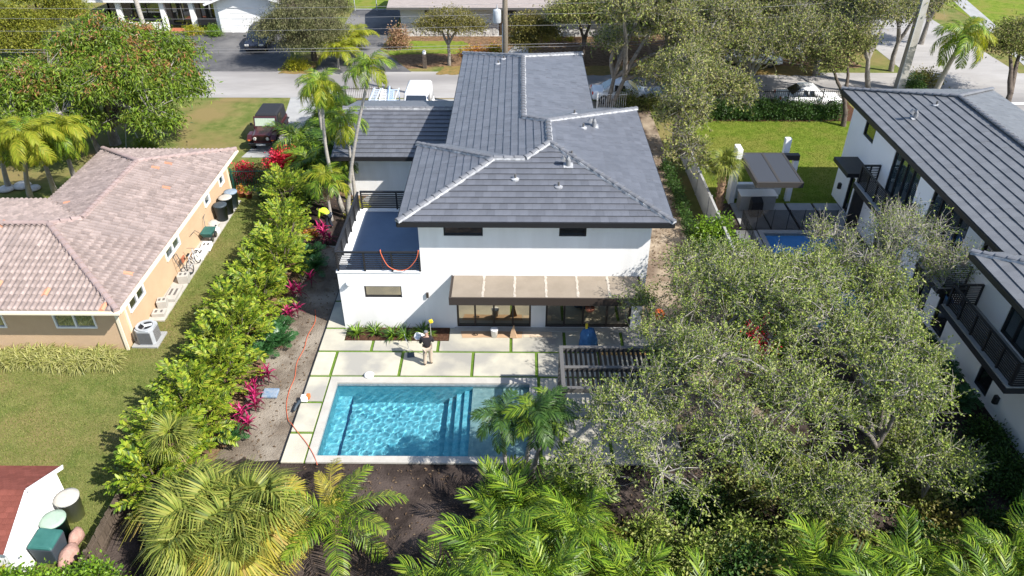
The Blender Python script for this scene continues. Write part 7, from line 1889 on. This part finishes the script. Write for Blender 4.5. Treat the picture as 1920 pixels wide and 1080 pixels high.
m = MB(); m.tube([(0.155*math.cos(a_),0.155*math.sin(a_)*0.15,0.17+0.13*math.sin(a_)) for a_ in [math.pi*k/8 for k in range(9)]],0.006,5); m.build('handle', M['galv'], bk, True, False)
br = thing('long_pole', 'yellow tipped pale pole held upright in front of the man in black', 'pole', (-3.48,24.34,0.5))
m = MB(); m.tube([(-3.48,24.34,0.30),(-3.50,24.36,1.95)],0.014,6); m.build('handle', M['coping'], br)
m = MB(); m.obox((-3.46,24.37,2.01),(0.94,0,0.34),(0,1,0),(-0.34,0,0.94),0.075,0.05,0.075); m.build('head', M['yellow'], br, bevel=0.02)
dp = thing('dust_pan', 'dark long handled dust pan on the deck left of the man in black', 'dust pan', (-4.5,24.6,0.10))
m = MB(); m.tube([(-4.42,24.52,0.14),(-4.72,25.12,0.78)],0.010,6); m.build('handle', M['galv'], dp)
m = MB(); m.loft([[(-4.55,24.38,.105),(-4.25,24.42,.105),(-4.25,24.42,.12),(-4.55,24.38,.12)],[(-4.57,24.58,.105),(-4.29,24.62,.105),(-4.29,24.62,.22),(-4.57,24.58,.22)]]); m.build('pan', M['bin_grey'], dp, fix=True)
bend = dict(pelvis=(0,0,.88),waist=(0,.14,1.00),chest=(0,.36,1.06),neck0=(0,.48,1.06),neck=(0,.54,1.05),head=(0,.64,1.02),crown=(0,.71,.99),
            shL=(-.19,.40,1.06),elL=(-.22,.48,.78),wrL=(-.14,.60,.56),haL=(-.12,.64,.49), shR=(.19,.40,1.06),elR=(.22,.50,.78),wrR=(.12,.62,.60),haR=(.10,.66,.53),
            hipL=(-.10,0,.84),knL=(-.13,.10,.46),anL=(-.14,-.02,.09),toL=(-.15,.12,.045), hipR=(.10,0,.84),knR=(.12,.10,.46),anR=(.14,-.02,.09),toR=(.15,.12,.045), face=(0,.3,-1))
person('person', 'person bending over in a yellow hi-vis top among the plants beside the terrace', (-9.95,35.1,0), rad(60), bend, dict(skin=M['skin'], top=M['hivis'], legs=M['navy'], shoe=M['shoe'], hat=M['hivis']))

# ------------------------------------------------------------------ things on and round the deck
def garden_cord(name, label, pts, r_, m_, cat='cord'):
    # smooth curve through the points
    P = [Vector(p) for p in pts]; out = []
    for i in range(len(P)-1):
        p0, p1, p2, p3 = P[max(0,i-1)], P[i], P[i+1], P[min(len(P)-1,i+2)]
        for k in range(7):
            t = k/7
            out.append(0.5*((2*p1)+(p2-p0)*t+(2*p0-5*p1+4*p2-p3)*t*t+(3*p1-p0-3*p2+p3)*t**3))
    out.append(P[-1])
    m = MB(); m.tube(out, r_, 6); o = m.build(name, m_, None, True); tag(o, label, cat)
    return o
garden_cord('extension_cord', 'orange extension cord lying along the dirt strip to the pool corner', [(-9.15,27.8,.05),(-8.95,26.9,.04),(-9.05,25.9,.04),(-9.0,25.0,.04),(-9.08,24.1,.04),(-8.95,23.2,.04),(-8.97,22.4,.04),(-8.88,21.6,.04),(-8.62,20.8,.05),(-8.40,20.5,.12),(-8.05,20.05,.125),(-7.6,19.5,.125),(-7.2,18.9,.14),(-7.0,18.5,.10)], 0.013, M['cord'])
garden_cord('extension_cord', 'orange cord looped over the front terrace railing', [(-5.62,26.7,3.02),(-5.60,26.49,4.0),(-5.58,26.40,3.92),(-5.35,26.38,3.35),(-4.95,26.38,3.12),(-4.55,26.38,3.2),(-4.2,26.38,3.6),(-4.07,26.40,3.93),(-4.06,26.5,3.99),(-4.06,26.9,3.02)], 0.018, M['cord'])
st = thing('string_trimmer', 'orange and black garden blower left on the edge of the deck', 'garden tool', (-8.3,21.55,0.1))
m = MB(); m.tube([(-8.46,21.15,.16),(-8.42,21.45,.18),(-8.36,21.65,.2)],[.05,.06,.075],8); m.build('tube', M['bin_grey'], st, True)
m = MB(); m.obox((-8.20,21.78,.22),(1,0,0),(0,1,0),(0,0,1),.13,.12,.11); m.build('motor', M['white'], st, bevel=0.03)
m = MB(); m.obox((-8.06,21.84,.26),(1,0,0),(0,1,0),(0,0,1),.07,.09,.09); m.build('housing', M['amber'], st, bevel=0.02)
o = MB().lathe([(0.17,0),(0.20,0.02),(0.20,0.07),(0.15,0.10),(0.03,0.11)],(-5.95,23.24,0.10),20).build('skimmer_lid', M['white'], None, True); tag(o, 'round white lid on the joint between the deck slabs beside the pool', 'lid')
m = MB(); m.box(-9.95,-9.35,21.95,22.45,0.02,0.14); o = m.build('valve_box', M['blue_lid'], None, bevel=0.03); tag(o, 'dusty blue plastic box lid in the dirt beside the magenta plants', 'box')
cb = thing('cardboard_sheet', 'brown cardboard sheet taped along the deck below the sliding doors', 'cardboard', (-1.0,26,0.13))
m = MB(); m.poly([(-2.35,25.72,.112),(-1.4,25.76,.112),(0.2,25.74,.112),(0.24,26.19,.112),(-2.45,26.19,.112)]); m.build('sheet', M['card'], cb)
m = MB(); m.box(0.26,1.5,25.80,26.18,.104,.114); m.build('thin_sheet', mat('pale_cardboard',(0.56,0.45,0.33)), cb)
o = MB().lathe([(0.13,0),(0.16,0.36),(0.17,0.37),(0.165,0.39),(0.13,0.39)],(-0.98,25.85,.116),18).build('paint_bucket', M['white'], None, True); tag(o, 'white paint bucket standing on the cardboard below the doors', 'bucket')
o = MB().loft([[(-.32,25.72,.116),(-.02,25.70,.116),(0.0,25.86,.116),(-.30,25.88,.116)],[(-.26,25.78,.45),(-.1,25.77,.5),(-.1,25.83,.5),(-.26,25.85,.45)],[(-.16,25.80,.72),(-.13,25.80,.74),(-.13,25.82,.74),(-.16,25.83,.72)]]).build('paper_bag', M['card'], None, False, fix=True); tag(o, 'crumpled brown paper bag leaning upright beside the white paint bucket', 'bag')
garden_cord('black_hose', 'short coil of dark hose on the cardboard', [(-1.95,25.95,.125),(-1.85,25.88,.125),(-1.7,25.92,.125),(-1.78,26.0,.125),(-1.9,25.98,.13),(-1.75,25.88,.13)], 0.014, M['rubber'], 'hose')
rngb = random.Random(21)
rings = []
for (z, w, d_) in ((.10,.34,.28),(.35,.36,.30),(.65,.35,.29),(.95,.31,.26),(1.14,.22,.19),(1.22,.08,.07)):
    rings.append([(2.95+w*math.cos(a_)*(1+.18*math.sin(5*a_+z*4)+rngb.uniform(-.06,.06)), 25.0+d_*math.sin(a_)*(1+.18*math.sin(5*a_+z*4)), z) for a_ in [2*math.pi*k/20 for k in range(20)]])
tb = thing('tarp_bundle', 'upright bundle draped in blue tarp at the back corner of the pergola', 'bundle', (2.95,25.0,0.1))
MB().loft(rings).build('tarp', M['blue_tarp'], tb, True)
m = MB(); m.obox((2.86,25.02,1.30),(1,0,0),(0,1,0),(0,0,1),.05,.05,.13); m.build('yellow_tip', M['yellow'], tb, bevel=0.02)
m = MB(); m.box(3.45,5.4,24.62,24.72,.104,.19); o = m.build('timber_board', mat('orange_timber',(0.55,0.33,0.12)), None, bevel=0.005); tag(o, 'orange brown timber board on the deck right of the blue tarp bundle', 'board')
hp = thing('hanging_basket', 'round rust coloured hanging basket under the right end of the canopy', 'basket', (2.95,25.0,2.2))
m = MB(); m.lathe([(0.05,-.16),(0.16,-.08),(0.19,.03),(0.20,.05)],(2.95,25.05,2.18),14); m.build('bowl', M['terracotta'], hp, True)
m = MB(); m.tube([(2.95,25.05,2.62),(2.95,25.05,2.2)],.006,5); m.build('chain', M['galv'], hp)
o = MB().lathe([(0.05,0),(0.25,.02),(0.28,.22),(0.18,.34),(0.04,.36)],(6.3,27.4,.02),12).build('debris_netting', M['orange_f'], None, True); tag(o, 'orange mesh bundle on the sand at the right house corner', 'netting')
rk = bush('fallen_netting', 'orange red heap below the tall palms, left of the bending worker', 'heap', (-10.9,34.4,0), .45, .35, .3, 20, 14, .16, 601, M['f_croton'], .12, .6)
# ------------------------------------------------------------------ along the peach wall
ac = thing('air_conditioner', 'grey square air conditioner on a concrete pad at the corner of the peach house', 'air conditioner', (-15.75,25.55,0))
m = MB(); m.box(-16.3,-15.2,25.02,26.1,0,.09); m.build('pad', M['grey_conc'], ac, bevel=0.01)
m = MB(); m.prism([(-16.1,25.25),(-15.95,25.12),(-15.45,25.12),(-15.32,25.25),(-15.32,25.78),(-15.45,25.92),(-15.95,25.92),(-16.1,25.78)],.10,.80); cab = m.build('cabinet', M['galv'], ac)
sl_ = MB(); sl_.box(-.30,.30,-.006,.006,-.012,.012); slm = sl_.mesh('fin', M['grey_metal'])
for k in range(12):
    inst('fin', slm, cab, Matrix.Translation((-15.70,25.112,.17+k*.05)))
    inst('fin', slm, cab, Matrix.Translation((-15.312,25.515,.17+k*.05)) @ Matrix.Rotation(rad(90),4,'Z') @ Matrix.Scale(.85,4,(1,0,0)))
m = MB(); n_ = 20
m.loft([[( -15.71+r_*math.cos(2*math.pi*k/n_), 25.52+r_*math.sin(2*math.pi*k/n_), z) for k in range(n_)] for (r_, z) in ((.40,.803),(.40,.86),(.30,.86),(.30,.81))], cap=False); m.build('top_ring', M['galv'], ac, fix=True)
m = MB(); m.lathe([(.298,0),(.298,.006)],(-15.71,25.52,.806),20); m.build('fan_well', M['black_metal'], ac)
for k in range(3):
    m = MB(); a_ = k*2.094+.4; m.obox((-15.71+.14*math.cos(a_),25.52+.14*math.sin(a_),.83),(math.cos(a_),math.sin(a_),0),(-math.sin(a_)*.9,math.cos(a_)*.9,.4),(0,0,1),.13,.075,.004); m.build('fan_blade', M['galv'], ac)
m = MB(); m.lathe([(.07,0),(.06,.04),(.02,.05)],(-15.71,25.52,.825),10); m.build('fan_hub', M['white'], ac)
WB = 'white blocks along the wall'
def block(label, x, y, z, w, d, h, rot=0.0, m_=None):
    t = thing('white_block', label, 'block', (x,y,z), WB); t.rotation_euler = (0,0,rot)
    mb = MB(); mb.box(-w/2,w/2,-d/2,d/2,0,h); mb.build('body', m_ or M['coping'], t, False, False, bevel=0.015)
    for s_ in (-1,1):
        mb = MB(); mb.box(s_*w*.22-.05,s_*w*.22+.05,-d*.22,d*.22,h+.001,h+.004); mb.build('hole', M['grey_metal'], t, False, False)
block('white block lying on the grass nearest the air conditioner', -16.02,27.35,0,.55,.42,.25,.1)
block('white block leaning at the near end of the wall walk', -16.1,28.0,.07,.42,.4,.36,.2)
block('tall white hollow block beside the bicycle wheel', -15.85,30.0,.07,.5,.42,.42,.15)
block('long low white slab stacked with the blocks', -15.95,28.9,.07,.5,1.2,.16,.05)
block('white crate on the wall walk beyond the bicycle', -15.9,32.2,.07,.5,.7,.3,.1, M['white'])
block('white tub on the wall walk near the green cart', -15.8,33.0,.07,.45,.6,.25,.1, M['white'])
ht = thing('hand_truck', 'upright steel hand truck leaning on the peach wall by the bicycle', 'hand truck', (-16.2,30.6,.07))
for y in (30.4,30.75):
    m = MB(); m.tube([(-16.0,y,.1),(-16.28,y,1.15)],.016,6); m.build('rail', M['bin_grey'], ht)
m = MB(); m.tube([(-16.28,30.4,1.15),(-16.30,30.57,1.2),(-16.28,30.75,1.15)],.016,6); m.build('handle', M['bin_grey'], ht)
for k in range(4):
    m = MB(); m.tube([(-16.04-.06*k,30.4,.25+.22*k),(-16.04-.06*k,30.75,.25+.22*k)],.010,5); m.build('crossbar', M['bin_grey'], ht)
m = MB(); m.box(-16.0,-15.75,30.38,30.77,.09,.10); m.build('toe_plate', M['bin_grey'], ht)
m = MB(); m.obox((-16.12,30.95,.72),(1,0,0),(0,1,0),(0,0,1),.03,.16,.14); o = m.build('red_panel', M['terracotta'], None, bevel=.005); tag(o, 'small rusty red board leaning on the wall above the bicycle', 'board')
bc = thing('bicycle', 'bicycle leaning along the peach wall with both black tyres showing', 'bicycle', (-15.75,31.2,.07))
bw_ = []
for y in (30.72,31.72):
    m = MB(); m.tube([(-15.72+.03*math.sin(a_)*0-0.12*(math.sin(a_)+1)*.5, y+.31*math.cos(a_), .40+.31*math.sin(a_)) for a_ in [2*math.pi*k/24 for k in range(25)]],.022,6,False); w_ = m.build('wheel', M['rubber'], bc, True)
    m = MB()
    for k in range(8):
        a_ = math.pi*k/8; m.tube([(-15.78+.06*math.sin(a_)*-1, y+.3*math.cos(a_), .40+.3*math.sin(a_)),(-15.78+.06*math.sin(a_), y-.3*math.cos(a_), .40-.3*math.sin(a_))],.0015,4)
    m.build('spokes', M['bin_grey'], w_)
m = MB()
for (p, q) in (((-15.78,31.72,.40),(-15.86,31.52,.95)),((-15.78,30.72,.40),(-15.86,31.02,.88)),((-15.86,31.02,.82),(-15.85,31.54,.88)),((-15.76,31.22,.36),(-15.86,31.02,.88)),((-15.76,31.22,.36),(-15.85,31.54,.86)),((-15.78,30.72,.40),(-15.76,31.22,.36))): m.tube([p,q],.018,6)
m.build('frame', M['silver'], bc, True)
m = MB(); m.obox((-15.87,30.99,.93),(1,0,0),(0,1,0),(0,0,1),.05,.13,.03); m.build('saddle', M['rubber'], bc, bevel=.015)
m = MB(); m.tube([(-16.12,31.5,1.0),(-15.86,31.53,.98),(-15.62,31.5,1.0)],.014,6); m.build('handlebar', M['chrome'], bc)
gc = thing('garden_cart', 'green garden cart with tangled handles against the peach wall', 'cart', (-15.95,33.9,.07))
m = MB(); m.loft([[(-16.15,33.6,.35),(-15.75,33.6,.35),(-15.75,34.2,.35),(-16.15,34.2,.35)],[(-16.25,33.5,.62),(-15.65,33.5,.62),(-15.65,34.3,.62),(-16.25,34.3,.62)]]); m.build('tray', M['bin_green'], gc, bevel=.02)
for y in (33.65,34.15): 
    o = wheel(gc, 0,0,0,.16,.08); o.matrix_parent_inverse = Matrix.Translation(-ROOTLOC[gc.name]); o.matrix_basis = Matrix.Translation((-15.72,y,.25)) @ Matrix.Rotation(rad(90),4,'Y')
m = MB(); m.tube([(-16.2,33.55,.6),(-16.28,33.2,1.0),(-16.25,32.6,1.1)],.014,6); m.tube([(-16.2,34.25,.6),(-16.3,34.5,1.0),(-16.28,34.7,1.1)],.014,6); m.build('handle', M['bin_grey'], gc)
rs_ = random.Random(31)
jk = thing('plastic_jug', 'white plastic jug among the clutter past the green cart', 'jug', (-15.8,34.6,.07))
m = MB(); m.lathe([(.14,0),(.16,.03),(.16,.24),(.05,.34),(.05,.40)],(-15.8,34.6,.07),14); m.build('body', M['white'], jk, True)
m = MB(); m.lathe([(.055,0),(.055,.04)],(-15.8,34.6,.472),10); m.build('cap', M['bin_grey'], jk)
o = MB().loft([[(-16.2+.3*math.cos(a_)*(1+rs_.uniform(-.2,.2))*k, 35.2+.38*math.sin(a_)*k, .07+z) for a_ in [2*math.pi*j/14 for j in range(14)]] for (k,z) in ((1,.0),(1.05,.15),(.7,.3),(.25,.36))]).build('plastic_sheet_bundle', M['coping'], None, False); tag(o, 'crumpled pale plastic sheet heap on the wall walk before the dark bins', 'sheet')
BG = 'dark bins by the peach wall'
def bin_round(label, x, y, z, r_, h, body, lid, group, cat='bin', tilt=None, name='trash_bin'):
    t = thing(name, label, cat, (x,y,z), group)
    m = MB(); m.lathe([(r_*.82,0),(r_,h),(r_*1.06,h),(r_*1.06,h+.03)],(0,0,0),20); m.build('body', body, t, True, False)
    m = MB(); m.lathe([(r_*1.08,h+.032),(r_*1.08,h+.06),(r_*.7,h+.09),(r_*.1,h+.10)],(0,0,0),20); m.build('lid', lid, t, True, False)
    return t
bin_round('dark blue grey trash bin nearest along the peach wall', -15.95,36.0,.07,.34,.85,M['bin_grey'],M['bin_grey'],BG)
bin_round('dark grey trash bin with a pale round lid, middle of three', -15.9,36.75,.07,.34,.9,M['bin_grey'],M['coping'],BG)
bin_round('blue grey trash bin at the far end of the peach wall', -15.85,37.5,.07,.34,.85,M['blue_lid'],M['blue_lid'],BG)
for i, (x,y,lab) in enumerate(((-15.75,38.75,'terracotta pot at the left end of the green iron fence'),(-15.3,38.6,'terracotta pot in the middle before the green iron fence'),(-14.6,38.6,'dark pot nearest the hedge at the green iron fence'))):
    t = thing('flower_pot', lab, 'pot', (x,y,0), 'flower pots at the iron fence')
    m = MB(); m.lathe([(.14,0),(.2,.3),(.22,.3),(.22,.35),(.17,.35)],(0,0,0),14); m.build('pot', M['terracotta'] if i < 2 else M['bin_grey'], t, True, False)
    rg = rnd(700+i); C_ = rg.normal(0,.13,(90,3))+[0,0,.5]; V,F = leaf_cards(C_, unit(rg.normal(0,1,(90,3))+[0,0,.4]), .14, .4, rg); np_obj('plant', V, F, M['f_clusia'] if i else M['f_croton'], t, False)
sf = thing('metal_frame', 'thin white A-shaped metal frame under the mango tree', 'frame', (-24.3,44.6,0))
for (p,q) in (((-24.9,44.6,0),(-24.4,44.6,2.0)),((-23.6,44.4,0),(-24.0,44.5,2.0)),((-24.4,44.6,2.0),(-24.0,44.5,2.0))):
    m = MB(); m.tube([p,q],.025,6); m.build('leg' if p[2] == 0 else 'top_bar', M['galv'], sf)
tt = tree('leaning_tree', 'leaning pale trunk beside the mango tree, behind the tiled roof', 'tree', (-26.6,44.6,0), [(-28.0,45.4,3.2,1.2,1.0,.8)], 40, 40, .26, 801, M['f_mango'], M['bark_grey'], .16, 2.2, .4, .3, 2)
rd = thing('round_stones', 'pale stones beside the queen palm trunks at the left edge', 'stones', (-28.5,39.5,0))
for (x,y,s_) in ((-28.9,39.8,.5),(-28.1,39.5,.4),(-29.6,39.4,.45)):
    m = MB(); m.lathe([(s_*.7,0),(s_,s_*.2),(s_*.85,s_*.5),(s_*.3,s_*.62)],(x,y,0),10); m.build('stone', M['stone'], rd, True)
o = MB().lathe([(.25,0),(.55,.08),(.6,.35),(.3,.5),(.05,.52)],(-33.2,47.2,0),14).build('orange_mesh_roll', M['orange_f'], None, True); tag(o, 'round orange mesh bundle on the grass at the left edge below the mango tree', 'mesh')
# ------------------------------------------------------------------ the shed
sd_ = thing('garden_shed', 'white clapboard shed with dark red shingle roof at bottom left', 'shed', (-17,15.3,0))
gxs = -14.9; ya0, ya1, ze_, zap = 13.8, 16.8, 1.70, 2.42; ym_ = 15.3
nc = 22
for i in range(nc):
    z0 = 0.02+i*(zap-0.1)/nc; z1 = z0+(zap-0.1)/nc
    zz = z1
    hw = 1.5 if zz < ze_ else max(0.04, 1.5*(zap-zz)/(zap-ze_))
    hw0 = 1.5 if z0 < ze_ else max(0.04, 1.5*(zap-z0)/(zap-ze_))
    m = MB(); m.loft([[(gxs+.022,ym_-hw0,z0),(gxs+.022,ym_+hw0,z0),(gxs,ym_+hw0,z0),(gxs,ym_-hw0,z0)],[(gxs+.006,ym_-hw,z1),(gxs+.006,ym_+hw,z1),(gxs-.01,ym_+hw,z1),(gxs-.01,ym_-hw,z1)]]); m.build('clapboard', M['white'], sd_)
m = MB(); m.box(-20,gxs-.012,ya0+.01,ya1-.01,0,ze_-.02); m.poly([(gxs-.012,ya0+.01,ze_-.02),(gxs-.012,ya1-.01,ze_-.02),(gxs-.012,ym_,zap-.04)]); m.build('wall', M['white'], sd_)
sl2 = (zap-ze_)/1.5
rsd = MB()
for s_ in (-1,1): rsd.quad((-20,ym_,zap+.02),(gxs+.16,ym_,zap+.02),(gxs+.16,ym_+s_*1.68,zap+.02-sl2*1.68),(-20,ym_+s_*1.68,zap+.02-sl2*1.68))
rfo = rsd.build('roof', M['shed_red'], sd_)
shm = MB()
V_=[(0,0,0.014),(.235,0,0.014),(.235,.19,0.002),(0,.19,0.002),(0,0,0),(.235,0,0)]
sme = bpy.data.meshes.new('shingle'); sme.from_pydata(V_, [], [(0,1,2,3),(4,5,1,0)]); sme.materials.append(M['shed_red'])
cnt = 0
for s_ in (-1,1):
    for rrow in range(11):
        for k in range(13):
            x = gxs+.15-.245*(k+1) - (.12 if rrow % 2 else 0)
            d = 1.66-rrow*.15
            p = Vector((x if s_ < 0 else x+.235, ym_+s_*d, zap+.024-sl2*d))
            rot = Matrix.Rotation(0 if s_ < 0 else math.pi,4,'Z') @ Matrix.Rotation(math.atan(sl2),4,'X')
            inst('shingle', sme, rfo, Matrix.Translation(p) @ rot)
for s_ in (-1,1):
    m = MB(); c_2 = Vector((gxs+.175, ym_+s_*.84, zap-.02-sl2*.84)); v_ = Vector((0,s_*1,-sl2)).normalized(); m.obox(c_2,(1,0,0),v_,Vector((0,sl2*s_,1)).normalized(),.012,.84/abs(v_.y),.07); m.build('rake_board', M['white'], sd_)
BS = 'barrels at the shed'
bin_round('white barrel at the shed corner', -14.5,16.3,0,.36,.88,M['white'],M['coping'],BS,'barrel',name='barrel')
bin_round('dark green barrel with a pale green lid beside the shed', -14.52,15.45,0,.36,.85,M['bin_green'],M['pale_green'],BS,'barrel',name='barrel')
t = thing('wheeled_bin', 'dark green wheeled bin with sloping lid against the shed wall', 'bin', (-14.4,14.75,0))
m = MB(); m.loft([[(-.30,-.32,.05),(.30,-.32,.05),(.30,.32,.05),(-.30,.32,.05)],[(-.36,-.38,.85),(.36,-.38,.78),(.36,.38,.78),(-.36,.38,.85)]]); m.build('body', M['bin_grey'], t, False, False, bevel=.04)
m = MB(); m.loft([[(-.38,-.40,.86),(.38,-.40,.79),(.38,.40,.79),(-.38,.40,.86)],[(-.34,-.34,.98),(.30,-.34,.88),(.30,.34,.88),(-.34,.34,.98)]]); m.build('lid', M['bin_green'], t, False, False, bevel=.05)
for y in (-.3,.3):
    wheel(t, -.3, y, .1, .1, .06)
SG = 'pink sacks by the shed bins'
for i, (x,y,lab) in enumerate(((-13.95,15.35,'small pink sack beside the pale green lidded barrel'),(-13.85,14.65,'large pink sack lying in front of the green bins'))):
    s_ = .26 if i == 0 else .36
    rings = [[(x+s_*k*math.cos(a_)*.7*(1+.12*math.sin(4*a_+i)), y+s_*k*math.sin(a_)*1.25*(1+.1*math.cos(3*a_)), z) for a_ in [2*math.pi*j/16 for j in range(16)]] for (k,z) in ((.8,.0),(1,.1),(1,.25),(.7,.4),(.2,.46))]
    o = MB().loft(rings).build('sack', M['pinkbag'], None, True); tag(o, lab, 'sack', SG)
# ------------------------------------------------------------------ undergrowth between the oaks and the areca palms
UG = 'undergrowth below the oaks'
UP = [(0.3,16.6,1.0),(1.6,15.6,1.2),(2.9,14.6,1.4),(4.2,15.0,1.9),(5.4,14.2,2.2),(6.8,14.9,2.3),(8.0,14.3,2.4),(9.2,15.0,2.0),(11.0,14.6,1.0),(12.6,15.0,1.1),(13.8,15.4,1.0),(6.0,16.6,0.9),(7.6,17.4,0.9),(8.8,18.6,1.0),(9.9,14.2,1.9),(11.3,13.9,1.8),(12.9,14.2,1.9),(14.4,14.3,1.7),(15.8,14.6,1.5),(10.0,16.2,1.3),(13.2,17.0,1.2),(5.9,12.4,2.5),(7.1,12.7,2.6),(6.6,13.6,2.4),(9.6,17.8,1.5),(9.5,15.2,1.7)]
UL = ['beside the pool palms','behind the areca palm left of the oaks','below the left tip of the left oak','at the front of the left oak','under the left oak, in the gap','under the middle of the left oak','where the oak crowns meet','left of the thin slatted fence','right of the thin slatted fence','right of the pale forked trunk','in the shaded yard at right','deep under the left oak','deep between the two oaks','deep beside the slatted fence','tall, covering the slatted fence end','tall, right of the slatted fence','tall, right of the pale forked trunk','tall, at the edge of the shaded yard','low, at the far right of the row','half covering the slatted fence','in the shade behind the pale trunk','tall, in the gap of the areca row at left','tall, in the gap of the areca row at right','tall, at the back of the areca gap','beside the far end of the slatted fence','beside the near end of the slatted fence']
for i, (x, y, h) in enumerate(UP):
    bush('understory_shrub', 'dark leafy shrub of the undergrowth '+UL[i], 'shrub', (x,y,0), 0.95, 0.8, h, 80, 42, 0.13, 900+i, M['f_oak'] if 3 <= i <= 7 else M['f_olive'] if i % 4 == 2 else M['f_dark'] if i % 2 else M['f_oak2'], 0.24, 0.5, UG)

for i, (x, y) in enumerate(((13.6,18.6),(14.9,17.4),(15.3,19.6),(14.2,20.6),(15.6,15.9),(16.2,18.2))):
    bush('ground_cover_shrub', 'low dark shrub in the shaded balcony house yard, '+('nearest the right oak','in the middle of the yard','by the spiky plants','beside the grey patio slabs','nearest the areca palms','along the wall shrubs')[i], 'shrub', (x,y,0), 0.8, 0.7, 0.5, 55, 40, 0.12, 930+i, M['f_dark'], 0.2, 0.5, 'low shrubs in the shaded yard')
# fallen leaves on the bare ground
rg = rnd(950)
Cs = []
for (x0,x1,y0,y1,n) in ((-10.5,5.0,12.5,18.5,1300),(5.0,10.4,13.5,26,1500),(-12.4,-8.5,18.6,40,900),(10.7,17.5,14,30,700),(5.5,9.3,26.5,46,2200),(-6,10,61.8,68,1500)):
    Cs.append(np.stack([rg.uniform(x0,x1,n), rg.uniform(y0,y1,n), rg.uniform(0.03,0.05,n)],1))
C = np.concatenate(Cs)
inpool = (C[:,0] > -8.4) & (C[:,0] < 5.95) & (C[:,1] > 18.5) & (C[:,1] < 27)
C = C[~inpool]
a = rg.uniform(0,6.283,len(C)); D = unit(np.stack([np.cos(a),np.sin(a),rg.uniform(0.0,0.25,len(C))],1))
V, F = leaf_cards(C, D, 0.11, 0.5, rg, 0.9)
o = np_obj('fallen_leaves', V, F, M['f_litter']); o['kind'] = 'stuff'; o['label'] = 'dry fallen leaves scattered over the bare soil and dirt'; o['category'] = 'leaves'
